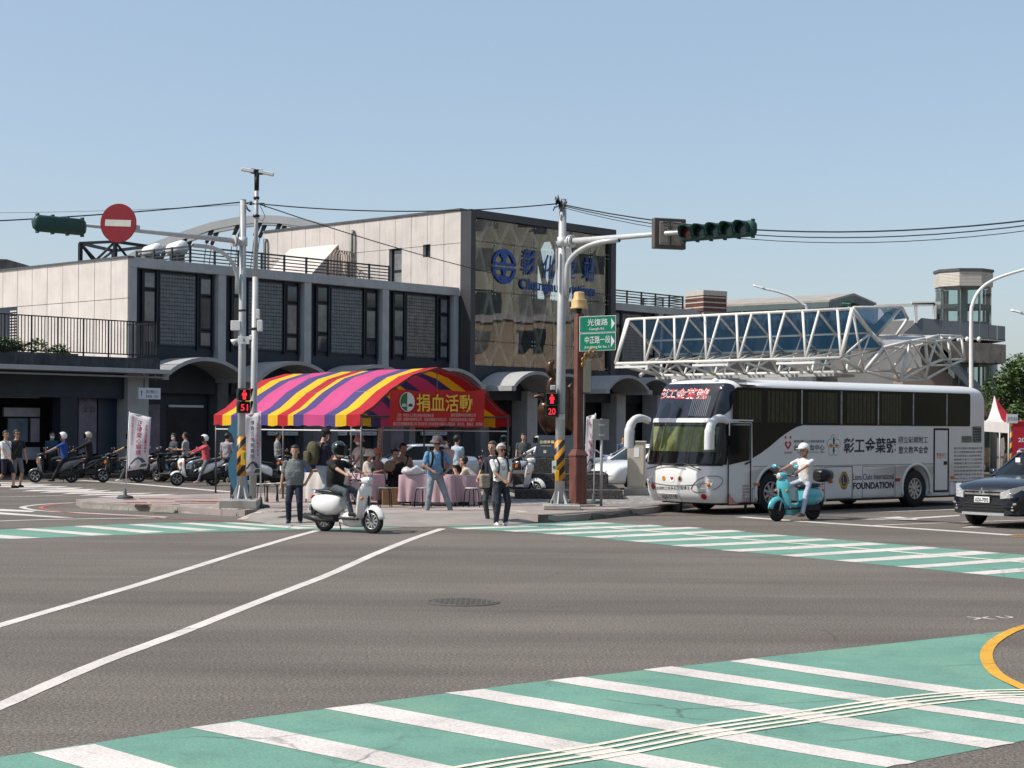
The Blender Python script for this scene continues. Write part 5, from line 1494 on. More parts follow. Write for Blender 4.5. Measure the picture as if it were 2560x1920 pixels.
a = z2(990, 850); side_poly('door_handle', [(a[0], a[1]-0.06), (a[0]-0.13, a[1]-0.06), (a[0]-0.13, a[1]+0.03), (a[0], a[1]+0.03)], BLACK_P, 1.262, 0.02)
for (x0, x1, y0, y1, nv) in ((1142, 1224, 630, 684, 5), (1232, 1304, 552, 684, 10)):
    p, q = z2(x0, y1), z2(x1, y0)
    v = side_poly('engine_vent', [(p[0], p[1]), (q[0], p[1]), (q[0], q[1]), (p[0], q[1])], WINB, 1.2525, 0.004)
    for k in range(nv):
        z = p[1] + (q[1]-p[1])*(k+0.5)/nv; mb = MB(); mb.box(q[0], p[0], 1.2566, 1.264, z-0.008, z+0.008); mb.build('vent_slat', PIL, v)
for f, x0, x1, y0, y1 in ((z2, 30, 66, 1000, 1022), (z2, 590, 628, 980, 1006), (z2, 1045, 1077, 962, 986), (z1, 1195, 1236, 1062, 1086), (z1, 1832, 1868, 1040, 1062)):
    p, q = f(x0, y1), f(x1, y0); mb = MB(); mb.cbox(q[0], p[0], 1.2525, 1.275, p[1], q[1], 0.004); mb.build('side_marker', AMBER if x0 != 590 else REDL, bus)
zl = z1(1600, 915)[1]
for (xa_, xb_, z_) in ((z1(1182, 900)[0], z2(905, 850)[0], zl),):
    mb = MB(); mb.box(xb_, xa_, 1.2505, 1.2545, z_-0.006, z_+0.006); mb.build('panel_gap', GREYL, bus)
for x0, x1, y0, y1, f in ((1642, 1788, 920, 1200, z1), (1800, 2040, 920, 1205, z1), (2, 238, 880, 1155, z2), (318, 592, 876, 1145, z2), (1040, 1100, 1005, 1120, z2), (1175, 1245, 1108, 1240, z1)):
    p, q = f(x0, y1), f(x1, y0)
    x_0, x_1 = min(p[0], q[0]), max(p[0], q[0])
    for a_, b_, c_, d_ in ((x_0, x_1, p[1], p[1]+0.01), (x_0, x_1, q[1]-0.01, q[1]), (x_0, x_0+0.01, p[1], q[1]), (x_1-0.01, x_1, p[1], q[1])):
        mb = MB(); mb.box(a_, b_, 1.2505, 1.2542, c_, d_); mb.build('panel_gap', GREYL, bus)
def side_text(name, body_, f, x0, x1, y0, y1, mat, bold=0.0, y=1.2535, shear=0.0):
    p, q = f(x0, y1), f(x1, y0)
    mb = MB(); put_text(mb, body_, ((p[0]+q[0])/2, y, (p[1]+q[1])/2), (-1, 0, 0), (0, 0, 1), abs(p[0]-q[0]), q[1]-p[1], bold=bold, shear=shear, lift=0.003); return mb.build(name, mat, bus)
side_text('side_lettering', '彰工金葉號', z2, 162, 598, 645, 775, NAVYT, 0.018, shear=0.06)
side_text('side_lettering', '國立彰師附工', z2, 618, 862, 634, 690, NAVYT, 0.006)
side_text('side_lettering', '暨文教基金會', z2, 618, 862, 716, 776, NAVYT, 0.006)
side_text('side_lettering', 'Lions Clubs International', z2, 240, 580, 938, 996, NAVYT, 0.004)
side_text('side_lettering', 'FOUNDATION', z2, 240, 578, 1008, 1074, NAVYT, 0.035)
side_text('side_lettering', '台中捐血中心', z1, 1536, 1800, 730, 782, NAVYT, 0.008)
side_text('side_lettering', '醫療財團法人台灣血液基金會', z1, 1536, 1800, 690, 714, NAVYT)
side_text('side_lettering', 'Taichung Blood Center, TBSF', z1, 1560, 1800, 788, 810, GREYL)
side_text('side_lettering', '捐血傳愛', z1, 1452, 1520, 790, 810, REDT)
for k in range(11):
    side_text('donor_list_lettering', ['國立彰化師範大學附屬高級工業', '彰工金葉號捐血車愛心捐贈', '彰化縣捐血人協會理事長', '國際獅子會三〇〇區總監', '國際獅子會三〇〇區獅友', '台中捐血中心主任同仁', '校友總會理事長暨全體', '國際獅子會各分會會長', '熱心公益人士共同捐贈', '慈善事業基金會贊助', '中華民國一〇九年'][k], z2, 1078, 1314-(k % 3)*4, 722+k*31, 742+k*31, GREYL, 0.0)
def side_disc(mb, cx, cz, rx, rzz, y, n=28, mat=0):
    mb.add([(cx+rx*math.cos(2*math.pi*k/n), y, cz+rzz*math.sin(2*math.pi*k/n)) for k in range(n)][::-1], [list(range(n))], mat)
GOLD = mk('gold emblem', (0.45, 0.27, 0.04), 0.5, 0, 0.2, 20); NAVYE = mk('emblem blue', (0.02, 0.03, 0.14), 0.5); GREENE = mk('emblem green', (0.02, 0.12, 0.04), 0.5); ORNG = mk('emblem orange', (0.48, 0.22, 0.02), 0.5)
p = z2(166, 1000); mb = MB()
side_disc(mb, p[0], p[1], 0.175, 0.235, 1.2535, mat=0); side_disc(mb, p[0]+0.16, p[1], 0.05, 0.09, 1.2532); side_disc(mb, p[0]-0.16, p[1], 0.05, 0.09, 1.2533)
side_disc(mb, p[0], p[1]+0.01, 0.115, 0.15, 1.2545, mat=1)
put_text(mb, 'L', (p[0], 1.254, p[1]+0.01), (-1, 0, 0), (0, 0, 1), 0.09, 0.19, mat=0, bold=0.02, lift=0.002)
put_text(mb, 'LIONS', (p[0], 1.2535, p[1]+0.195), (-1, 0, 0), (0, 0, 1), 0.15, 0.045, mat=1, lift=0.002); put_text(mb, 'INTERNATIONAL', (p[0], 1.2535, p[1]-0.19), (-1, 0, 0), (0, 0, 1), 0.2, 0.04, mat=1, lift=0.002)
mb.build('round_club_emblem', [GOLD, NAVYE], bus)
p = z2(80, 710); mb = MB()
for k in range(5):
    a = math.radians(90+72*k); side_disc(mb, p[0]+0.15*math.cos(a), p[1]+0.17*math.sin(a), 0.115, 0.115, 1.2522+0.0001*k, mat=3)
for k in range(5):
    a = math.radians(90+72*k); side_disc(mb, p[0]+0.15*math.cos(a), p[1]+0.17*math.sin(a), 0.105, 0.105, 1.253+0.0001*k, mat=0)
side_disc(mb, p[0], p[1], 0.15, 0.15, 1.2536, mat=0)
for (dx, dz, rx_, rz_, m_) in ((0, 0.13, 0.05, 0.12, 1), (0, -0.12, 0.05, 0.11, 1), (0.11, 0, 0.09, 0.06, 2), (-0.11, 0, 0.09, 0.06, 2)):
    mb.add([(p[0]+dx, 1.2543, p[1]+dz+rz_), (p[0]+dx+rx_, 1.2543, p[1]+dz), (p[0]+dx, 1.2543, p[1]+dz-rz_), (p[0]+dx-rx_, 1.2543, p[1]+dz)][::1], [(0, 1, 2, 3)], m_)
put_text(mb, '工', (p[0], 1.2545, p[1]), (-1, 0, 0), (0, 0, 1), 0.1, 0.12, mat=3, bold=0.02, lift=0.002)
mb.build('five_petal_emblem', [BUSW, GREENE, ORNG, NAVYT], bus)
def heart(mb, cx, cz, s, y, mat=0):
    pts = []
    for k in range(30):
        t = 2*math.pi*k/30
        pts.append((cx - s*16*math.sin(t)**3/17, y, cz + s*(13*math.cos(t)-5*math.cos(2*t)-2*math.cos(3*t)-math.cos(4*t))/17))
    mb.add(pts, [list(range(30))], mat)
p = z1(1486, 735); mb = MB(); heart(mb, p[0], p[1], 0.13, 1.2535); heart(mb, p[0], p[1]+0.01, 0.06, 1.2545, 1)
for sx in (-0.09, 0.09): side_disc(mb, p[0]+sx, p[1]+0.19, 0.035, 0.035, 1.2535)
mb.build('heart_emblem', [REDT, BUSW], bus)
# ------------- front
def front_patch(name, y0, y1, z0, z1_, off, mat, ny=26, nz=10, wob=0.0, th=0.0, edge=None, parent=None):
    mb = MB(); R_ = []
    for i in range(ny+1):
        y = y0 + (y1-y0)*i/ny; row = []
        for j in range(nz+1):
            t = j/nz
            zz0, zz1 = (edge(y) if edge else (z0, z1_))
            w = wob*math.sin(y*46+0.8*math.sin(y*13)+1.6*t)*(0.6+0.4*math.sin(y*7)) if wob else 0
            row.append(FS(y, zz0+(zz1-zz0)*t, off+w))
        R_.append(row)
    mb.loft(R_, closed=False, cap=False, smooth=True); return mb.build(name, mat, parent or bus, recalc=True)
def rounded(z0, z1_, hw_, r=0.14):
    def e(y):
        u = max(0, abs(y)-(hw_-r))/r; k = r*(1-math.sqrt(max(0, 1-min(1, u)**2)))
        return z0+k, z1_-k
    return e
DARKF = mk('coach dark front interior', (0.012, 0.014, 0.020), 0.6, 0, 0.4, 3)
front_patch('dark_interior_backing', -1.21, 1.21, 1.2, 2.19, 0.006, DARKF, 40, 10)  # dark sheet on the body stands in for the unlit interior behind glass
front_patch('front_curtain', -1.06, 1.10, 1.50, 2.10, 0.022, mk('pale green curtain', (0.27, 0.29, 0.12), 0.8, 0, 0.25, 6), 120, 6, wob=0.012)
WSG = mk_glass('windscreen glass', (0.86, 0.90, 0.86), 1.0, 0.0, 1.45)
front_patch('lower_windscreen', -1.20, 1.20, 1.22, 2.18, 0.042, WSG, 40, 8)
WS_D = mk('dark upper windscreen', (0.012, 0.016, 0.026), 0.05, 0, 0.3, 2, spec=0.7)
front_patch('upper_windscreen', -1.17, 1.17, 2.31, 3.15, 0.010, WS_D, 40, 10, edge=rounded(2.31, 3.15, 1.17, 0.2))
front_patch('white_brow', -1.21, 1.21, 2.195, 2.285, 0.045, BUSW, 40, 3)
front_patch('white_brow_edge', -1.21, 1.21, 2.285, 2.30, 0.025, BUSW, 40, 1)
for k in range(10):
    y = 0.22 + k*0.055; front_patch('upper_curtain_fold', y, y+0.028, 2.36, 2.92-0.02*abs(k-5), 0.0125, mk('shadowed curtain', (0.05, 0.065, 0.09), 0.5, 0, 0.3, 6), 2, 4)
def front_text(name, s, px0, px1, py0, py1, mat, bold=0.0, off=0.014, arch=0.0, shear=0.0):
    (ya, za_), (yb, zb_) = BF(px0, (py0+py1)/2), BF(px1, (py0+py1)/2)
    (_, zt2), (_, zb3) = BF((px0+px1)/2, py0), BF((px0+px1)/2, py1)
    vs, fs, x0, x1, y0, y1 = text_geo(s, bold, shear, 1.0)
    mb = MB(); pts = []
    for v in vs:
        u = (v.x-x0)/(x1-x0); w = (v.y-y0)/(y1-y0)
        pts.append(FS(ya+(yb-ya)*u, zb3+(zt2-zb3)*w + (za_+(zb_-za_)*u) - (za_+zb_)/2 + arch*((2*u-1)**2), off))
    mb.add(pts, fs); return mb.build(name, mat, bus)
q1 = lambda x, y: (1540+x*640/2212, 900+y*640/2212)
for m_, b_, o_ in ((SWHITE, 0.03, 0.0125), (mk('bright red lettering', (0.62, 0.05, 0.05), 0.5), 0.0, 0.016)):
    front_text('windscreen_lettering', '彰工金葉號', q1(393, 0)[0]-(2 if b_ > .05 else 0), q1(806, 0)[0]+(2 if b_ > .05 else 0), q1(0, 246)[1]-(2 if b_ > .05 else 0), q1(0, 338)[1]+(2 if b_ > .05 else 0), m_, b_, o_, shear=0.12)
front_text('bumper_lettering', '國立彰師附工校長石文傑博士', q1(312, 0)[0], q1(640, 0)[0], q1(0, 1092)[1], q1(0, 1122)[1], NAVYT, 0.004, 0.006)
for x, y, m_, r_ in ((413, 1022, ORNG, 0.06), (484, 1022, SWHITE, 0.09), (553, 1027, GOLD, 0.07)):
    u, z = BF(*q1(x, y)); mb = MB(); n = 20
    mb.add([FS(u+r_*math.cos(2*math.pi*k/n), z+r_*math.sin(2*math.pi*k/n), 0.006) for k in range(n)], [list(range(n))])
    if x == 484:
        pts = []
        for k in range(30):
            t = 2*math.pi*k/30; pts.append(FS(u + 0.06*16*math.sin(t)**3/17, z + 0.06*(13*math.cos(t)-5*math.cos(2*t)-2*math.cos(3*t)-math.cos(4*t))/17, 0.010))
        mb.add(pts, [list(range(30))], 1)
    elif x == 553:
        mb.add([FS(u+0.04*math.cos(2*math.pi*k/n), z+0.045*math.sin(2*math.pi*k/n), 0.010) for k in range(n)], [list(range(n))], 2)
    mb.build('front_emblem', [m_, REDT, NAVYE], bus, recalc=True)
u0, z0_ = BF(*q1(405, 1205)); u1, z1_ = BF(*q1(541, 1152))
mb = MB(); mb.add([FS(u0, z0_, 0.03), FS(u1, z0_, 0.03), FS(u1, z1_, 0.03), FS(u0, z1_, 0.03)], [(0, 1, 2, 3)]); pl_ = mb.build('number_plate', PLATE, bus, solid=0.012, recalc=True)
front_text('plate_lettering', 'KJA-5118', q1(412, 0)[0], q1(536, 0)[0], q1(0, 1160)[1], q1(0, 1200)[1], INK, 0.02, 0.042)
def blob_patch(name, pts_px, off, mat):
    mb = MB(); pts = [FS(*BF(*q1(*p)), off) for p in pts_px]
    mb.add(pts, [list(range(len(pts)))]); return mb.build(name, mat, bus, recalc=True)
hl = [(697, 1088), (712, 1062), (760, 1046), (815, 1040), (838, 1048), (838, 1075), (810, 1098), (760, 1112), (712, 1112)]
blob_patch('headlamp', hl, 0.012, HEADL)
sur = [(648, 1110), (680, 1060), (740, 1020), (820, 1003), (890, 1008), (922, 1035), (905, 1078), (850, 1118), (760, 1140), (680, 1138)]
mb = MB(); pts = [FS(*BF(*q1(*p)), 0.006) for p in sur]; mb.tube(smooth_path(pts+[pts[0]], 4), 0.007, 6); mb.build('headlamp_contour', GREYL, bus)
blob_patch('headlamp', [(226, 1080), (228, 1025), (262, 1032), (284, 1068), (272, 1092)], 0.012, HEADL)
mb = MB(); u, z = BF(*q1(795, 1075)); mb.ball(FS(u, z, 0.012), (0.03, 0.05, 0.05), mat=0); mb.build('headlamp_bulb', AMBER, bus)
for x, y in ((760, 1180), (236, 1155)):
    u, z = BF(*q1(x, y)); p_ = FS(u, z, 0.0); n_ = (FS(u, z, 1.0)-p_)
    mb = MB(); mb.lathe([(0.075, 0), (0.075, 0.015), (0.05, 0.02)], p_, n_, 16); mb.build('fog_lamp', REDL, bus)
mb = MB(); mb.tube([FS(y, 0.78-0.10*(1-(y/1.1)**2)*1.0, 0.004) for y in [-1.05+2.1*k/20 for k in range(21)]], 0.007, 6); mb.build('bumper_seam', GREYL, bus)
mb = MB(); mb.tube([FS(y, 1.19, 0.012) for y in [-1.18+2.36*k/24 for k in range(25)]], 0.022, 8); mb.build('windscreen_seal', BLACK_P, bus)
for (a, b, c) in (((290, 945), (440, 905), (600, 925)), ((455, 905), (600, 900), (742, 955))):
    mb = MB(); mb.tube([FS(*BF(*q1(*a)), 0.07), FS(*BF(*q1(*b)), 0.07), FS(*BF(*q1(*c)), 0.07)], 0.014, 6); mb.build('wiper', BLACK_P, bus)
for yy in (-0.75, 0.65):
    p_ = FS(yy, 3.21, 0.02); mb = MB(); mb.ball(p_, (0.05, 0.09, 0.045)); mb.build('roof_marker_lamp', SWHITE, bus)
def ear(name, y, rootx):
    sg_ = 1 if y > 0 else -1
    mb = MB()
    pts = [V((rootx, y, 2.24)), V((rootx+0.22, y+sg_*0.02, 2.30)), V((rootx+0.45, y+sg_*0.03, 2.27)), V((rootx+0.60, y+sg_*0.03, 2.12)), V((rootx+0.64, y+sg_*0.03, 1.95)), V((rootx+0.65, y+sg_*0.03, 1.62)), V((rootx+0.65, y+sg_*0.03, 1.56))]
    mb.tube(smooth_path(pts, 4), [0.075]*5+[0.085]*6+[0.10]*4+[0.115]*9+[0.07], 12, flat=1.2)
    o = mb.build(name, BUSW, bus)
    mb = MB(); mb.cbox(rootx+0.525, rootx+0.545, y-0.09+sg_*0.03, y+0.09+sg_*0.03, 1.62, 1.92, 0.004); mb.build('mirror_glass', WINB, o)
ear('ear_mirror', 1.20, 1.62); ear('ear_mirror', -1.16, 1.92)
mb = MB(); mb.tube([(1.62, 1.262, 1.9), (1.62, 1.262, 2.28)], 0.02, 6); mb.build('mirror_stay', BUSW, bus)
# ------------------------------------------------ cars
def body_ring(x, hw, zb, zs, zt, crown=0.04, tuck=0.06):
    half = [(0, zb), (hw*0.55, zb), (hw-tuck, zb+0.02), (hw-0.015, zb+0.12), (hw, (zb+zs)/2+0.05), (hw-0.012, zs-0.06), (hw-0.05, zs), (hw-0.16, zs+(zt-zs)*0.75), (hw*0.5, zt+crown*0.7), (0, zt+crown)]
    pts = [V((x, y, z)) for y, z in half] + [V((x, -y, z)) for y, z in half[-2:0:-1]]
    return pts
def car(name, label, loc, rotz, paint, st, glass_base, roof, hw_roof, plate=None, suv=False, rear_x=-2.65, wr=0.33, group=None):
    o = thing(name, label, 'car', loc, rotz, group)
    mb = MB(); mb.loft([body_ring(*s_) for s_ in st], smooth=True)
    b = mb.build('body', paint, o, recalc=True)
    hw = max(s_[1] for s_ in st)
    cs = []
    for x in (0.0, rear_x):
        for sd in (1, -1):
            c = MB(); c.lathe([(wr+0.05, -0.16), (wr+0.05, 0.16)], (x, sd*hw, wr), (0, 1, 0), 26); cs.append(c)
    cut(b, cs)
    for x in (0.0, rear_x):
        for sd in (1, -1):
            wheel('wheel', o, (x, sd*(hw-0.115), wr), wr, 0.20, RIM, sd, 5, 0.68)
    xb0, xb1, zb = glass_base; xr0, xr1, zr = roof
    def loop(x0, x1, hw_, z, bow):
        pts = [V((x0+bow*(1-(u*u)), u*hw_, z)) for u in (-1, -0.6, -0.2, 0.2, 0.6, 1)]
        pts += [V((x0+(x1-x0)*t, hw_, z)) for t in (0.33, 0.66)] + [V((x1-bow*0.5*(1-u*u), u*hw_, z)) for u in (1, 0.6, 0.2, -0.2, -0.6, -1)] + [V((x0+(x1-x0)*t, -hw_, z)) for t in (0.66, 0.33)]
        return pts
    lo, hi = loop(xb0, xb1, hw-0.10, zb, 0.16), loop(xr0, xr1, hw_roof, zr, 0.10)
    mb = MB(); mb.loft([lo, hi], cap=False, smooth=False); mb.build('glasshouse', WINB, o, recalc=True)
    hi2 = [V((p.x*0.985+0.015*(xr0+xr1)/2, p.y*0.9, zr+0.045)) for p in hi]
    hi3 = [V((p.x*0.6+0.4*(xr0+xr1)/2, p.y*0.45, zr+0.075)) for p in hi]
    mb = MB(); mb.loft([[V((p.x, p.y*1.01, p.z-0.02)) for p in hi], hi2, hi3], smooth=True); mb.build('roof', paint, o, recalc=True)
    for i in (0, 5, 8, 13):
        mb = MB(); mb.bar(lo[i]+V((0, 0, -0.03)), hi[i], 0.075, 0.05); mb.build('pillar', paint, o)
    for sd in (1, -1):
        t = 0.5; a = V((xb0+(xb1-xb0)*0.5, sd*(hw-0.095), zb)); c_ = V((xr0+(xr1-xr0)*0.48, sd*(hw_roof+0.005), zr))
        mb = MB(); mb.bar(a, c_, 0.09, 0.03); mb.build('door_pillar', BLACK_P, o)
        mb = MB(); mb.ball((xb0-0.28, sd*(hw+0.06), zb+0.06), (0.06, 0.11, 0.075)); mb.build('wing_mirror', paint, o)
    return o, hw
SUVP = mk('black blue car paint', (0.006, 0.009, 0.018), 0.22, 0.2, 0.15, 2, coat=0.8)
suv_st = [(0.90, 0.60, 0.42, 0.66, 0.72), (0.86, 0.76, 0.33, 0.74, 0.80), (0.72, 0.85, 0.26, 0.84, 0.90), (0.45, 0.885, 0.24, 0.92, 0.97), (0.0, 0.90, 0.24, 0.96, 1.02), (-0.45, 0.90, 0.24, 0.99, 1.06), (-0.8, 0.90, 0.24, 1.01, 1.09), (-1.7, 0.905, 0.24, 1.02, 1.10), (-2.6, 0.905, 0.25, 1.04, 1.12), (-3.2, 0.88, 0.30, 1.06, 1.12), (-3.45, 0.80, 0.40, 1.02, 1.08)]
so, hw = car('parked_car', 'dark blue suv waiting at the stop line on the right edge', (10.70, 36.05, 0), math.atan2(BH.y, BH.x), SUVP, suv_st, (-0.60, -3.30, 1.08), (-1.35, -2.95, 1.56), 0.60, suv=True)
so.name = 'dark_suv'
def fx(y): return 0.90 - 0.10*(abs(y)/0.85)**2 - 0.14*max(0, (abs(y)-0.6)/0.3)**2
def fstrip(name, y0, y1, z0, z1, dx, mat, n=12, parent=None):
    mb = MB(); R_ = []
    for i in range(n+1):
        y = y0+(y1-y0)*i/n; x = fx(y)
        R_.append([V((x-0.12, y, z0)), V((x+dx, y, z0)), V((x+dx, y, z1)), V((x-0.12, y, z1))])
    mb.loft(R_, smooth=False); return mb.build(name, mat, parent or so, recalc=True)
fstrip('bumper', -0.80, 0.80, 0.30, 0.60, 0.03, BLACK_P)
fstrip('grille', -0.55, 0.55, 0.62, 0.76, 0.02, BLACK_P)
for z, h_ in ((0.775, 0.018), (0.70, 0.04)): fstrip('grille_chrome_bar', -0.48, 0.48, z, z+h_, 0.06, CHROME)
fstrip('skid_plate', -0.52, 0.52, 0.27, 0.325, 0.055, mk('silver skid plate', (0.55, 0.56, 0.57), 0.35, 0.6, 0.05, 3))
for z in (0.38, 0.44, 0.50): fstrip('air_intake_bar', -0.5, 0.5, z, z+0.018, 0.045, mk('intake grey', (0.03, 0.03, 0.032), 0.4))
for sd in (1, -1):
    mb = MB(); mb.loft([[V((fx(y)+0.09-0.30*max(0, t-0.5), y, z)) for z in (0.63+0.04*t, 0.76+0.16*t)] + [V((fx(y)-0.15-0.2*max(0, t-0.5), y, z)) for z in (0.76+0.16*t, 0.63+0.04*t)] for t, y in [(k/6, sd*(0.46+0.41*k/6)) for k in range(7)]], smooth=False); hl_ = mb.build('headlamp', HEADL, so, recalc=True)
    mb = MB(); mb.ball((fx(0.7)+0.06, sd*0.66, 0.73), (0.05, 0.055, 0.045)); mb.build('lamp_projector', CHROME, hl_)
    mb = MB()
    a = [V((fx(0.7)+0.035, sd*y, z)) for y, z in ((0.56, 0.40), (0.56, 0.50), (0.60, 0.53), (0.78, 0.55), (0.78, 0.51), (0.63, 0.49), (0.61, 0.47), (0.61, 0.42), (0.72, 0.41), (0.72, 0.38), (0.6, 0.375))]
    mb.prism(a, (0.02, 0, 0)); mb.build('fog_lamp_surround', CHROME, so, recalc=True)
    mb = MB(); mb.ball((fx(0.7)+0.03, sd*0.68, 0.46), (0.03, 0.04, 0.035)); mb.build('fog_lamp', HEADL, so)
mb = MB(); mb.cbox(0.94, 0.955, -0.19, 0.19, 0.535, 0.66, 0.004); pl_ = mb.build('number_plate', PLATE, so)
mb = MB(); put_text(mb, 'AZA-7092', (0.956, 0, 0.595), (0, 1, 0), (0, 0, 1), 0.33, 0.085, bold=0.012); mb.build('plate_lettering', INK, pl_)
mb = MB()
for k in range(3):
    a = math.radians(90+120*k); c_ = V((0.945, math.cos(a)*0.05, 0.775+math.sin(a)*0.045)); d = V((0, math.cos(a), math.sin(a)))*0.042; e = V((0, -math.sin(a), math.cos(a)))*0.022
    mb.prism([c_-d, c_+e, c_+d, c_-e], (0.01, 0, 0))
mb.build('bonnet_badge', CHROME, so, recalc=True)
mb = MB(); mb.tube([(-1.25, 0.55, 1.64), (-2.0, 0.58, 1.67), (-2.9, 0.55, 1.64)], 0.02, 7); mb.build('roof_rail', CHROME, so)
mb = MB(); mb.tube([(-1.25, -0.55, 1.64), (-2.0, -0.58, 1.67), (-2.9, -0.55, 1.64)], 0.02, 7); mb.build('roof_rail', CHROME, so)
mb = MB(); mb.cbox(-0.98, -0.95, -0.45, -0.33, 1.36, 1.46, 0.004); mb.build('windscreen_sticker', SWHITE, so)
CARW = mk('pearl white car paint', (0.68, 0.69, 0.68), 0.25, 0.0, 0.03, 2, coat=0.7)
CARS = mk('silver car paint', (0.42, 0.45, 0.49), 0.28, 0.4, 0.04, 2, coat=0.6)
sed_st = [(0.88, 0.55, 0.36, 0.52, 0.58), (0.84, 0.74, 0.27, 0.60, 0.66), (0.70, 0.82, 0.22, 0.70, 0.76), (0.40, 0.86, 0.20, 0.78, 0.84), (0.0, 0.875, 0.20, 0.83, 0.90), (-0.5, 0.88, 0.20, 0.87, 0.95), (-0.9, 0.88, 0.20, 0.89, 0.97), (-1.7, 0.88, 0.20, 0.90, 0.97), (-2.5, 0.88, 0.22, 0.93, 1.0), (-3.1, 0.86, 0.26, 0.96, 1.02), (-3.5, 0.80, 0.32, 0.94, 1.0), (-3.6, 0.70, 0.40, 0.85, 0.92)]
def sedan(label, loc, rotz, paint):
    o, hw = car('sedan_car', label, loc, rotz, paint, sed_st, (-0.50, -3.10, 0.94), (-1.30, -2.45, 1.38), 0.58, group='cars parked behind the forecourt', wr=0.31)
    def fx_(y): return 0.86 - 0.12*(abs(y)/0.8)**2
    for (n_, y0, y1, z0, z1, dx, m_) in (('grille', -0.36, 0.36, 0.50, 0.58, 0.03, RIM), ('air_intake', -0.5, 0.5, 0.27, 0.38, 0.05, BLACK_P)):
        mb = MB(); mb.loft([[V((fx_(y)-0.1, y, z0)), V((fx_(y)+dx, y, z0)), V((fx_(y)+dx, y, z1)), V((fx_(y)-0.1, y, z1))] for y in [y0+(y1-y0)*k/8 for k in range(9)]], smooth=False); mb.build(n_, m_, o, recalc=True)
    for sd in (1, -1):
        mb = MB(); mb.loft([[V((fx_(y)+0.07-0.22*t, y, 0.52+0.07*t)), V((fx_(y)+0.07-0.22*t, y, 0.62+0.11*t)), V((fx_(y)-0.12-0.22*t, y, 0.62+0.11*t)), V((fx_(y)-0.12-0.22*t, y, 0.52+0.07*t))] for t, y in [(k/5, sd*(0.40+0.40*k/5)) for k in range(6)]], smooth=False); mb.build('headlamp', HEADL, o, recalc=True)
        mb = MB(); mb.ball((fx_(0.62)+0.03, sd*0.62, 0.33), (0.03, 0.05, 0.045)); mb.build('fog_lamp', BLACK_P, o)
    mb = MB(); mb.cbox(0.91, 0.925, -0.17, 0.17, 0.40, 0.49, 0.003); mb.build('number_plate', PLATE, o)
    return o
def face(dx, dy): return math.atan2(dy, dx)
p = GX(1532, 55.0); sedan('white sedan with its nose towards us behind the beige cabinet', (p.x+0.1, 55.6, 0), face(-0.72, -0.69), CARW)
p = GX(1575, 62); sedan('white sedan parked farther back left of the coach front', (p.x-1.1, 61.5, 0), face(-0.95, -0.3), CARW)
p = GX(1330, 60); sedan('silver sedan behind the bronze sculpture plaque', (p.x-0.4, 60.5, 0), face(-0.97, -0.25), CARS)
p = GX(985, 56.0); sedan('pale silver sedan passing behind the striped tent', (p.x-0.8, 56.5, 0), face(-0.97, -0.25), CARS)
p = GX(2470, 58.0); sedan('white sedan half hidden between coach and dark suv', (p.x+1.4, 55.5, 0), face(-0.8, -0.6), CARW)
# ================================================================== scooters (x forward, y left, z up; origin on the ground under the middle)
def mirror_of(o, x, z, side, paint, y=0.22, stalk=0.15):
    t = MB(); t.tube([(x, side*y, z), (x-0.02, side*(y+0.07), z+stalk*0.6), (x-0.03, side*(y+0.09), z+stalk)], 0.008, 6); m = t.build('mirror', BLACK_P, o)
    t = MB(); t.ball((x-0.03, side*(y+0.10), z+stalk+0.035), (0.022, 0.065, 0.045)); t.build('mirror_back', paint, m)
    t = MB(); t.ball((x-0.046, side*(y+0.10), z+stalk+0.035), (0.010, 0.056, 0.037)); t.build('mirror_glass', CHROME, m)
def esec(x, cz, hw, hh, n=16, e=0.8):
    out = []
    for k in range(n):
        a = 2*math.pi*k/n; c_, s_ = math.cos(a), math.sin(a)
        out.append(V((x, hw*math.copysign(abs(c_)**e, c_), cz+hh*math.copysign(abs(s_)**e, s_))))
    return out
def rod(name, o, path, r, mat, seg=8): m = MB(); m.tube(path, r, seg); return m.build(name, mat, o)
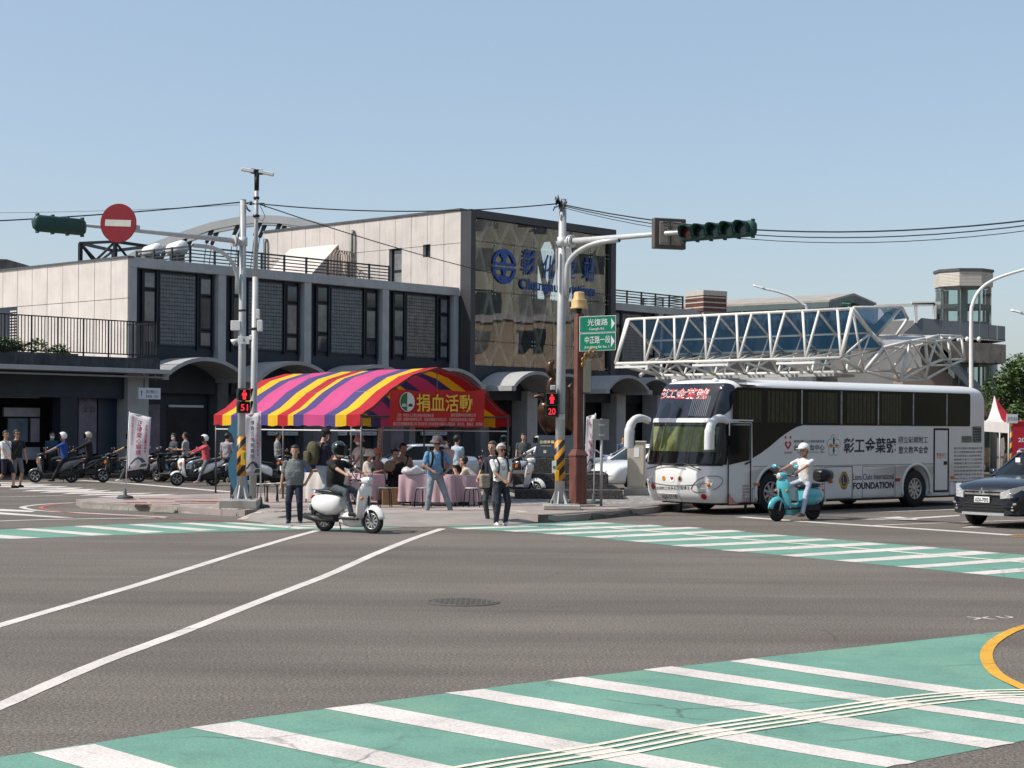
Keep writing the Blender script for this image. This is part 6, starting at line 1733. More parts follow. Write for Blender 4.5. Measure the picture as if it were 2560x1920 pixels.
def make_scooter(kind, label, loc, rotz, paint, trim=None, seat=None, rimm=None, box=False, group=None, plate='', red_tail=False):
    o = thing('motor_scooter', label, 'scooter', loc, rotz, group)
    trim = trim or BLACK_P; seat = seat or SEAT_B; rimm = rimm or RIM
    wf, wr_, R = 0.62, -0.60, 0.235
    if kind == 'classic':
        wheel('front_wheel', o, (wf, 0, R), R, 0.10, rimm, 1, 10, 0.66, True); wheel('rear_wheel', o, (wr_, 0, R), R, 0.11, rimm, 1, 10, 0.66, True)
        m = MB(); m.loft([esec(-0.93, 0.56, 0.02, 0.03), esec(-0.90, 0.56, 0.085, 0.09), esec(-0.80, 0.55, 0.15, 0.155), esec(-0.64, 0.54, 0.195, 0.205), esec(-0.46, 0.53, 0.205, 0.225), esec(-0.28, 0.535, 0.185, 0.21), esec(-0.16, 0.56, 0.14, 0.16), esec(-0.12, 0.57, 0.10, 0.12)]); b = m.build('rear_cowl', paint, o)
        m = MB(); m.cbox(-0.75, -0.28, -0.10, 0.12, 0.19, 0.36, 0.03); m.build('engine', trim, o)
        rod('exhaust', o, [(-0.25, -0.13, 0.22), (-0.55, -0.17, 0.22), (-0.62, -0.18, 0.24), (-0.98, -0.18, 0.30)], [0.025, 0.03, 0.065, 0.06], BLACK_P)
        m = MB(); m.loft([esec(-0.80, 0.765, 0.08, 0.025), esec(-0.76, 0.775, 0.13, 0.04), esec(-0.60, 0.79, 0.15, 0.05), esec(-0.42, 0.785, 0.15, 0.048), esec(-0.30, 0.77, 0.145, 0.05), esec(-0.12, 0.765, 0.115, 0.045), esec(-0.06, 0.76, 0.05, 0.02)]); m.build('seat', seat, o)
        m = MB(); m.cbox(-0.14, 0.36, -0.165, 0.165, 0.255, 0.305, 0.02); m.build('footboard', trim, o)
        m = MB(); m.tube([(-0.18, 0, 0.30), (0.05, 0, 0.235), (0.36, 0, 0.25)], 0.06, 8, flat=2.2); m.build('underframe', paint, o)
        secs = []
        for x, z, hw, d in ((0.33, 0.26, 0.155, 0.02), (0.36, 0.38, 0.175, 0.045), (0.385, 0.55, 0.19, 0.06), (0.41, 0.72, 0.20, 0.07), (0.435, 0.86, 0.185, 0.07), (0.455, 0.94, 0.13, 0.05), (0.46, 0.97, 0.07, 0.03)):
            pts = []
            for u in (-1, -0.8, -0.4, 0, 0.4, 0.8, 1): pts.append(V((x+d*(1-u*u)*1.6, u*hw, z)))
            for u in (1, 0.8, 0.4, 0, -0.4, -0.8, -1): pts.append(V((x-0.025+d*(1-u*u)*0.9, u*hw*0.985, z)))
            secs.append(pts)
        m = MB(); m.loft(secs); m.build('leg_shield', paint, o, recalc=True)
        m = MB(); m.loft([esec(0.345, 0.62, 0.11, 0.22), esec(0.375, 0.62, 0.13, 0.25)]); m.build('glove_box', trim, o)
        m = MB(); m.loft([[V((0.505+0.0*z, y, z)) for y in (-0.025, 0.025)] + [V((0.535-abs(z-0.62)*0.12, y, z)) for y in (0.02, -0.02)] for z in (0.40, 0.5, 0.62, 0.74, 0.86)], smooth=False); m.build('shield_strip', trim, o, recalc=True)
        for sd in (1, -1):
            m = MB(); m.ball((0.47, sd*0.155, 0.68), (0.035, 0.035, 0.03)); m.build('turn_lamp', AMBER, o)
        m = MB(); R_ = []
        for k in range(13):
            a = math.radians(8 + 160*k/12); taper = math.sin(math.radians(20+140*k/12))
            sec = []
            for j in range(9):
                u = -1 + 2*j/8; rr = 0.285 + 0.02*taper - 0.085*u*u
                sec.append(V((wf+math.cos(a)*rr, u*0.085*(0.55+0.45*taper), R+0.015+math.sin(a)*rr)))
            for j in range(9):
                u = 1 - 2*j/8; rr = 0.270 + 0.02*taper - 0.085*u*u
                sec.append(V((wf+math.cos(a)*rr, u*0.078*(0.55+0.45*taper), R+0.015+math.sin(a)*rr)))
            R_.append(sec)
        m.loft(R_); m.build('front_fender', paint, o, recalc=True)
        for sd in (1, -1): rod('fork_leg', o, [(wf, sd*0.07, R), (0.535, sd*0.065, 0.48)], 0.02, RIM)
        m = MB(); m.loft([esec(0.34, 1.0, 0.06, 0.04), esec(0.38, 1.01, 0.12, 0.065), esec(0.46, 1.015, 0.115, 0.08), esec(0.535, 1.01, 0.09, 0.078), esec(0.56, 1.005, 0.075, 0.07)]); m.build('headset', paint, o)
        m = MB(); m.lathe([(0.074, 0), (0.074, 0.012), (0.05, 0.028), (0.005, 0.034)], (0.558, 0, 1.005), (1, 0, -0.05), 18); hl2 = m.build('headlight', HEADL, o)
        m = MB(); m.lathe([(0.082, -0.012), (0.086, 0.004), (0.076, 0.012)], (0.558, 0, 1.005), (1, 0, -0.05), 18, cap=False); m.build('headlight_ring', CHROME, hl2)
        rod('steering_column', o, [(0.42, 0, 0.95), (0.44, 0, 0.85)], 0.06, paint)
        hx, hz = 0.36, 1.02
        m = MB(); m.ball((-0.91, 0, 0.66), (0.04, 0.07, 0.045)); m.build('tail_light', REDL, o)
        m = MB(); m.cbox(-0.925, -0.915, -0.12, 0.12, 0.40, 0.54, 0.003); pl2 = m.build('number_plate', PLATE, o)
        m = MB(); m.prism([(-0.78, -0.06, 0.46), (-0.913, -0.06, 0.54), (-0.913, -0.06, 0.36), (-0.88, -0.06, 0.26)], (0, 0.12, 0)); m.build('mudguard', trim, o, recalc=True)
        rod('grab_rail', o, [(-0.66, 0.13, 0.76), (-0.86, 0.11, 0.80), (-0.90, 0, 0.81), (-0.86, -0.11, 0.80), (-0.66, -0.13, 0.76)], 0.012, CHROME)
    else:
        wheel('front_wheel', o, (wf+0.02, 0, R), R, 0.10, rimm, 1, 5, 0.66, True); wheel('rear_wheel', o, (wr_, 0, R), R, 0.12, rimm, 1, 5, 0.66, True)
        m = MB(); m.loft([esec(-0.98, 0.80, 0.02, 0.02), esec(-0.94, 0.79, 0.075, 0.05), esec(-0.76, 0.73, 0.135, 0.105), esec(-0.52, 0.64, 0.165, 0.15), esec(-0.30, 0.55, 0.165, 0.18), esec(-0.16, 0.48, 0.14, 0.16), esec(-0.12, 0.46, 0.10, 0.12)]); m.build('rear_cowl', paint, o)
        m = MB(); m.cbox(-0.74, -0.2, -0.10, 0.13, 0.18, 0.44, 0.04); m.build('engine', trim, o)
        rod('exhaust', o, [(-0.25, -0.14, 0.22), (-0.5, -0.18, 0.25), (-0.6, -0.19, 0.30), (-0.96, -0.19, 0.42)], [0.025, 0.03, 0.07, 0.065], BLACK_P)
        rod('rear_shock', o, [(wr_, 0.13, R), (-0.62, 0.14, 0.62)], 0.03, METAL_D)
        m = MB(); m.loft([esec(-0.88, 0.885, 0.07, 0.03), esec(-0.80, 0.885, 0.12, 0.045), esec(-0.58, 0.845, 0.14, 0.055), esec(-0.44, 0.80, 0.14, 0.045), esec(-0.28, 0.775, 0.13, 0.05), esec(-0.10, 0.76, 0.09, 0.045), esec(-0.05, 0.75, 0.04, 0.02)]); m.build('seat', seat, o)
        m = MB(); m.cbox(-0.16, 0.36, -0.16, 0.16, 0.27, 0.33, 0.03); m.build('footboard', trim, o)
        m = MB(); m.tube([(-0.2, 0, 0.34), (0.05, 0, 0.25), (0.40, 0, 0.30)], 0.06, 8, flat=2.2); m.build('underframe', trim, o)
        secs = []
        for x, z, hw, d in ((0.36, 0.30, 0.11, 0.05), (0.41, 0.45, 0.15, 0.09), (0.45, 0.62, 0.185, 0.13), (0.46, 0.76, 0.20, 0.16), (0.46, 0.86, 0.19, 0.15), (0.45, 0.93, 0.13, 0.09)):
            pts = [V((x+d*(1-abs(u)**1.3), u*hw, z)) for u in (-1, -0.8, -0.4, 0, 0.4, 0.8, 1)] + [V((x-0.03+d*(1-u*u)*0.5, u*hw*0.98, z)) for u in (1, 0.8, 0.4, 0, -0.4, -0.8, -1)]
            secs.append(pts)
        m = MB(); m.loft(secs); m.build('leg_shield', paint, o, recalc=True)
        for sd in (1, -1):
            m = MB(); m.prism([(0.50, sd*0.15, 0.72), (0.56, sd*0.09, 0.66), (0.585, sd*0.07, 0.74), (0.52, sd*0.15, 0.82)], (0.012, sd*0.004, 0)); m.build('turn_lamp', AMBER, o, recalc=True)
        m = MB(); m.loft([esec(0.36, 0.64, 0.10, 0.2), esec(0.40, 0.64, 0.12, 0.24)]); m.build('inner_shield', trim, o)
        m = MB(); R_ = []
        for k in range(9):
            a = math.radians(30 + 120*k/8); sec = []
            for j in range(7):
                u = -1+2*j/6; rr = 0.275 - 0.05*u*u; sec.append(V((wf+0.02+math.cos(a)*rr, u*0.07, R+math.sin(a)*rr)))
            for j in range(7):
                u = 1-2*j/6; rr = 0.262 - 0.05*u*u; sec.append(V((wf+0.02+math.cos(a)*rr, u*0.066, R+math.sin(a)*rr)))
            R_.append(sec)
        m.loft(R_); m.build('front_fender', paint, o, recalc=True)
        for sd in (1, -1): rod('fork_leg', o, [(wf+0.02, sd*0.07, R), (0.50, sd*0.07, 0.62)], 0.022, trim)
        m = MB(); m.loft([esec(0.30, 0.99, 0.08, 0.03), esec(0.36, 1.0, 0.15, 0.05), esec(0.46, 0.99, 0.13, 0.06), esec(0.53, 0.97, 0.08, 0.05), esec(0.55, 0.965, 0.03, 0.02)]); m.build('headset', trim if paint is not trim else paint, o)
        m = MB(); m.prism([(0.535, -0.07, 0.96), (0.535, 0.07, 0.96), (0.548, 0.05, 1.01), (0.548, -0.05, 1.01)], (0.012, 0, 0)); m.build('headlight', HEADL, o, recalc=True)
        rod('steering_column', o, [(0.40, 0, 0.97), (0.44, 0, 0.85)], 0.05, trim)
        hx, hz = 0.32, 1.0
        m = MB(); m.ball((-0.96, 0, 0.77), (0.05, 0.085, 0.04)); m.build('tail_light', REDL, o)
        m = MB(); m.cbox(-1.02, -1.01, -0.13, 0.13, 0.50, 0.66, 0.003); m.build('number_plate', PLATE, o)
        m = MB(); m.prism([(-0.80, -0.03, 0.62), (-1.0, -0.03, 0.68), (-1.0, -0.03, 0.50), (-0.9, -0.03, 0.45)], (0, 0.06, 0)); m.build('mudguard', trim, o, recalc=True)
        rod('grab_rail', o, [(-0.62, 0.13, 0.82), (-0.86, 0.11, 0.90), (-0.93, 0, 0.91), (-0.86, -0.11, 0.90), (-0.62, -0.13, 0.82)], 0.014, trim)
    for sd in (1, -1):
        rod('handlebar', o, [(hx+0.04, sd*0.10, hz), (hx-0.01, sd*0.24, hz+0.01)], 0.02, trim)
        rod('grip', o, [(hx-0.01, sd*0.23, hz+0.01), (hx-0.045, sd*0.345, hz+0.012)], 0.019, BLACK_P)
        rod('brake_lever', o, [(hx+0.05, sd*0.22, hz+0.01), (hx+0.02, sd*0.33, hz+0.005)], 0.006, RIM)
        mirror_of(o, hx+0.02, hz+0.02, sd, BLACK_P if kind != 'classic' or paint is P_WHITE else paint)
    m = MB(); m.tube([(-0.30, 0.08, 0.22), (-0.36, 0.2, 0.03)], 0.012, 6); m.build('side_stand', METAL_B, o)
    if plate:
        m = MB(); xx = -0.926 if kind == 'classic' else -1.021
        zc = 0.455 if kind == 'classic' else 0.58
        put_text(m, plate, (xx, 0, zc), (0, -1, 0), (0, 0, 1), 0.22, 0.07, bold=0.01, lift=0.002); m.build('plate_lettering', INK, o)
    if box:
        m = MB(); m.loft([esec(-1.16, 1.0, 0.08, 0.08), esec(-1.13, 1.0, 0.17, 0.13), esec(-0.98, 1.0, 0.20, 0.155), esec(-0.82, 1.0, 0.19, 0.15), esec(-0.76, 0.99, 0.12, 0.10)]); bx = m.build('top_box', SEAT_B, o)
        m = MB(); m.loft([esec(-1.165, 0.99, 0.09, 0.012), esec(-1.13, 0.99, 0.18, 0.012), esec(-0.98, 0.99, 0.208, 0.012), esec(-0.82, 0.99, 0.198, 0.012), esec(-0.75, 0.99, 0.12, 0.012)]); m.build('lid_seam', BLACK_P, bx)
    return o
def spaint(name, col): return mk(name, col, 0.25, 0.0, 0.05, 3, coat=0.7)
P_WHITE = spaint('white scooter paint', (0.74, 0.74, 0.72)); P_TEAL = spaint('teal scooter paint', (0.09, 0.44, 0.50)); P_BLACK = spaint('black scooter paint', (0.012, 0.012, 0.014)); P_GREY = spaint('grey scooter paint', (0.12, 0.13, 0.145)); P_BLUE = spaint('blue scooter paint', (0.02, 0.20, 0.36)); P_SILV = spaint('silver scooter paint', (0.40, 0.42, 0.43)); P_RED = spaint('red scooter paint', (0.33, 0.015, 0.02))
def gpos(xf, yf, xr, yr):
    """ground points of the two wheels -> place"""
    return (G(xf, yf)+G(xr, yr))/2
vf = G(932, 1334); vd = V((0.82, -0.57, 0)).normalized(); vespa_c = V((vf.x, vf.y, 0)) - vd*0.62
vespa = make_scooter('classic', 'white retro scooter ridden by a man in black on the junction', tuple(vespa_c), face(vd.x, vd.y), P_WHITE)
rod('side_script', vespa, [(-0.78+0.25*t, 0.205+0.0*t, 0.60+0.02*math.sin(t*16)+0.02*t) for t in [k/14 for k in range(15)]], 0.006, BLACK_P, 5) if False else None
tf = G(1942, 1303); td_ = V((-0.77, -0.638, 0)); teal_c = V((tf.x, tf.y, 0)) - td_*0.62
teal = make_scooter('classic', 'turquoise retro scooter with black top box beside the coach', tuple(teal_c), face(td_.x, td_.y), P_TEAL, rimm=RIM_D, box=True)
pw = G(1340, 1246, KZ); pd = V((0.9, -0.43, 0)).normalized(); pk_c = V((pw.x, pw.y, KZ)) - pd*0.62
make_scooter('classic', 'white scooter parked in front of the pebble plinth', tuple(pk_c), face(pd.x, pd.y), P_WHITE)
SCG = 'scooters in the left background'
sl = {}
def bgs(key, kind, x, Y, hd, paint, label, plate='', trim=None, group=SCG, box=False):
    p = GX(x, Y); sl[key] = (V((p.x, Y, 0)), face(*hd))
    make_scooter(kind, label, (p.x, Y, 0), face(*hd), paint, trim=trim, plate=plate, group=group, box=box)
bgs('blue', 'sport', 136, 58.5, (-1.0, -0.12), P_GREY, 'dark grey scooter ridden by the man in a blue polo shirt', 'MXE-1835')
bgs('dark', 'sport', 200, 61.5, (-1.0, -0.05), P_BLACK, 'black scooter behind the blue polo rider', 'NQK-7702')
bgs('flag', 'sport', 305, 59.0, (-1.0, -0.10), P_BLACK, 'black scooter waiting behind the white feather banner', 'EPK-2201')
bgs('p1', 'sport', 372, 60.5, (-0.93, 0.35), P_GREY, 'grey scooter turned away, first right of the white feather banner', 'MYU-3390')
bgs('p2', 'sport', 404, 62.0, (-0.90, 0.45), P_SILV, 'silver scooter with red tail, second right of the white feather banner', '693-NBY')
bgs('p3', 'sport', 452, 61.0, (-0.98, 0.2), P_BLUE, 'blue green scooter left of the rider in pink', 'MPE-1062')
bgs('pink', 'sport', 490, 56.5, (-0.90, -0.42), P_WHITE, 'white and black scooter ridden by the person in pink', '', BLACK_P)
bgs('p4', 'sport', 545, 60.0, (-0.98, -0.2), P_GREY, 'dark grey scooter directly right of the rider in pink', 'NAD-4471')
bgs('p5', 'sport', 585, 62.5, (-0.95, 0.2), P_BLACK, 'black scooter behind the blue wavy panel', 'MKB-8856')
bgs('p6', 'sport', 240, 63.5, (-0.97, 0.2), P_BLACK, 'black scooter half hidden between the two left groups of scooters', 'MQT-2508')
bgs('p7', 'sport', 345, 62.5, (-0.85, 0.5), P_BLACK, 'black scooter directly behind the white feather banner', 'NRA-9027')
bgs('p8', 'sport', 425, 59.6, (-0.80, 0.6), P_BLACK, 'black scooter in front of the silver one with red tail', 'MZR-0663')
bgs('p9', 'sport', 520, 62.6, (-0.95, 0.3), P_BLACK, 'black scooter behind the rider in pink', 'EWD-1180')
SCT = 'scooters parked behind the tent'
tl_ = ['white scooter with red tail seen under the tent eave by the lamp pole', 'black scooter second from the lamp pole under the tent', 'silver scooter third from the lamp pole under the tent', 'white scooter near the backpacker under the tent', 'black scooter behind the women in sun hats', 'grey scooter behind the seated man under the banner', 'black scooter left of the pale blue shirted man', 'dark scooter right of the pale blue shirted man', 'red scooter near the right tent pole']
for k, (x, Y, hd, pt) in enumerate(((690, 56.5, (0.96, 0.25), P_WHITE), (732, 59, (-0.9, -0.4), P_BLACK), (775, 58, (0.95, 0.3), P_SILV), (846, 57.5, (0.6, -0.8), P_WHITE), (905, 59, (-0.5, -0.86), P_BLACK), (1022, 60, (-0.8, -0.6), P_GREY), (1105, 58.5, (-0.6, -0.8), P_BLACK), (1175, 57, (-0.95, -0.3), P_BLACK), (1235, 59, (-0.9, 0.4), P_RED))):
    bgs('t%d' % k, 'sport' if k % 3 else 'sport', x, Y, hd, pt, tl_[k], group=SCT)
# ================================================================== people (x forward, y left, z up)
SKIN = mk('skin', (0.42, 0.245, 0.165), 0.55, 0, 0.08, 12); SKIN_T = mk('tanned skin', (0.33, 0.18, 0.115), 0.55, 0, 0.08, 12)
HAIR_K = mk('black hair', (0.012, 0.011, 0.011), 0.5, 0, 0.3, 40, 0.4, 120); HAIR_G = mk('grey hair', (0.42, 0.41, 0.40), 0.6, 0, 0.3, 40, 0.4, 120); HAIR_B = mk('dark brown hair', (0.05, 0.035, 0.025), 0.5, 0, 0.3, 40, 0.4, 120)
EYE = mk('eye dark', (0.015, 0.012, 0.012), 0.3); LIP = mk('lip', (0.28, 0.10, 0.085), 0.5)
_cl = {}
def cloth(name, col, var=0.14): return mk('cloth '+name, col, 0.85, 0, var, 7, 0.8, 7)
def two_bone(a, t, l1, l2, hint):
    d = t-a; L = d.length; L2 = min(L, (l1+l2)*0.999); L2 = max(L2, abs(l1-l2)*1.01)
    dn = d.normalized(); t = a + dn*L2
    x = (l1*l1 - l2*l2 + L2*L2)/(2*L2); h = math.sqrt(max(0, l1*l1-x*x))
    hn = hint - dn*hint.dot(dn)
    if hn.length < 1e-5: hn = V((0, 0, 1)) - dn*dn.z
    hn.normalize()
    return a + dn*x + hn*h, t
def capsule(mb, a, b, ra, rb, seg=12):
    a, b = V(a), V(b); d = (b-a)
    if d.length < 1e-6: d = V((0, 0, 1e-3))
    n = d.normalized(); path, rs = [], []
    for t in (-90, -55, -25):
        path.append(a + n*ra*math.sin(math.radians(t))); rs.append(max(0.002, ra*math.cos(math.radians(t))))
    path += [a, a.lerp(b, 0.5), b]; rs += [ra, (ra+rb)/2, rb]
    for t in (25, 55, 90):
        path.append(b + n*rb*math.sin(math.radians(t))); rs.append(max(0.002, rb*math.cos(math.radians(t))))
    mb.tube(path, rs, seg)
def person(label, loc, rotz, H=1.70, shirt=None, pants=None, shoes=None, skin=None, hair=None, pelvis=None, lean=0.0, side=0.0, hands=None, feet=None, head=(0, 0), sleeve=0.55, shorts=False, fat=1.0, female=False, hem=-0.03, helmet=None, hat=None, mask=False, glasses=False, collar=None, knees=None, elbows=None, vox=0.0125, group=None, longhair=False, foot_dir=None, yaw=0.0, extra=None, belt=None, leg_fat=1.0):
    k = H/1.70
    skin = skin or SKIN; shoes = shoes or BLACK_P
    o = thing('person', label, 'person', loc, rotz, group)
    P0 = V(pelvis)*1.0 if pelvis is not None else V((0, 0, 0.93*k))
    Rt = Matrix.Rotation(yaw, 3, 'Z') @ Matrix.Rotation(side, 3, 'X') @ Matrix.Rotation(lean, 3, 'Y')
    def T(x, y, z): return P0 + Rt @ V((x*k, y*k, z*k))
    prims = []      # (a, b, ra, rb, mat, torso?)
    mb = MB()
    def cap(a, b, ra, rb, m, seg=12):
        capsule(mb, a, b, ra*k, rb*k, seg); prims.append((V(a), V(b), ra*k, rb*k, m))
    shw = 0.178 if female else 0.204
    secs = [(-0.13, 0.06, 0.06, 0), (-0.10, 0.145, 0.10, 0.0), (0.0, 0.170*fat**0.5, 0.120*fat**0.5, 0.005*fat), (0.12, 0.170*fat, 0.125*fat, 0.02*(fat-0.7)), (0.24, 0.172*fat, 0.128*fat, 0.015*(fat-0.7)), (0.36, 0.188, 0.130, 0.0), (0.45, 0.184, 0.112, -0.01), (0.505, 0.115, 0.075, -0.012), (0.53, 0.055, 0.055, -0.008)]
    rings = []
    for z, hw, hd, dx in secs:
        rings.append([P0 + Rt @ V(((dx+hd*math.copysign(abs(math.cos(t))**0.85, math.cos(t)))*k, hw*math.copysign(abs(math.sin(t))**0.85, math.sin(t))*k, z*k)) for t in [2*math.pi*j/20 for j in range(20)]])
    mb.loft(rings)
    torso_n = len(prims)
    nk = T(-0.005, 0, 0.52); hy, hp = head
    Rh = Rt @ Matrix.Rotation(hy, 3, 'Z') @ Matrix.Rotation(hp - lean*0.8, 3, 'Y')
    hc = nk + Rh @ V((0.025*k, 0, 0.165*k))
    def Hh(x, y, z): return hc + Rh @ V((x*k, y*k, z*k))*1.07
    cap(T(-0.01, 0, 0.50), hc + Rh @ V((-0.02*k, 0, -0.05*k)), 0.056, 0.052, 0)
    cap(Hh(-0.015, 0, 0.03), Hh(0.0, 0, 0.045), 0.094, 0.090, 0)            # skull
    cap(Hh(0.015, 0, -0.03), Hh(0.03, 0, -0.085), 0.073, 0.043, 0)          # face, jaw
    cap(Hh(0.088, 0, 0.005), Hh(0.104, 0, -0.028), 0.010, 0.014, 0, 8)       # nose
    for s_ in (1, -1):
        cap(Hh(-0.005, s_*0.083, 0.01), Hh(-0.012, s_*0.086, -0.03), 0.014, 0.010, 0, 8)
        cap(Hh(0.080, s_*0.030, 0.012), Hh(0.080, s_*0.040, 0.012), 0.010, 0.009, 4, 8)
    cap(Hh(0.078, -0.018, -0.062), Hh(0.078, 0.018, -0.062), 0.008, 0.008, 5, 8)
    hands = hands or {}; elbows = elbows or {}
    joints = {}
    for s_, nm in ((1, 'L'), (-1, 'R')):
        sh = T(-0.01, s_*shw, 0.445)
        tgt = hands.get(nm, V((0.06, s_*0.27, 0.80))*k if pelvis is None else T(0.2, s_*0.22, 0.05))
        tgt = V(tgt)
        hint = V(elbows.get(nm, (-1.0, s_*0.5, -0.3)))
        el, wr2 = two_bone(sh, tgt, 0.285*k, 0.25*k, hint)
        m_up = el*1.0
        cut_ = sh.lerp(el, min(1.0, max(0.2, sleeve))) if sleeve < 1 else el
        cap(sh, cut_, 0.060, 0.060 if sleeve < 0.9 else 0.048, 1)
        if sleeve < 1:
            cap(cut_, el, 0.042, 0.038, 0); cap(el, wr2, 0.040, 0.026, 0)
        else:
            c2 = el.lerp(wr2, min(1.0, (sleeve-1)/1.0+0.0))
            cap(el, c2, 0.047, 0.038, 1); cap(c2, wr2, 0.034, 0.026, 0)
        fd = (wr2-el).normalized(); inn = V((0, -s_, 0)); inn = (inn - fd*inn.dot(fd)).normalized(); fw = fd.cross(inn)*(-s_)
        if fw.x < 0 and abs(fw.x) > 0.2: pass
        cap(wr2 + fd*0.01*k, wr2 + fd*0.065*k, 0.030, 0.032, 0, 10)
        for q, L_ in ((-1.5, 0.062), (-0.5, 0.074), (0.5, 0.07), (1.5, 0.055)):
            b0 = wr2 + fd*0.085*k + fw*q*0.019*k; b1 = b0 + (fd*0.8 + inn*0.45).normalized()*L_*0.55*k; b2 = b1 + (fd*0.35 + inn*0.9).normalized()*L_*0.5*k
            cap(b0, b1, 0.0095, 0.009, 0, 6); cap(b1, b2, 0.009, 0.0075, 0, 6)
        t0 = wr2 + fd*0.03*k + fw*0.028*k; t1 = t0 + (fd*0.5+fw*0.7+inn*0.4).normalized()*0.045*k; cap(t0, t1, 0.012, 0.010, 0, 6); cap(t1, t1 + (fd*0.8+inn*0.4).normalized()*0.03*k, 0.010, 0.008, 0, 6)
        joints['sh'+nm], joints['el'+nm], joints['wr'+nm] = sh, el, wr2
    feet = feet or {}; knees = knees or {}
    for s_, nm in ((1, 'L'), (-1, 'R')):
        hip = T(0, s_*0.085, -0.03)
        tgt = V(feet.get(nm, V((0.0, s_*0.11, 0.085))*k))
        kn, an = two_bone(hip, tgt, 0.43*k, 0.42*k, V(knees.get(nm, (1, s_*0.15, 0))))
        lf = leg_fat
        cap(hip, kn, 0.088*lf, 0.064*lf, 2)
        if shorts:
            cap(kn, kn.lerp(an, 0.30), 0.050, 0.052, 0); cap(kn.lerp(an, 0.30), an, 0.052, 0.034, 0)
        else:
            cap(kn, kn.lerp(an, 0.35), 0.063*lf, 0.060*lf, 2); cap(kn.lerp(an, 0.35), an+V((0, 0, 0.01)), 0.060*lf, 0.050*lf, 2)
        fdv = V(foot_dir.get(nm, (1, 0, 0)) if foot_dir else (1, s_*0.12, 0)).normalized()
        heel = an + V((0, 0, -0.045*k)) - fdv*0.035*k; toe = an + V((0, 0, -0.052*k)) + fdv*0.15*k
        cap(heel, an+V((0, 0, -0.042*k))+fdv*0.07*k, 0.042, 0.043, 3); cap(an+V((0, 0, -0.045*k))+fdv*0.06*k, toe, 0.042, 0.034, 3)
    me = mb.mesh('person_body', [skin, shirt, pants, shoes, EYE, LIP])
    tmp = bpy.data.objects.new('tmp', me); COL.objects.link(tmp)
    md = tmp.modifiers.new('r', 'REMESH'); md.mode = 'VOXEL'; md.voxel_size = vox*k; md.use_smooth_shade = True
    md = tmp.modifiers.new('s', 'SMOOTH'); md.factor = 0.5; md.iterations = 3
    dg = bpy.context.evaluated_depsgraph_get(); dg.update()
    nm_ = bpy.data.meshes.new_from_object(tmp.evaluated_get(dg))
    bpy.data.objects.remove(tmp)
    n = len(nm_.polygons); C_ = np.empty(n*3, np.float32); nm_.polygons.foreach_get('center', C_); C_ = C_.reshape(n, 3)
    best = np.full(n, 1e9); mat = np.zeros(n, np.int32)
    for a, b, ra, rb, m_ in prims:
        A_, B_ = np.array(a), np.array(b); d = B_-A_; L2 = max(1e-9, float(d@d))
        t = np.clip((C_-A_)@d/L2, 0, 1); dist = np.linalg.norm(C_-(A_+t[:, None]*d), axis=1) - (ra+(rb-ra)*t)
        w = dist < best; best[w] = dist[w]; mat[w] = m_
    Rn = np.array(Rt.transposed()); loc_ = (C_-np.array(P0))@Rn.T/k
    zz = loc_[:, 2]; hw = np.interp(zz, [s_[0] for s_ in secs], [s_[1] for s_ in secs]); hd = np.interp(zz, [s_[0] for s_ in secs], [s_[2] for s_ in secs]); dxx = np.interp(zz, [s_[0] for s_ in secs], [s_[3] for s_ in secs])
    rr = np.sqrt(((loc_[:, 0]-dxx)/hd)**2 + (loc_[:, 1]/hw)**2)
    dist = (rr-1)*np.minimum(hw, hd)*k
    inside = (zz > -0.13) & (zz < 0.515)
    w = inside & (dist < best+0.012*k) & (mat != 0) | (inside & (dist < best)); w &= ~((mat == 2) & (zz < hem-0.0))
    mat[w] = np.where(zz[w] > hem, 1, 2)
    mat[(mat == 2) & inside & (zz > hem) & (dist < 0.03*k)] = 1
    if belt is not None:
        pass
    nm_.materials.clear()
    for m_ in [skin, shirt, pants, shoes, EYE, LIP]: nm_.materials.append(m_)
    nm_.polygons.foreach_set('material_index', mat); nm_.polygons.foreach_set('use_smooth', [True]*n); nm_.update()
    body_o = link('body', nm_, o)
    Mh = Matrix.Translation(hc) @ Rh.to_4x4() @ Matrix.Scale(1.07, 4)
    def hchild(name, mb_, mat_, par=None): ob = mb_.build(name, mat_, par or o); ob.matrix_local = Mh; return ob
    def shell(r, c, a0=-90, cutf=None, seg=22, ring=14):
        m_ = MB(); R_ = []
        for i in range(ring+1):
            t = math.radians(a0 + (90-a0)*i/ring); row = []
            for j in range(seg):
                a = 2*math.pi*j/seg; q = V((r[0]*math.cos(t)*math.cos(a), r[1]*math.cos(t)*math.sin(a), r[2]*math.sin(t)))*k
                if cutf: q = cutf(q, a, t)
                row.append(q + V(c)*k)
            R_.append(row)
        m_.loft(R_, cap=True); return m_
    if hair is not None and not helmet:
        def cf(q, a, t):
            f_ = max(0.0, math.cos(a))
            if q.z < 0.045*k and f_ > 0.25: q = V((q.x*(0.45 if f_ > 0.5 else 0.75), q.y*0.93, max(q.z, -0.01*k)))
            if q.z < -0.02*k and f_ <= 0.25 and not longhair: q = V((q.x*0.86, q.y*0.88, q.z))
            return q*(1+0.03*math.sin(a*7+t*9))
        hchild('hair', shell((0.106, 0.098, 0.112), (-0.012, 0, 0.038), -58 if not longhair else -85, cf), hair)
        if longhair:
            m_ = MB(); m_.tube([(-0.07*k, 0, 0.02*k), (-0.10*k, 0, -0.08*k), (-0.10*k, 0, -0.20*k)], [0.07*k, 0.065*k, 0.03*k], 10, flat=1.3); hchild('hair_tail', m_, hair)
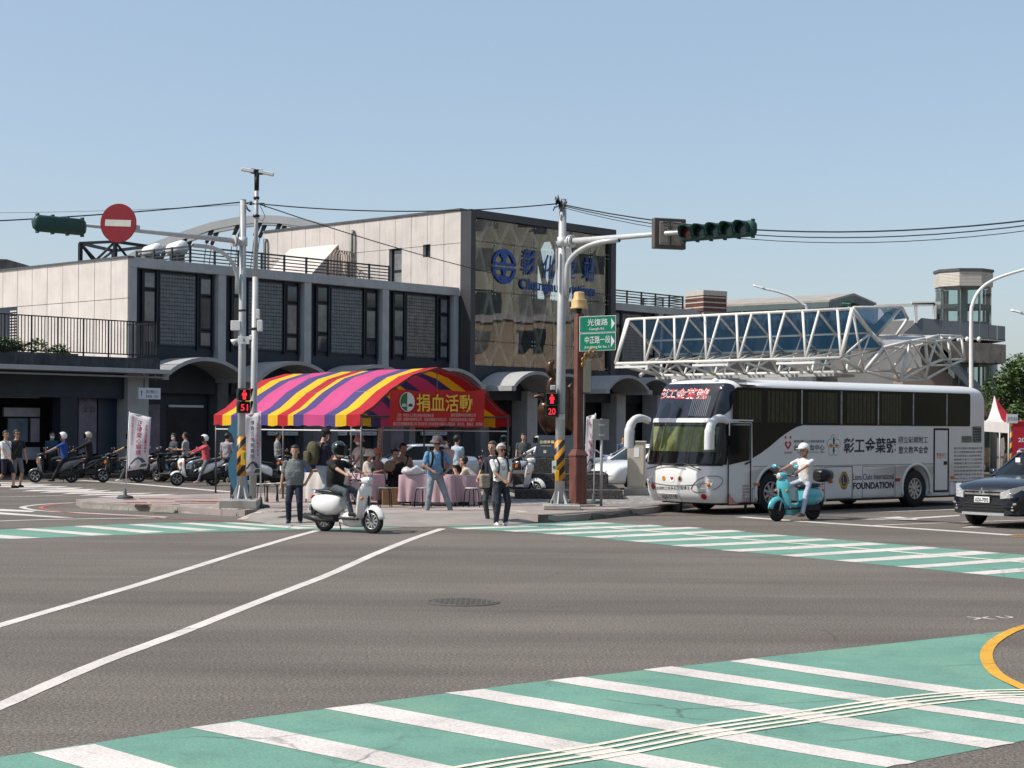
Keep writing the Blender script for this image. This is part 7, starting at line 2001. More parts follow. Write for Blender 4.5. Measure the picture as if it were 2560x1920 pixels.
    if helmet:
        hm, kind_ = helmet
        def cfh(q, a, t):
            f_ = math.cos(a)
            if f_ > 0.35 and q.z < (0.02 if kind_ == 'half' else -0.01)*k: return V((q.x*0.55, q.y, 0.02*k if q.z > -0.05*k else 0.0))
            return q
        ho = hchild('helmet', shell((0.142, 0.128, 0.138), (-0.008, 0, 0.045), -12 if kind_ == 'half' else -42, cfh), hm)
        m_ = MB()
        if kind_ == 'half':
            m_.prism([V((0.10+0.085*math.cos(t), 0.11*math.sin(t), 0.055))*k for t in [math.radians(-80+160*j/10) for j in range(11)]], V((0, 0, 0.012))*k); b_ = hchild('helmet_peak', m_, hm, o)
        else:
            m_.loft([[V((0.145*math.cos(a)*k, 0.132*math.sin(a)*k, z*k)) for a in [math.radians(-70+140*j/12) for j in range(13)]] for z in (0.13, 0.08, 0.02, -0.05)], closed=False, cap=False); hchild('visor', m_, WINB, o)
        m_ = MB(); m_.tube([(-0.01*k, 0.10*k, 0.0), (0.02*k, 0.075*k, -0.10*k), (0.03*k, 0, -0.135*k), (0.02*k, -0.075*k, -0.10*k), (-0.01*k, -0.10*k, 0.0)], 0.008*k, 6); hchild('chin_strap', m_, BLACK_P, o)
    if hat:
        hm, kind_ = hat
        m_ = MB()
        if kind_ == 'bucket': m_.lathe([(0.155*k, 0.02*k), (0.158*k, 0.03*k), (0.112*k, 0.075*k), (0.100*k, 0.155*k), (0.02*k, 0.168*k)], (-0.01*k, 0, 0), (0.0, 0, 1), 22)
        elif kind_ == 'sun': m_.lathe([(0.150*k, -0.03*k), (0.154*k, -0.02*k), (0.112*k, 0.06*k), (0.100*k, 0.14*k), (0.02*k, 0.155*k)], (-0.01*k, 0, 0), (0.0, 0, 1), 22)
        else:
            m_.lathe([(0.112*k, 0.05*k), (0.108*k, 0.10*k), (0.07*k, 0.15*k), (0.01*k, 0.162*k)], (-0.01*k, 0, 0), (0, 0, 1), 20)
            m_.prism([V((0.06+0.125*math.cos(t), 0.085*math.sin(t), 0.058))*k for t in [math.radians(-90+180*j/10) for j in range(11)]], V((0, 0, 0.010))*k)
        hchild('hat', m_, hm)
    if mask:
        m_ = MB(); m_.loft([[V(((0.092-0.05*abs(u)**2.2-0.02*abs(v))*k, 0.075*u*k, (-0.045+0.048*v)*k)) for u in [-1+2*j/8 for j in range(9)]] for v in (-1, -0.4, 0.3, 1)], closed=False, cap=False)
        hchild('face_mask', m_, SWHITE)
    if glasses:
        m_ = MB()
        for s_ in (1, -1): m_.lathe([(0.024*k, 0), (0.024*k, 0.006*k)], V((0.090, s_*0.036, 0.012))*k, (1, 0, 0), 12)
        m_.tube([V((0.09, 0.06, 0.014))*k, V((0.02, 0.088, 0.014))*k], 0.004*k, 5); m_.tube([V((0.09, -0.06, 0.014))*k, V((0.02, -0.088, 0.014))*k], 0.004*k, 5); m_.tube([V((0.093, 0.015, 0.014))*k, V((0.093, -0.015, 0.014))*k], 0.004*k, 5)
        hchild('glasses', m_, WINB)
    if collar is not None:
        m_ = MB(); m_.lathe([(0.066*k, 0.0), (0.060*k, 0.05*k), (0.064*k, 0.052*k), (0.082*k, 0.004*k)], T(-0.006, 0, 0.492), Rt @ V((0, 0, 1)), 16, cap=False); m_.build('collar', collar, o, recalc=True)
    if belt is not None:
        m_ = MB(); hw_, hd_ = 0.166*fat**0.5+0.012, 0.122*fat**0.5+0.012
        m_.loft([[P0 + Rt @ V((hd_*math.cos(t)*k, hw_*math.sin(t)*k, z*k)) for t in [2*math.pi*j/22 for j in range(22)]] for z in (hem-0.02, hem+0.02)], cap=False); m_.build('belt', belt, o)
        m_ = MB(); q_ = P0 + Rt @ V(((hd_)*k, 0, hem*k)); m_.cbox(q_.x-0.006, q_.x+0.008, -0.025, 0.025, q_.z-0.02, q_.z+0.02, 0.003); m_.build('belt_buckle', CHROME, o)
    o['_k'] = k
    return o, dict(T=T, P0=P0, Rt=Rt, hc=hc, Rh=Rh, k=k, **joints)
def strap(o, info, name, mat, s_, w=0.035):
    """shoulder strap in front and over the shoulder"""
    T = info['T']; m_ = MB()
    pts = [T(-0.12, s_*0.10, 0.10), T(-0.145, s_*0.11, 0.30), T(-0.10, s_*0.115, 0.49), T(0.0, s_*0.12, 0.525), T(0.09, s_*0.115, 0.47), T(0.142, s_*0.11, 0.36), T(0.135, s_*0.13, 0.20), T(0.06, s_*0.172, 0.10)]
    pts = smooth_path(pts, 4)
    L = []
    for i, p in enumerate(pts):
        d = (pts[min(i+1, len(pts)-1)]-pts[max(i-1, 0)]).normalized(); sd = info['Rt'] @ V((0, 1, 0)); sd = (sd - d*sd.dot(d)).normalized(); nn = d.cross(sd)
        L.append([p+sd*w/2+nn*0.004, p-sd*w/2+nn*0.004, p-sd*w/2-nn*0.004, p+sd*w/2-nn*0.004])
    m_.loft(L, smooth=False); return m_.build(name, mat, o, recalc=True)
def crossbody(o, info, mat, s_=1, bag=None):
    T = info['T']; f = 0.02
    pts = smooth_path([T(-0.13, -s_*0.02, 0.30), T(-0.09, s_*0.09, 0.49), T(0.0, s_*0.11, 0.53), T(0.09, s_*0.085, 0.47), T(0.145, 0, 0.33), T(0.14, -s_*0.10, 0.16), T(0.09, -s_*0.165, 0.05), T(-0.05, -s_*0.18, 0.03)], 4)
    m_ = MB(); m_.tube(pts, 0.014, 6, flat=0.5); m_.build('bag_strap', mat, o)
    if bag:
        c_ = T(0.08, -s_*0.16, 0.03); m_ = MB(); m_.cbox(c_.x-0.05, c_.x+0.05, c_.y-0.09, c_.y+0.09, c_.z-0.11, c_.z+0.08, 0.02); m_.build('shoulder_bag', bag, o)
def at_px(x, Y, z=0.0):
    p = GX(x, Y); return (p.x, Y, z)
def tocam(x, Y): return face(-(x-1280)/FPX*Y, -Y)
C = cloth
NAVYC = C('navy', (0.012, 0.014, 0.03)); BLACKC = C('black', (0.011, 0.011, 0.012)); WHITEC = C('white', (0.62, 0.62, 0.60), 0.06); GREYC = C('grey', (0.13, 0.135, 0.14)); DENIM = C('faded denim', (0.20, 0.235, 0.26), 0.25); DENIM_D = C('dark denim', (0.06, 0.075, 0.085), 0.3); BLUEC = C('sky blue', (0.12, 0.25, 0.40)); TEALT = C('dark teal', (0.02, 0.06, 0.065)); BEIGEC = C('beige', (0.45, 0.41, 0.33)); PINKC = C('pink', (0.48, 0.07, 0.09)); PALEP = C('pale pink', (0.52, 0.36, 0.33)); ROYAL = C('royal blue', (0.015, 0.06, 0.25)); KHAKI = C('khaki', (0.12, 0.11, 0.06)); SHOE_W = C('white shoe', (0.55, 0.55, 0.52)); SHOE_B = C('brown shoe', (0.08, 0.05, 0.035)); CHAR = C('charcoal', (0.055, 0.06, 0.062))
H_WHITE = mk('white helmet', (0.72, 0.72, 0.70), 0.25, 0, 0.03, 3, coat=0.5); H_BLK = mk('black green helmet', (0.012, 0.028, 0.028), 0.2, 0, 0.1, 3, coat=0.6); H_BEI = mk('beige helmet', (0.45, 0.42, 0.33), 0.3, 0, 0.05, 3, coat=0.4)
# ---- riders of the two scooters in front: pelvis sits on the seat
def rider(label, sc_loc, sc_rot, H, **kw):
    k = H/1.70
    hx, hz = kw.pop('bars', (0.36, 1.03))
    base = dict(pelvis=(-0.36, 0, 0.905+kw.pop('up', 0.0)), lean=0.10, hands={'L': (hx-0.06, 0.29, hz+0.045), 'R': (hx-0.06, -0.29, hz+0.045)}, elbows={'L': (-0.3, 1, -0.5), 'R': (-0.3, -1, -0.5)},
                feet={'L': (0.18, 0.13, 0.40), 'R': (0.18, -0.13, 0.40)}, knees={'L': (0.6, 0.25, 1), 'R': (0.6, -0.25, 1)})
    base.update(kw)
    return person(label, sc_loc, sc_rot, H=H, **base)
rider('person in black shirt and dark green helmet riding the white retro scooter', tuple(vespa_c), face(vd.x, vd.y), 1.70, shirt=BLACKC, pants=DENIM_D, shoes=BLACKC, hair=None, helmet=(H_BLK, 'open'), fat=1.2, sleeve=0.75, mask=True, head=(0, 0.18))
rider('person in white shirt and white helmet riding the turquoise scooter', tuple(teal_c), face(td_.x, td_.y), 1.66, shirt=WHITEC, pants=C('pale blue trousers', (0.36, 0.42, 0.50)), shoes=SHOE_B, helmet=(H_WHITE, 'half'), sleeve=0.7, head=(0.15, 0.05), fat=1.05, feet={'L': (0.10, 0.28, 0.09), 'R': (0.18, -0.13, 0.40)})
# ---- standing figures at the kerb
person('person in grey polo and navy trousers standing by the kerb, hands behind back', at_px(738, 35.2), tocam(738, 35.2)-0.12, H=1.60, shirt=GREYC, pants=NAVYC, hair=HAIR_K, fat=1.28, collar=GREYC, sleeve=0.75, hem=-0.06, hands={'L': (-0.04, 0.24, 0.88), 'R': (0.02, -0.30, 0.74)}, elbows={'L': (-0.4, 1, 0), 'R': (-0.4, -1, 0)}, leg_fat=1.15, vox=0.011, feet={'L': (0, 0.12, 0.08), 'R': (0.02, -0.12, 0.08)})
o_, i_ = person('person in white shirt with grey hair and clasped hands waiting at the crossing', at_px(1253, 34.9), tocam(1253, 34.9)+0.45, H=1.66, shirt=WHITEC, pants=C('dark navy slacks', (0.016, 0.020, 0.032)), shoes=SHOE_W, skin=SKIN_T, hair=HAIR_G, glasses=True, collar=WHITEC, sleeve=0.7, hem=0.02, belt=BLACKC, hands={'L': (0.27, 0.05, 0.93), 'R': (0.27, -0.05, 0.95)}, elbows={'L': (-0.6, 1, -0.2), 'R': (-0.6, -1, -0.2)}, leg_fat=1.1, vox=0.011)
strap(o_, i_, 'shoulder_strap', BLACKC, 1); strap(o_, i_, 'shoulder_strap', BLACKC, -1)
T = i_['T']; m_ = MB(); m_.tube(smooth_path([T(-0.03, 0.07, 0.53), T(0.07, 0.06, 0.45), T(0.13, 0.03, 0.33), T(0.135, 0.0, 0.27), T(0.13, -0.03, 0.33), T(0.07, -0.06, 0.45), T(-0.03, -0.07, 0.53)], 4), 0.005, 5); m_.build('lanyard', TEALT, o_)
bk = thing('backpack', 'black backpack worn by the grey haired person in white', 'backpack', tuple(o_.location), o_.rotation_euler.z)
m_ = MB(); c0 = T(-0.20, 0, 0.28); m_.loft([[c0 + V((d*0.075, w*0.15, h)) for d, w in ((-1, -0.6), (-0.7, -0.95), (0.7, -1), (1, -0.7), (1, 0.7), (0.7, 1), (-0.7, 0.95), (-1, 0.6))] for h in (-0.20, -0.17, 0.0, 0.16, 0.21)]); m_.build('bag', BLACKC, bk)
person('person in navy top with khaki bag just behind the grey haired person', at_px(1232, 36.0), tocam(1232, 36.0)-0.5, H=1.70, shirt=NAVYC, pants=CHAR, hair=HAIR_B, sleeve=0.7, hands={'R': (0.15, -0.27, 0.95)})
kb = thing('shoulder_bag', 'dark khaki shoulder bag hanging behind the person in navy', 'bag', at_px(1213, 35.9, 0.78), 0.3)
m_ = MB(); m_.cbox(-0.11, 0.11, -0.07, 0.07, -0.02, 0.28, 0.03); m_.build('bag', C('bag beige', (0.30, 0.25, 0.19)), kb)
m_ = MB(); m_.tube([(-0.1, 0, 0.28), (-0.06, 0, 0.5), (0.0, 0, 0.62), (0.06, 0, 0.5), (0.1, 0, 0.28)], 0.012, 6); m_.build('strap', KHAKI, kb)
o_, i_ = person('person in blue shirt and patterned bucket hat striding past the tables', at_px(1088, 38.3, 0.03), tocam(1088, 38.3)+0.25, H=1.74, shirt=BLUEC, pants=DENIM, shoes=BLACKC, skin=SKIN_T, hair=HAIR_K, hat=(C('patterned hat', (0.10, 0.08, 0.09), 0.9), 'bucket'), glasses=True, sleeve=0.7, lean=0.08, side=-0.05, hem=-0.04, hands={'R': (0.20, -0.10, 1.02), 'L': (0.10, 0.22, 0.98)}, elbows={'R': (-0.4, -1, 0), 'L': (-0.5, 1, -0.2)}, feet={'L': (0.10, 0.36, 0.09), 'R': (0.06, -0.20, 0.08)}, head=(-0.2, 0.1), leg_fat=1.12, fat=1.1, vox=0.011)
strap(o_, i_, 'shoulder_strap', BLACKC, 1, 0.05); strap(o_, i_, 'shoulder_strap', BLACKC, -1, 0.05)
o_, i_ = person('person in navy shirt with olive backpack at the left table', at_px(805, 40.6, KZ), face(0.80, 0.55), H=1.78, shirt=C('dark indigo', (0.016, 0.015, 0.035)), pants=C('light denim', (0.27, 0.33, 0.38), 0.25), shoes=SHOE_B, hair=HAIR_K, hat=(BLACKC, 'cap'), mask=True, lean=0.06, sleeve=0.75, hands={'R': (0.36, -0.08, 1.08), 'L': (0.34, 0.10, 1.10)}, elbows={'R': (-0.3, -0.8, -0.6), 'L': (-0.3, 0.8, -0.6)}, head=(0, 0.25), leg_fat=1.12, feet={'L': (0.14, 0.12, 0.09), 'R': (-0.12, -0.14, 0.09)})
T = i_['T']
bk = thing('backpack', 'large olive green backpack worn at the left table', 'backpack', tuple(o_.location), o_.rotation_euler.z)
m_ = MB(); c0 = T(-0.25, 0, 0.26); m_.loft([[c0 + V((d*0.12, w*0.18, h)) for d, w in [(math.cos(t)*q, math.sin(t)*q) for t in [2*math.pi*j/18 for j in range(18)]]] for h, q in ((-0.28, 0.6), (-0.25, 0.95), (-0.1, 1.08), (0.1, 1.05), (0.2, 0.9), (0.26, 0.6), (0.28, 0.2))]); m_.build('bag', C('olive', (0.075, 0.07, 0.035), 0.2), bk)
m_ = MB(); c1_ = T(-0.40, 0, 0.16); m_.cbox(c1_.x-0.05, c1_.x+0.05, -0.12, 0.12, c1_.z-0.14, c1_.z+0.14, 0.03); m_.build('pocket', C('olive', (0, 0, 0)), bk)
strap(o_, i_, 'shoulder_strap', C('olive', (0, 0, 0)), 1, 0.05); strap(o_, i_, 'shoulder_strap', C('olive', (0, 0, 0)), -1, 0.05)
# ---- walkers on the far left
o_, i_ = person('person in white tee with dark crossbody strap walking at the far left', at_px(15, 53.0), face(0.95, -0.3), H=1.78, shirt=WHITEC, pants=NAVYC, shoes=BLACKC, hair=HAIR_K, shorts=True, feet={'L': (0.24, 0.09, 0.10), 'R': (-0.28, -0.09, 0.16)}, hands={'R': (0.28, -0.24, 0.98), 'L': (-0.15, 0.26, 0.88)}, head=(-0.5, 0), leg_fat=1.1)
crossbody(o_, i_, NAVYC, -1)
o_, i_ = person('person in black tee and grey shorts walking second from the left edge', at_px(42, 54.0), face(0.7, -0.7), H=1.80, shirt=BLACKC, pants=GREYC, shoes=BLACKC, hair=HAIR_K, glasses=True, shorts=True, feet={'L': (0.05, 0.1, 0.09), 'R': (-0.06, -0.1, 0.09)}, hands={'L': (0.14, 0.28, 0.86)}, leg_fat=1.1)
crossbody(o_, i_, BLACKC, 1, BLACKC)
# ---- riders and bystanders in the left background
def bg_rider(key, label, H, **kw):
    loc_, rot_ = sl[key]
    kw.setdefault('feet', {'L': (0.02, 0.30, 0.09), 'R': (0.16, -0.13, 0.42)})
    kw.setdefault('vox', 0.016)
    return rider(label, tuple(loc_), rot_, H, bars=(0.32, 1.01), up=0.0, **kw)
bg_rider('blue', 'rider in blue polo shirt and round white helmet', 1.70, shirt=ROYAL, pants=BLACKC, helmet=(H_WHITE, 'open'), sleeve=0.7, collar=ROYAL)
bg_rider('dark', 'rider in black jacket and beige helmet behind the blue polo rider', 1.70, shirt=BLACKC, pants=BLACKC, helmet=(H_BEI, 'open'), sleeve=2.0, mask=True)
bg_rider('flag', 'rider in black half hidden by the white feather banner', 1.70, shirt=BLACKC, pants=CHAR, helmet=(mk('dark red helmet', (0.10, 0.03, 0.03), 0.3), 'open'), sleeve=0.7, shoes=SHOE_W)
bg_rider('pink', 'rider in pink jacket and white helmet astride a scooter', 1.62, shirt=PINKC, pants=GREYC, helmet=(H_WHITE, 'open'), sleeve=1.9, mask=False, shoes=PALEP, female=True)
bg = dict(vox=0.017)
person('person in teal tee and face mask in the left doorway', at_px(130, 64.0), tocam(130, 64)+0.3, H=1.68, shirt=C('teal tee', (0.015, 0.06, 0.10)), pants=BLACKC, hair=HAIR_K, mask=True, **bg)
person('person in dark clothes standing left in the shade behind the parked scooters', at_px(435, 64.5), tocam(435, 64)-0.9, H=1.66, shirt=CHAR, pants=BLACKC, hair=HAIR_K, mask=True, female=True, hands={'L': (0.25, 0.08, 1.1), 'R': (0.25, -0.08, 1.08)}, **bg)
person('person in pale grey shirt standing in the shade left of the pink rider', at_px(464, 64.0), face(-1, 0.1), H=1.70, shirt=C('pale grey', (0.30, 0.29, 0.31)), pants=DENIM_D, hair=HAIR_K, hands={'L': (0.25, 0.08, 1.1), 'R': (0.25, -0.08, 1.08)}, **bg)
person('person in loose grey shirt seen from behind by the blue wavy panel', at_px(568, 60.0), face(0.3, 0.9), H=1.70, shirt=C('pale grey', (0, 0, 0)), pants=CHAR, hair=HAIR_K, sleeve=0.9, **bg)
person('person in grey tee seen between the lamp pole and tent post', at_px(694, 63.0), face(0.9, 0.2), H=1.72, shirt=C('stone grey', (0.24, 0.25, 0.25)), pants=DENIM_D, hair=HAIR_K, hands={'R': (0.3, -0.1, 1.1)}, **bg)
# ---- under the tent
person('person in blue tee and dark cap seated behind the backpacker', at_px(768, 43.2, KZ), face(0.9, -0.2), H=1.68, shirt=ROYAL, pants=NAVYC, hair=HAIR_K, hat=(BLACKC, 'cap'), pelvis=(0, 0, 0.55), lean=0.12, feet={'L': (0.42, 0.12, 0.09), 'R': (0.40, -0.12, 0.09)}, knees={'L': (0.5, 0, 1), 'R': (0.5, 0, 1)}, hands={'L': (0.4, 0.12, 0.8), 'R': (0.4, -0.12, 0.8)}, vox=0.014)
def seated(label, x, Y, hd, **kw):
    base = dict(H=1.62, pelvis=(0, 0, 0.55), lean=0.15, feet={'L': (0.42, 0.12, 0.09), 'R': (0.40, -0.12, 0.09)}, knees={'L': (0.5, 0, 1), 'R': (0.5, 0, 1)}, hands={'L': (0.40, 0.12, 0.80), 'R': (0.40, -0.12, 0.80)}, vox=0.014)
    base.update(kw)
    return person(label, at_px(x, Y, KZ), face(*hd), **base)
seated('person in cream top and wide cream sun hat seated under the tent', 916, 41.6, (0.9, -0.2), shirt=C('cream', (0.50, 0.46, 0.40)), pants=NAVYC, hair=HAIR_K, hat=(C('cream', (0, 0, 0)), 'sun'), female=True, longhair=True, sleeve=0.8)
seated('person in pink top and salmon bucket hat next to the cream hat', 938, 42.4, (0.7, -0.5), shirt=PALEP, pants=CHAR, hair=HAIR_K, hat=(C('salmon', (0.50, 0.20, 0.15)), 'bucket'), female=True, longhair=True)
seated('person in white top and pale pink sun hat standing behind the riders head', 903, 43.6, (-0.7, -0.6), shirt=WHITEC, pants=CHAR, hair=HAIR_K, hat=(C('pink hat', (0.48, 0.28, 0.25)), 'sun'), female=True, mask=True, pelvis=(0, 0, 0.88), lean=0.1, feet={'L': (0.0, 0.12, 0.09), 'R': (0.0, -0.12, 0.09)}, knees={'L': (1, 0, 0), 'R': (1, 0, 0)})
o_, i_ = seated('person in black top seated holding up a round woven fan', 984, 42.0, (0.5, -0.85), shirt=BLACKC, pants=BLACKC, hair=HAIR_K, H=1.64, lean=0.2, hands={'R': (0.34, -0.12, 0.98), 'L': (0.36, 0.14, 0.8)}, elbows={'R': (-0.2, -1, -0.6)})
fan = thing('hand_fan', 'round brown woven hand fan held up under the tent', 'fan', tuple(P(974, 1170, 41.4)), 0.2)
m_ = MB(); m_.lathe([(0.001, 0), (0.13, 0.0), (0.145, 0.006), (0.13, 0.012), (0.001, 0.012)], (0, 0, 0.05), (0.2, -1, 0.1), 24); m_.build('fan_leaf', mk('woven palm', (0.20, 0.13, 0.075), 0.8, 0, 0.4, 40), fan)
m_ = MB(); m_.tube([(0.02, 0, -0.05), (0.09, 0, -0.16)], 0.01, 6); m_.build('handle', BRN, fan)
o_, i_ = seated('person in striped tee and tan jacket seated under the banner', 1006, 42.4, (0.6, -0.8), shirt=C('tan stripes', (0.30, 0.21, 0.15), 0.3), pants=CHAR, hair=HAIR_K, skin=SKIN_T, H=1.76, lean=0.06, pelvis=(0, 0, 0.62))
crossbody(o_, i_, BLACKC, 1)
person('person with white blouse and pink vest standing behind the middle table', at_px(1119, 42.5, KZ), tocam(1119, 42.5)-0.7, H=1.58, shirt=PALEP, pants=TEALT, hair=HAIR_K, mask=True, female=True, longhair=True, hands={'L': (0.28, 0.08, 0.98), 'R': (0.28, -0.08, 0.96)}, head=(0, 0.3), vox=0.014)
person('person in pale blue shirt standing farther back under the banner', at_px(1142, 50.0), face(0.5, 0.7), H=1.74, shirt=C('pale blue', (0.36, 0.46, 0.55), 0.08), pants=BLACKC, hair=HAIR_K, sleeve=1.6, hands={'R': (0.25, -0.1, 1.0)}, **bg)
seated('person in beige shirt and teal trousers leaning on the right table', 1196, 40.9, (-0.95, 0.1), shirt=BEIGEC, pants=C('teal trousers', (0.01, 0.085, 0.085)), shoes=GREYC, hair=HAIR_K, H=1.72, lean=0.75, sleeve=0.7, pelvis=(0, 0, 0.50), hands={'L': (0.55, 0.12, 0.80), 'R': (0.55, -0.05, 0.82)}, head=(0, -0.2), feet={'L': (0.30, 0.15, 0.09), 'R': (-0.15, -0.15, 0.09)}, fat=1.15)
# ---- beyond the tent, right
p = at_px(1325, 57.0)
make_scooter('sport', 'dark scooter ridden by the person in white behind the plaque', p, face(-0.9, -0.4), P_BLACK)
rider('person in white top and cream helmet riding behind the plaque', p, face(-0.9, -0.4), 1.66, bars=(0.32, 1.01), shirt=WHITEC, pants=CHAR, helmet=(H_BEI, 'open'), sleeve=1.8, vox=0.016)
person('person in dark clothes standing in the shade behind the plaque', at_px(1309, 61.0), tocam(1309, 61), H=1.76, shirt=CHAR, pants=BLACKC, hair=HAIR_K, **bg)
p = at_px(1255, 58.5)
make_scooter('sport', 'black scooter ridden by the masked person behind the tent pole', p, face(-0.2, -1), P_BLACK)
rider('masked person in dark clothes on a scooter behind the right tent pole', p, face(-0.2, -1), 1.68, bars=(0.32, 1.01), shirt=BLACKC, pants=BLACKC, helmet=(H_BLK, 'open'), sleeve=1.8, mask=True, vox=0.016)
person('person in blue shirt in the station doorway left of the coach', at_px(1558, 66.0), tocam(1558, 66)+0.5, H=1.66, shirt=C('dusk blue', (0.05, 0.08, 0.15)), pants=BLACKC, hair=HAIR_K, **bg)
# ================================================================== donation tent, tables, banners, sculpture
def mk_fabric(name, col, tr=0.35, col2=None):
    m = mk(name, col, 0.75, 0, 0.10, 1.5, 0.6, 4); nt = m.node_tree
    b = nt.nodes['Principled BSDF']; o = nt.nodes['Material Output']
    t = nt.nodes.new('ShaderNodeBsdfTranslucent'); t.inputs[0].default_value = (*(col2 or col), 1)
    x = nt.nodes.new('ShaderNodeMixShader'); x.inputs[0].default_value = tr
    nt.links.new(b.outputs[0], x.inputs[1]); nt.links.new(t.outputs[0], x.inputs[2]); nt.links.new(x.outputs[0], o.inputs[0])
    return m
TR, TY_, TV, TPK = mk_fabric('tent red', (0.50, 0.018, 0.03)), mk_fabric('tent yellow', (0.78, 0.52, 0.015)), mk_fabric('tent violet', (0.085, 0.065, 0.23)), mk_fabric('tent pink', (0.62, 0.085, 0.26))
TA = V((-1.86, 41.9, KZ)); TD = V((-0.59, 0.81, 0)).normalized(); TG = V((TD.y, -TD.x, 0)); TL = 8.0; TW = 2.25
tent = thing('party_tent', 'big arched tent striped red, yellow, violet and pink on the forecourt', 'tent', tuple(TA), face(TD.x, TD.y))
sec = [(-1, 1.92), (-1.0, 2.20), (-0.84, 2.40), (-0.62, 2.82), (-0.33, 3.20), (0, 3.40), (0.33, 3.20), (0.62, 2.82), (0.84, 2.40), (1.0, 2.20), (1, 1.92)]
pat = [('r', 1), ('y', 1), ('v', 1), ('p', 2), ('v', 1), ('y', 1), ('r', 1.05), ('y', 0.55), ('v', 1), ('p', 2), ('v', 1), ('y', 1), ('r', 1.25)]
tot = sum(w for _, w in pat); mi = {'r': 0, 'y': 1, 'v': 2, 'p': 3}
mb = MB(); x = TL
for c_, w in pat:
    L = w/tot*TL; n = max(2, int(w*2)); rings = []
    for i in range(n+1):
        xx = x - L*i/n
        sagb = 0.06*math.sin(math.pi*((xx/ (TL/3)) % 1.0))
        rings.append([V((xx, -y_*TW, z_ - sagb*(0.3+0.7*(1-abs(abs(y_)-0.5)*2 if abs(y_) < 1 else 0)) + (0.018*math.sin(xx*9+y_*5) if abs(y_) == 1 and z_ < 2 else 0))) for y_, z_ in sec])
    mb.loft(rings, closed=False, cap=False, mat=mi[c_], smooth=False); x -= L
mb.build('canopy', [TR, TY_, TV, TPK], tent, solid=0.006)
FRM = mk('tent frame tube', (0.10, 0.10, 0.10), 0.5, 0.5, 0.2, 4)
def trod(name, pts, r=0.022): m = MB(); m.tube(pts, r, 8); return m.build(name, FRM, tent)
for x in (0.04, TL/2, TL-0.04):
    for s_ in (1, -1):
        trod('tent_pole', [(x, s_*(TW-0.05), 0), (x, s_*(TW-0.05), 2.2)], 0.026)
        m = MB(); m.cbox(x-0.06, x+0.06, s_*(TW-0.05)-0.06, s_*(TW-0.05)+0.06, 0, 0.015, 0.003); m.build('foot_plate', FRM, tent)
    trod('roof_rib', [(x, -y_*(TW-0.05), z_-0.035) for y_, z_ in sec[1:-1]], 0.018)
    trod('tie_bar', [(x, TW-0.05, 2.17), (x, -TW+0.05, 2.17)], 0.014); trod('king_post', [(x, 0, 2.17), (x, 0, 3.36)], 0.012)
for y_, z_ in (sec[1], sec[3], sec[5], sec[7], sec[9]): trod('purlin', [(0.04, -y_*(TW-0.05), z_-0.04), (TL-0.04, -y_*(TW-0.05), z_-0.04)], 0.016)
for s_ in (1, -1):
    m = MB(); m.tube([(0.04, s_*(TW-0.05), 1.80), (TL, s_*(TW-0.05), 1.80)], 0.016, 8); m.build('side_rail', WHITE_P, tent)
def TB(x, y, off=-0.06):
    a, b = ray(x, y); o = TA + TD*off; e = TG
    t = (a*o.y - o.x)/(e.x - a*e.y); Y = o.y+e.y*t
    return V((off, -t, CAM_H + b*Y - KZ))
BRED = mk_fabric('banner red', (0.46, 0.022, 0.02), 0.15)
bn = [TB(976, 976), TB(1213, 977), TB(1207, 1067), TB(972, 1067)]
ban = thing('cloth_banner', 'red cloth banner with yellow characters hung across the tent gable', 'banner', tuple(TA), face(TD.x, TD.y))
mb = MB(); n = 16
mb.loft([[bn[0].lerp(bn[1], i/n)+V((-0.012*math.sin(i*1.3), 0, 0.02*math.sin(i*0.9))), bn[0].lerp(bn[1], i/n).lerp(bn[3].lerp(bn[2], i/n), 0.5)+V((-0.02*math.sin(i*1.3), 0, 0)), bn[3].lerp(bn[2], i/n)+V((-0.03*math.sin(i*1.3), 0, 0.02*math.sin(i*0.8)))] for i in range(n+1)], closed=False, cap=False); mb.build('cloth', BRED, ban)
def btext(name, s, x0, x1, y0, y1, mat, bold=0.0):
    a, b = TB(x0, y1, -0.105), TB(x1, y0, -0.105)
    m = MB(); put_text(m, s, (a+b)/2, (0, -1, 0), (0, 0, 1), abs(b.y-a.y), b.z-a.z, bold=bold); return m.build(name, mat, ban)
BYEL = mk('banner yellow', (0.72, 0.47, 0.05), 0.7)
zb7 = lambda x, y: (940+x*480/1659, 900+y*480/1659)
btext('banner_characters', '捐血活動', zb7(350, 0)[0], zb7(832, 0)[0], zb7(0, 300)[1], zb7(0, 446)[1], BYEL, 0.014)
PALET = mk('pale banner print', (0.55, 0.40, 0.36), 0.7)
for s, x0, x1, y0, y1 in (('主辦：財團法人正德社會福利慈善基金會', 182, 498, 464, 490), ('建宏國際科技有限公司', 645, 860, 462, 490), ('協辦：財富科技有限公司．宏誠金屬股份有限公司．大葉新技股份有限公司獅子', 178, 855, 502, 526), ('國立交通機械有限公司 同濟會彰工校友會彰化縣中心理監事．蔡文吉．蕭嘉成．黃明輝', 148, 918, 540, 566)):
    btext('banner_small_print', s, zb7(x0, 0)[0], zb7(x1, 0)[0], zb7(0, y0)[1], zb7(0, y1)[1], PALET)
c_ = TB(*zb7(270, 362), -0.100); R_ = abs(TB(*zb7(335, 362)).y-TB(*zb7(270, 362)).y); Rz = TB(*zb7(270, 278)).z-c_.z
m = MB(); n = 30
ell = lambda r, a: V((c_.x, c_.y - r*R_*math.cos(a), c_.z + r*Rz*math.sin(a)))
m.add([ell(1, 2*math.pi*k/n) for k in range(n)], [list(range(n))], 0)
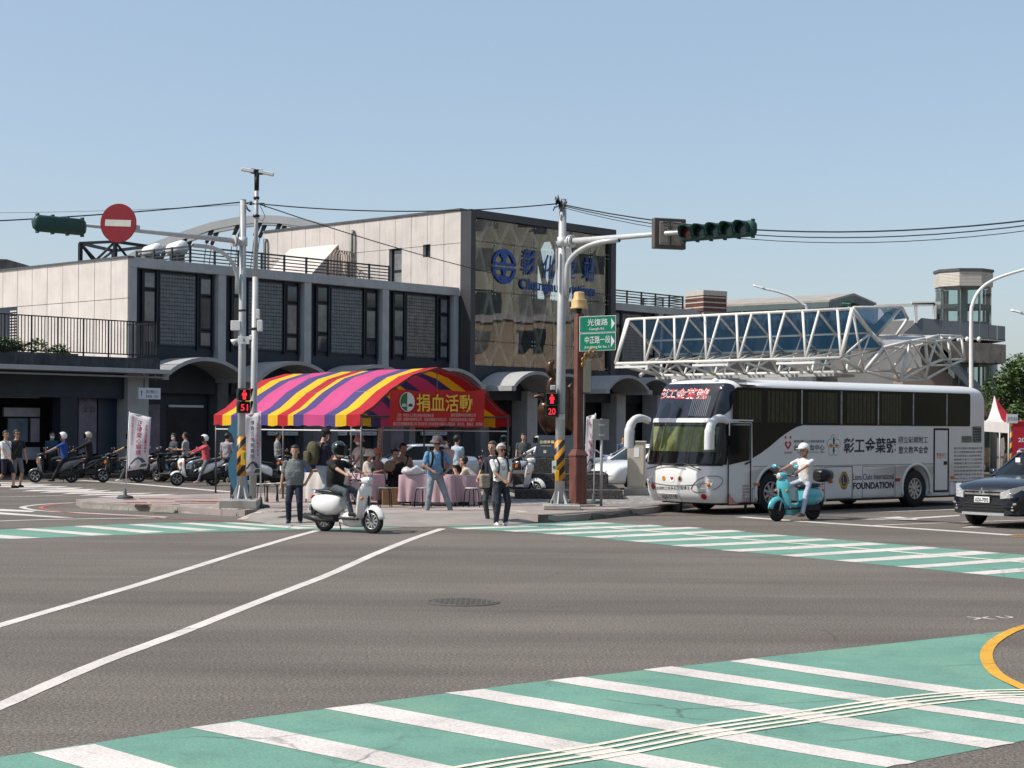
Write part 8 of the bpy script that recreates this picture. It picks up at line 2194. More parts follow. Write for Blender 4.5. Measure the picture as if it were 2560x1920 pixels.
for q, mm in ((0, 2), (1, 1), (2, 2), (3, 1)):
    pts = [ell(0.92, math.pi/2*q + math.pi/2*k/8) for k in range(9)] + [c_]
    m.add([p+V((-0.004, 0, 0)) for p in pts], [list(range(10))], (0, 1, 1, 0)[q])
for sx in (-1, 1):
    for a in (-0.7, 0, 0.7):
        e = c_+V((-0.008, -sx*R_*0.42, -Rz*0.5)); d = V((0, -math.sin(a), math.cos(a))); w_ = V((0, -math.cos(a), -math.sin(a)))
        m.add([e, e+d*Rz*0.2+w_*0.045, e+d*Rz*0.38, e+d*Rz*0.2-w_*0.045], [(0, 1, 2, 3)], 0 if sx < 0 else 1)
m.build('banner_emblem', [mk('banner white', (0.62, 0.60, 0.56), 0.7), mk('banner green', (0.02, 0.14, 0.05), 0.7)], ban, recalc=True)
# ---- tables with cloths
CLP = mk_fabric('pink table cloth', (0.52, 0.36, 0.39), 0.2); CLW = mk_fabric('cream table cloth', (0.60, 0.56, 0.53), 0.2)
def table(label, x0, x1, Y0, Y1, cloth_, zt=0.74, depth=0.75):
    a, b = GX(x0, Y0), GX(x1, Y1); d = V((b.x-a.x, Y1-Y0, 0)); L = d.length
    o = thing('draped_table', label, 'table', (a.x, Y0, KZ), face(d.x, d.y), 'tables under the tent')
    m = MB(); m.cbox(0.04, L-0.04, 0.04, depth-0.04, zt-0.03, zt-0.005, 0.005); m.build('table_top', WHITE_B, o)
    for x in (0.1, L-0.1):
        for y in (0.1, depth-0.1): rod('leg', o, [(x, y, 0), (x, y, zt-0.03)], 0.015, METAL_D)
    m = MB(); per = []
    npt = int((2*L+2*depth)/0.05)
    def pt(s):
        s = s % (2*L+2*depth)
        if s < L: return V((s, 0, 0)), V((0, -1, 0))
        if s < L+depth: return V((L, s-L, 0)), V((1, 0, 0))
        if s < 2*L+depth: return V((2*L+depth-s, depth, 0)), V((0, 1, 0))
        return V((0, 2*L+2*depth-s, 0)), V((-1, 0, 0))
    rows = []
    for h, amp in ((zt+0.001, 0.0), (zt-0.012, 0.006), (zt*0.6, 0.025), (0.10, 0.045)):
        rows.append([pt(j*(2*L+2*depth)/npt)[0] + pt(j*(2*L+2*depth)/npt)[1]*(0.006+amp*(1+math.sin(j*1.15+0.8*math.sin(j*0.31)))) + V((0, 0, h)) for j in range(npt)])
    m.loft(rows, cap=False)
    m.add([(0, 0, zt+0.001), (L, 0, zt+0.001), (L, depth, zt+0.001), (0, depth, zt+0.001)], [(0, 1, 2, 3)]); m.build('table_cloth', cloth_, o)
    return o
table('long table with cream cloth left, behind the white retro scooter', 752, 858, 41.8, 41.0, CLW)
table('pink draped table behind the white retro scooter front', 905, 962, 40.6, 40.9, CLP)
table('long pink draped table in the middle under the banner', 998, 1130, 40.4, 40.1, CLP)
table('pink draped table on the right under the banner', 1134, 1200, 40.4, 40.6, CLP)
cb = thing('carton_box', 'brown cardboard carton between the pink tables', 'box', at_px(976, 40.8, KZ), 0.2)
mb = MB(); mb.cbox(-0.2, 0.2, -0.16, 0.16, 0, 0.42, 0.006); mb.build('carton', mk('cardboard', (0.22, 0.13, 0.06), 0.85, 0, 0.15, 5), cb); mb = MB(); mb.box(-0.203, 0.203, -0.03, 0.03, 0.40, 0.4235); mb.build('tape', BEIGEC if 'BEIGEC' in globals() else mk('tape', (0.3, 0.22, 0.12), 0.5), cb)
pb = thing('plastic_bag', 'crumpled translucent plastic bag on the middle pink table', 'bag', at_px(1035, 40.4, KZ+0.745))
mb = MB(); mb.ball((0, 0, 0.08), (0.3, 0.17, 0.11), 18, 10)
mb.v = [(v[0]*(1+0.12*math.sin(v[1]*40)), v[1], max(0.002, v[2]*(1+0.25*math.sin(v[0]*23)))) for v in mb.v]; mb.build('bag_film', mk('milky plastic', (0.5, 0.5, 0.5), 0.3, 0, 0.2, 9), pb)
# ---- stools
def stool(label, x, Y, zt=0.47):
    o = thing('metal_stool', label, 'stool', at_px(x, Y, KZ), random.uniform(0, 1), 'stools under the tent')
    m = MB(); m.lathe([(0.155, 0), (0.16, 0.012), (0.15, 0.024), (0.02, 0.026)], (0, 0, zt-0.026), (0, 0, 1), 20); m.build('seat', mk('pale stool seat', (0.45, 0.44, 0.40), 0.4, 0, 0.1, 5), o)
    for k in range(4):
        a = math.pi/4+math.pi/2*k; c_, s_ = math.cos(a), math.sin(a)
        rod('leg', o, [(c_*0.08, s_*0.08, zt-0.03), (c_*0.15, s_*0.15, zt-0.05), (c_*0.165, s_*0.165, zt-0.12), (c_*0.2, s_*0.2, 0)], 0.012, METAL_B)
    return o
for k, (x, Y) in enumerate(((654, 41.6), (682, 41.9), (706, 42.3), (964, 39.6), (1058, 39.7), (1180, 39.8))):
    stool(['leftmost stool beside the lamp pole', 'second stool from the lamp pole', 'third stool from the lamp pole by the tent post', 'stool in front of the brown carton', 'stool in front of the middle pink table', 'stool in front of the right pink table'][k], x, Y)
# ---- feather banners
def flag(label, x, Yb, px, lean, main, colr, base=True, z0=KZ, small='用愛心捐出一袋鮮血', flip=False, bluetop=False):
    """px: outline of the cloth (tl, tr, br, bl)"""
    b = GX(x, Yb); o = thing('feather_banner', label, 'banner', (b.x, Yb, z0), 0)
    q = [P(u, v, Yb)-V((b.x, Yb, z0)) for u, v in px]
    m = MB(); n = 10; mm = 14
    def S_(u, v): return q[0].lerp(q[1], u).lerp(q[3].lerp(q[2], u), v) + V((0, 0.05*math.sin(u*5+v*4)*u, 0))
    m.loft([[S_(i/n, j/mm) for j in range(mm+1)] for i in range(n+1)], closed=False, cap=False); c_ = m.build('cloth', mk_fabric('banner cloth', (0.66, 0.64, 0.68), 0.25), o, solid=0.004)
    W, Hh = (q[1]-q[0]).length, (q[3]-q[0]).length
    def col(s, u, v0, v1, w, mat):
        mt = MB()
        for k, ch in enumerate(s):
            v = v0 + (v1-v0)*(k+0.5)/len(s); c0 = S_(u, v); xd = (q[1]-q[0]).lerp(q[2]-q[3], v).normalized(); ud = -(q[3]-q[0]).normalized(); ud = (ud - xd*ud.dot(xd)).normalized()
            h_ = (v1-v0)/len(s)*Hh*0.82
            put_text(mt, ch, c0+V((0, -0.012, 0)), xd, ud, W*w, h_, bold=0.012)
        ob = mt.build('characters', mat, o); ob['kind'] = 'stuff'
    CR = mk('banner crimson', (0.30, 0.02, 0.05), 0.7); NV = mk('banner navy', (0.03, 0.04, 0.14), 0.7)
    col(main, 0.5, 0.10, 0.74, 0.24, CR if colr == 'r' else NV)
    col(small, 0.82, 0.16, 0.70, 0.09, CR); col('財團法人正德社會福利慈善基金會', 0.17 if not flip else 0.93, 0.04, 0.55, 0.07, CR)
    mt = MB(); c0 = [S_(u, v)+V((0, -0.010, 0)) for u, v in ((0.05, 0.97), (0.95, 0.97), (0.95, 0.91), (0.05, 0.91))]; mt.add(c0, [(0, 1, 2, 3)]); mt.build('green_footer', mk('banner footer', (0.05, 0.09, 0.06), 0.7), o)
    mt = MB(); c0 = [S_(u, v)+V((0, -0.011, 0)) for u, v in ((0.1, 0.89), (0.9, 0.89), (0.72, 0.80), (0.5, 0.77), (0.3, 0.81))]; mt.add(c0, [list(range(5))]); mt.build('printed_picture', mk('banner picture', (0.07, 0.08, 0.10) if not bluetop else (0.03, 0.08, 0.16), 0.7, 0, 0.8, 14), o)
    top = q[0 if not flip else 1]
    rod('flag_pole', o, [(0, 0, 0.05), (top.x*0.5, 0.01, top.z*0.5), (top.x, 0.01, top.z+0.03)], 0.015, GALV_L)
    rod('top_rod', o, [q[0]+V((0, 0.01, 0)), q[1]+V((0, 0.01, 0))], 0.008, GALV_L)
    m = MB(); m.lathe([(0.21, 0), (0.215, 0.03), (0.18, 0.07), (0.05, 0.085), (0.03, 0.25)], (0, 0, 0), (0, 0, 1), 22); m.build('base', mk('dark green base', (0.035, 0.055, 0.05), 0.6), o)
    return o
flag('white feather banner on a round base near the left kerb nose', 314, 43.2, ((324, 1032), (379, 1044), (368, 1169), (319, 1178)), 0, '正德愛心廚房', 'r')
flag('blue white feather banner right of the left signal mast', 653, 38.95, ((613, 1038), (651, 1031), (653, 1186), (610, 1190)), 0, '佛教正德慈善院', 'n', flip=True, bluetop=True)
flag('narrow white feather banner behind the maroon post', 1485, 42.0, ((1466, 1043), (1489, 1036), (1488, 1170), (1461, 1186)), 0, '愛心廚房', 'r', flip=True)
flag('slim white feather banner standing inside the tent', 945, 46.0, ((946, 1070), (958, 1068), (954, 1150), (940, 1155)), 0, '正德慈善院', 'r', flip=True)
# ---- blue wavy panel behind the left mast
wp = GX(596, 39.9, KZ); wvp = thing('wavy_panel', 'tall blue wavy cut-out panel behind the left signal mast', 'panel', tuple(wp))
zo = lambda x, y: P(520+x*480/1659, 900+y*480/1659, 39.9)-wp
lft = [(250, 490), (200, 555), (165, 605), (205, 640), (228, 700), (222, 760), (195, 830), (178, 900), (175, 960), (185, 1030), (205, 1090), (232, 1140), (262, 1185), (290, 1212)]
rgt = [(350, 1212), (346, 1100), (330, 1000), (320, 800), (320, 600), (300, 490)]
mb = MB(); mb.prism([zo(*p) for p in lft+rgt], (0, 0.08, 0)); mb.build('panel_board', mk('slate blue panel', (0.055, 0.17, 0.26), 0.5, 0, 0.1, 2, streak=0.2), wvp, recalc=True)
mb = MB(); mb.box(-0.2, 0.3, 0.09, 0.2, 0, 0.5); mb.build('stay', METAL_D, wvp)
# ---- bronze sculpture on tiered pebble plinth
SY = 46.5
PEBD = mk('dark pebble wall', (0.055, 0.052, 0.05), 0.8, 0, 0.9, 22, 0.9, 45, detail=1.5)
sc = GX(1392, SY, KZ); scu = thing('bronze_sculpture', 'bronze curling sculpture on a tiered pebble plinth with a dark plaque block', 'sculpture', tuple(sc))
def spx(x, y, dy=0.0): return P(1200+x*480/1659, 860+y*480/1659, SY+dy)-sc
def tier(name, x0, x1, y0, y1, d0, d1, mat, zz0=None):
    a, b = spx(x0, y1, d0), spx(x1, y0, d0); mb = MB(); mb.cbox(a.x, b.x, d0, d1, max(0, a.z) if zz0 is None else zz0, b.z, 0.02); return mb.build(name, mat, scu), b.z
tier('plinth_tier', 300, 1235, 1262, 1340, -2.0, 2.2, PEBD, 0.0)
tier('plinth_tier', 285, 1110, 1122, 1250, -1.4, 1.8, PEBD, 0.2)
tier('plinth_tier', 400, 905, 985, 1112, -1.0, 1.4, PEBD, 0.5)
BRZ = mk('bronze', (0.085, 0.045, 0.028), 0.32, 0.75, 0.35, 3); DKG = mk('dark granite', (0.022, 0.030, 0.038), 0.35, 0, 0.15, 6)
mb = MB(); a0 = [spx(470, 976, -0.9), spx(848, 976, -0.9), spx(848, 790, -0.45), spx(515, 790, -0.45)]
mb.prism(a0, (0, 1.3, 0)); mb.build('plaque_block', DKG, scu, recalc=True)
GLD = mk('gilt lettering', (0.62, 0.52, 0.30), 0.4, 0.2); xd_ = (a0[1]-a0[0]).normalized(); ud_ = (spx(560, 790, -0.45)-spx(560, 976, -0.9)).normalized()
mb = MB(); put_text(mb, '五倍幸福', spx(578, 850, -0.6), xd_, ud_, 0.40, 0.105, lift=0.02, bold=0.012); put_text(mb, 'Lucky dance', spx(570, 884, -0.68), xd_, ud_, 0.28, 0.04, lift=0.02, bold=0.01); put_text(mb, '印', spx(560, 935, -0.80), xd_, ud_, 0.075, 0.11, lift=0.02, bold=0.03); mb.build('plaque_lettering', GLD, scu)
def horn(name, pts, rs, flat=1.0): mb = MB(); p = smooth_path([spx(x, y, d) for x, y, d in pts], 5); n = len(p); rr = [rs[min(len(rs)-1, int(i/(n-1)*(len(rs)-1)))]*(1-(i/(n-1)*(len(rs)-1)) % 1) + rs[min(len(rs)-1, int(i/(n-1)*(len(rs)-1))+1)]*((i/(n-1)*(len(rs)-1)) % 1) for i in range(n)]; mb.tube(p, rr, 16, flat=flat); return mb.build(name, BRZ, scu)
horn('sculpture_bowl', [(700, 745, 0.3), (640, 700, 0.3), (592, 640, 0.25), (575, 560, 0.2), (588, 490, 0.15), (530, 452, 0.1), (462, 458, 0.1)], [0.25, 0.34, 0.30, 0.25, 0.17, 0.08, 0.02])
horn('sculpture_bowl', [(640, 745, 0.3), (720, 705, 0.3), (770, 640, 0.3), (790, 560, 0.3), (775, 470, 0.3), (770, 400, 0.2), (800, 335, 0.2)], [0.25, 0.34, 0.30, 0.26, 0.19, 0.11, 0.02])
horn('sculpture_prong', [(690, 720, 0.1), (715, 600, 0.1), (725, 480, 0.1), (735, 400, 0.1), (735, 330, 0.1)], [0.22, 0.2, 0.15, 0.09, 0.02])
horn('sculpture_finger', [(640, 760, 0.2), (630, 600, 0.2), (615, 450, 0.2), (612, 340, 0.2), (632, 290, 0.2), (606, 235, 0.2), (608, 180, 0.2), (628, 150, 0.2), (606, 134, 0.2)], [0.22, 0.2, 0.15, 0.11, 0.08, 0.12, 0.10, 0.06, 0.02])
# ================================================================== footbridge, lift tower, platform roof and other things behind the coach
TRW = mk('white truss steel', (0.66, 0.65, 0.60), 0.5, 0.0, 0.08, 2, streak=0.25)
BGL = mk_glass('blue canopy glass', (0.05, 0.12, 0.20), 1.0, 0.02, 1.5)
_nt = BGL.node_tree; _d = _nt.nodes.new('ShaderNodeBsdfTranslucent'); _d.inputs[0].default_value = (0.02, 0.055, 0.095, 1); _d2 = _nt.nodes.new('ShaderNodeBsdfDiffuse'); _d2.inputs[0].default_value = (0.02, 0.05, 0.085, 1)
_a = _nt.nodes.new('ShaderNodeAddShader'); _nt.links.new(_d.outputs[0], _a.inputs[0]); _nt.links.new(_d2.outputs[0], _a.inputs[1]); _m = _nt.nodes.new('ShaderNodeMixShader'); _m.inputs[0].default_value = 0.55
_o = _nt.nodes['Material Output']; _s = _o.inputs[0].links[0].from_socket; _nt.links.new(_s, _m.inputs[1]); _nt.links.new(_a.outputs[0], _m.inputs[2]); _nt.links.new(_m.outputs[0], _o.inputs[0])
FY = 70.0
E0 = GX(2129, FY); ND = V((-SD.y, SD.x, 0))      # along the bridge, away from the viewer
fb = thing('footbridge_truss', 'white steel truss footbridge with blue glass canopy above the coach', 'footbridge', tuple(E0), math.atan2(ND.y, ND.x))
LB = 11.95
ch = {'T': (0.0, 7.09), 'F': (0.87, 5.0), 'B': (-0.97, 4.48), 'R': (-2.7, 5.53), 'M': (-1.5, 6.15)}
def cp(k, x): y, z = ch[k]; return V((x, y, z))
def frod(name, a, b, r=0.07, par=None): m = MB(); m.tube([a, b], r, 8); return m.build(name, TRW, par or fb)
for k, x0 in (('T', 0), ('F', 0), ('B', 0.0), ('R', 0), ('M', 0)):
    frod('chord', cp(k, x0), cp(k, LB if k != 'B' else LB-1.2), 0.068 if k != 'M' else 0.05)
nb = 7; bw = LB/nb
for i in range(nb+1):
    x = i*bw
    frod('brace', cp('F', x), cp('T', max(0, x-0.06*bw)), 0.06)
    if i < nb:
        frod('brace', cp('F', x), cp('T', x+0.42*bw), 0.06)
        frod('brace', cp('F', x), cp('B', min(LB-1.2, x+0.5*bw)), 0.055); frod('brace', cp('B', min(LB-1.2, x+0.5*bw)), cp('F', x+bw), 0.055)
        frod('brace', cp('R', x), cp('B', min(LB-1.2, x+0.5*bw)), 0.055); frod('brace', cp('B', min(LB-1.2, x+0.5*bw)), cp('R', x+bw), 0.055)
        frod('brace', cp('M', x), cp('B', min(LB-1.2, x+0.2*bw)), 0.035)
    frod('brace', cp('T', x), cp('M', x), 0.05); frod('brace', cp('M', x), cp('R', x), 0.05)
    if i < nb: frod('floor_beam', cp('F', x), cp('R', x), 0.05); frod('floor_brace', cp('F', x), cp('R', x+bw), 0.035)
    if i < nb:
        for k0, k1 in (('T', 'M'), ('M', 'R')):
            a, b, c, d = cp(k0, x+0.06), cp(k0, x+bw-0.06), cp(k1, x+bw-0.06), cp(k1, x+0.06)
            m = MB(); m.add([a, b, c, d], [(0, 1, 2, 3)]); m.build('glass_panel', BGL, fb)
for k0, k1 in (('T', 'F'), ('F', 'B'), ('B', 'R'), ('R', 'M'), ('M', 'T')):
    frod('end_frame', cp(k0, 0), cp(k1, 0), 0.09); frod('end_frame', cp(k0, LB), cp(k1, LB if k1 != 'B' else LB-1.2), 0.09)
frod('end_brace', cp('T', 0), cp('B', 0), 0.05); frod('end_brace', cp('F', 0), cp('M', 0), 0.05); frod('end_brace', cp('F', 0), cp('R', 0), 0.05)
for x in (1.2, 5.6, 10.0):
    m = MB(); m.box(x, x+1.9, 0.80, 1.0, 4.78, 4.88); m.build('light_fitting', WHITE_P, fb)
m = MB(); m.box(1.0, LB-1.5, -1.9, -0.2, 4.28, 4.40); m.build('deck', CONC_G, fb)
m = MB(); m.box(1.6, 9.0, 0.2, 0.5, 3.75, 4.25); m.box(1.6, 9.0, -1.5, -1.2, 3.75, 4.25); m.build('girder', CONC_G, fb)
for x in (2.5, 8.5): m = MB(); m.lathe([(0.35, 0), (0.35, 4.2)], (x, -0.9, 0), (0, 0, 1), 16); m.build('pier', CONC_G, fb)
sa = thing('stair_arm_truss', 'white truss arm of the footbridge leading right to the landing', 'footbridge', tuple(E0))
def R3(x, y, Y): return P(2040+x*520/2157, 600+y*520/2157, Y)-E0
def srod(a, b, r=0.06, n='brace'): m = MB(); m.tube([a, b], r, 8); m.build(n, TRW, sa)
YA, YB = 70.6, 75.5
top = [R3(700, 1115, YA), R3(985, 1050, 72.5), R3(1130, 1030, 74), R3(1275, 990, YB)]
bot = [R3(500, 1360, YA-0.6), R3(870, 1460, 72), R3(1160, 1300, 74), R3(1310, 1240, YB)]
for p, q in zip(top, top[1:]): srod(p, q, 0.07, 'chord')
for p, q in zip(bot, bot[1:]): srod(p, q, 0.07, 'chord')
for i in range(4):
    srod(top[i], bot[i], 0.075)
    if i < 3: srod(top[i], bot[i+1], 0.05); srod(top[i+1], bot[i], 0.045)
for i in range(4):
    a, b = top[i]+V((1.6, 2.2, 0.1)), bot[i]+V((1.6, 2.2, 0.1)); srod(a, b, 0.06); srod(top[i], a, 0.05); srod(bot[i], b, 0.05)
    if i < 3: srod(a, top[i+1]+V((1.6, 2.2, 0.1)), 0.06); srod(b, bot[i+1]+V((1.6, 2.2, 0.1)), 0.06); srod(a, bot[i+1]+V((1.6, 2.2, 0.1)), 0.045)
m = MB(); m.prism([R3(640, 1010, 72), R3(700, 1110, 71), R3(1275, 985, YB), R3(1240, 985, YB+2), R3(800, 1000, 76)], (0, 0, -0.12)); m.build('landing_slab', CONC_G, sa, recalc=True)
gh = [R3(385, 700, 72), R3(890, 695, 76), R3(620, 1000, 76), R3(560, 965, 72.2)]
m = MB(); m.add(gh, [(0, 1, 2, 3)]); m.build('glass_hood', BGL, sa)
gh2 = [R3(890, 695, 76), R3(950, 815, 78), R3(830, 995, 78), R3(620, 1000, 76)]
for p, q in zip(gh2, gh2[1:]+gh2[:1]): srod(p, q, 0.07, 'hood_frame')
m = MB(); m.add([gh2[0], gh2[1], R3(800, 830, 77)], [(0, 1, 2)]); m.build('glass_hood', BGL, sa)
srod(gh[0], gh[1], 0.06, 'hood_frame')
TYY = 82.0
lt = GX(2406, TYY); lift = thing('lift_tower', 'octagonal glass lift tower with louvred cream top at right', 'lift tower', tuple(lt))
def LZ(y): return P(2406, 600+y*520/2157, TYY).z
rt = 138*TYY/FPX/2*1.02
def octo(r, z, n=8, a0=math.pi/8): return [V((r*math.cos(a0+2*math.pi*k/n), r*math.sin(a0+2*math.pi*k/n), z)) for k in range(n)]
CRM = mk('cream louvre', (0.50, 0.46, 0.40), 0.6, 0, 0.08, 3, streak=0.3)
m = MB(); m.loft([octo(rt, LZ(500)), octo(rt, LZ(340))], smooth=False); m.build('plant_room', CRM, lift)
zz0, zz1 = LZ(490), LZ(355)
for j in range(9):
    z = zz0+(zz1-zz0)*(j+0.5)/9; m = MB(); m.loft([octo(rt+0.035, z-0.05), octo(rt+0.015, z+0.05)], smooth=False); m.build('louvre_band', CRM, lift)
m = MB(); m.loft([octo(rt+0.08, LZ(345)), octo(rt+0.08, LZ(318))], smooth=False); m.build('roof_cap', CAPM, lift)
TGL = mk_glass('lift glass', (0.70, 0.80, 0.78), 1.0, 0.0, 1.5)
m = MB(); m.loft([octo(rt*0.97, 0), octo(rt*0.97, LZ(505))], smooth=False, cap=False); m.build('glass_shaft', TGL, lift)
for k, p in enumerate(octo(rt*0.9, 0)):
    m = MB(); m.tube([p, V((p.x, p.y, LZ(505)))], 0.06, 8); m.build('shaft_post', CONC_G, lift)
for z in (LZ(880), LZ(1290), LZ(700)): m = MB(); m.loft([octo(rt*0.93, z-0.1), octo(rt*0.93, z+0.1)], smooth=False, cap=False); m.build('ring_beam', CONC_G, lift)
m = MB(); m.box(-0.2, 0.25, 0.1, 0.3, 0, LZ(505)); m.build('guide_core', CONC_G, lift)
dk = thing('landing_deck', 'grey panelled landing deck with stained concrete edge around the lift tower', 'landing', tuple(lt))
def D3(x, y, Y=TYY-2.2): return P(2040+x*520/2157, 600+y*520/2157, Y)-lt
PNL = mk('grey railing panel', (0.13, 0.145, 0.16), 0.5, 0.2, 0.08, 2); STC = mk('stained concrete', (0.16, 0.145, 0.13), 0.9, 0, 0.3, 2, streak=0.9, dirt=(0.05, 0.045, 0.04))
xs = [1290, 1400, 1495, 1600, 1700, 1790, 1880, 1965]
for x0, x1 in zip(xs, xs[1:]):
    t0, t1 = (x0-1290)/675, (x1-1290)/675
    a = D3(x0+3, 990+55*t0); b = D3(x1-3, 990+55*t1); c = D3(x1-3, 830+65*t1); d = D3(x0+3, 830+65*t0)
    m = MB(); m.prism([a, b, c, d], (0, 0.05, 0)); m.build('railing_panel', PNL, dk, recalc=True)
m = MB(); m.prism([D3(1095, 808), D3(1285, 828), D3(1285, 992), D3(905, 970), D3(920, 955)], (0, 0.05, 0)); m.build('railing_panel', PNL, dk, recalc=True)
m = MB(); m.prism([D3(1305, 1040), D3(1970, 1085), D3(1970, 1280), D3(1340, 1265)], (0, 4.5, 0)); m.build('deck_edge', STC, dk, recalc=True)
m = MB(); m.prism([D3(900, 975), D3(1965, 1035), D3(1965, 1050), D3(900, 990)], (0, 4.5, 0)); m.build('deck_slab', CONC_G, dk, recalc=True)
for x in (1300, 1390, 1480, 1568, 1690): p = D3(x, 1030, TYY-2.5); m = MB(); m.ball(p, (0.1, 0.1, 0.13)); m.build('deck_lamp', WHITE_P, dk)
m = MB(); m.prism([D3(1315, 1120), D3(1800, 1600), D3(1800, 1700), D3(1640, 1590), D3(1300, 1235)], (0, 0.06, 0)); m.build('stair_railing', PNL, dk, recalc=True)
m = MB(); m.prism([D3(1000, 1330, TYY-1), D3(1290, 1300, TYY-1), D3(1600, 1600, TYY-1), D3(1700, 1800, TYY-1), D3(900, 1800, TYY-1), D3(900, 1400, TYY-1)], (0, 2.0, 0)); m.build('stair_wall', mk('tan stair wall', (0.26, 0.21, 0.175), 0.85, 0, 0.12, 2, streak=0.3), dk, recalc=True)
for x, y, Y in ((1820, 1290, TYY+1.5), (1500, 1290, TYY)):
    p = D3(x, y, Y); m = MB(); m.lathe([(0.3, -p.z), (0.3, 0)], (p.x, p.y, p.z), (0, 0, 1), 12); m.build('column', CONC_G, dk)
pg = thing('lift_lobby_frame', 'thin white framed lobby canopy left of the lift tower', 'canopy', tuple(lt))
for a, b in (((1035, 680), (1035, 860)), ((1230, 665), (1230, 820)), ((990, 655), (1290, 655)), ((1035, 672), (1230, 668)), ((610, 690), (1035, 672))):
    m = MB(); m.bar(D3(*a), D3(*b), 0.14); m.build('frame_member', TRW, pg)
PY = 112.0
pr = GX(1900, PY); plat = thing('platform_roof', 'long grey green pitched platform roof behind the footbridge', 'platform roof', tuple(pr))
def Z4(x, y, Y=PY): return P(1640+x*640/2212, 640+y*640/2212, Y)-pr
GRR = mk('grey green steel', (0.10, 0.13, 0.13), 0.5, 0.2, 0.1, 2); RFT = mk('weathered roof sheet', (0.34, 0.31, 0.27), 0.6, 0.1, 0.15, 1, streak=0.4)
ridge0, ridge1 = Z4(200, 400, 118), Z4(1710, 320, 108)
e0, e1 = Z4(200, 440, 114), Z4(1500, 378, 104); g1 = Z4(1905, 405, 110); g0 = g1 + (ridge0-ridge1)
m = MB(); m.prism([e0, e1, ridge1, ridge0], (0, 0, -0.15)); m.build('roof_slope', RFT, plat, recalc=True)
m = MB(); m.prism([ridge0, ridge1, g1, g0], (0, 0, -0.15)); m.build('roof_slope', RFT, plat, recalc=True)
m = MB(); m.bar(e0-V((0, 0, .3)), e1-V((0, 0, .3)), 0.1, 0.35); m.bar(e1-V((0, 0, .3)), ridge1-V((0, 0, .3)), 0.1, 0.3); m.bar(ridge1-V((0, 0, .3)), g1-V((0, 0, .3)), 0.1, 0.3); m.build('fascia', GRR, plat)
for k in range(16):
    t = k/15; a = e0.lerp(e1, t); b = ridge0.lerp(ridge1, t); c = g0.lerp(g1, t)
    m = MB(); m.bar(a-V((0, 0, .45)), b-V((0, 0, .45)), 0.12, 0.3); m.build('rafter', GRR, plat); m = MB(); m.bar(b-V((0, 0, .45)), c-V((0, 0, .45)), 0.12, 0.3); m.build('rafter', GRR, plat)
for t in (0.2, 0.45, 0.68, 0.9):
    b = e0.lerp(e1, t).lerp(ridge0.lerp(ridge1, t), 0.55); m = MB(); m.box(b.x-0.3, b.x+0.3, b.y-0.3, b.y+0.3, -pr.z, b.z-0.5); m.build('column', GRR, plat)
    m = MB(); m.bar(b-V((0, 0, 1.6)), e0.lerp(e1, t)-V((0, 0, .5)), 0.25, 0.3); m.build('bracket', GRR, plat)
m = MB(); m.box(-19, 16, 6, 14, 0, Z4(1000, 500).z); m.build('platform_house', mk('pale house wall', (0.42, 0.40, 0.37), 0.8, 0, 0.1, 1), plat)
sgp = Z4(1640, 410, 103); m = MB(); m.box(sgp.x-0.3, sgp.x+0.3, sgp.y-0.1, sgp.y+0.1, sgp.z-0.17, sgp.z+0.17); ob = m.build('green_sign', mk('platform green', (0.02, 0.10, 0.06), 0.5), plat)
m = MB(); put_text(m, '彰化 Changhua', (sgp.x, sgp.y-0.1, sgp.z), (1, 0, 0), (0, 0, 1), 0.5, 0.12, lift=0.01); m.build('sign_lettering', SWHITE, ob)
cy = 101.0; cpx = GX(1763, cy); chb = thing('striped_roof_block', 'cream and brown banded roof block above the right wing', 'roof block', tuple(cpx), 0.55)
zt_, zb_ = P(1763, 729, cy).z, P(1763, 781, cy).z; w = 0.90; hh = zt_-zb_
bands = [(0, .16, 1), (.16, .22, 0), (.22, .40, 1), (.40, .46, 0), (.46, .64, 1), (.64, .70, 0), (.70, .76, 1), (.76, 1, 0)]
for a, b, q in bands:
    e = w if q == 0 else w*0.98; m = MB(); m.box(-e, e, -e, e, zb_+hh*a+0.002, zb_+hh*b); m.build('band', CRM if q == 0 else mk('brown tile band', (0.12, 0.045, 0.035), 0.6), chb)
m = MB(); m.box(-w*0.9, w*0.9, -w*0.9, w*0.9, 0, zb_); m.build('shaft', CONC_G, chb)
AYY = 150.0
ar = GX(640, AYY); arch = thing('arch_bridge', 'pale steel arch bridge rising behind the left wing roof', 'bridge', tuple(ar))
apx = [(250, 690), (300, 655), (347, 628), (400, 605), (463, 581), (530, 559), (596, 546), (650, 541), (700, 543), (760, 551), (830, 566), (900, 588), (980, 620)]
for off in (0.0, 5.0):
    pts = [P(x+off*2.5, y+off*1.2+7, AYY+off)-ar for x, y in apx]
    R_ = []
    for i, p in enumerate(pts):
        d = (pts[min(i+1, len(pts)-1)]-pts[max(i-1, 0)]).normalized(); n_ = V((-d.z, 0, d.x))*0.34
        R_.append([p-n_+V((0, -.4, 0)), p+n_+V((0, -.4, 0)), p+n_+V((0, .4, 0)), p-n_+V((0, .4, 0))])
    m = MB(); m.loft(R_, smooth=False); m.build('arch_rib', mk('pale arch paint', (0.58, 0.58, 0.56), 0.5, 0, 0.1, 0.4), arch, recalc=True)
    for i in range(3, 10):
        p = pts[i]; m = MB(); m.tube([p-V((0, 0, 0.3)), p+V((-0.5, 0, -1.5))], [0.22, 0.16], 8); m.build('hanger_socket', METAL_D, arch); m = MB(); m.tube([p+V((-0.5, 0, -1.5)), V((p.x-2.4, p.y, 2))], 0.04, 6); m.build('hanger_cable', METAL_D, arch)
m = MB(); m.box(-60, 60, -1, 7, 0, 2.5); m.build('bridge_deck', CONC_G, arch)
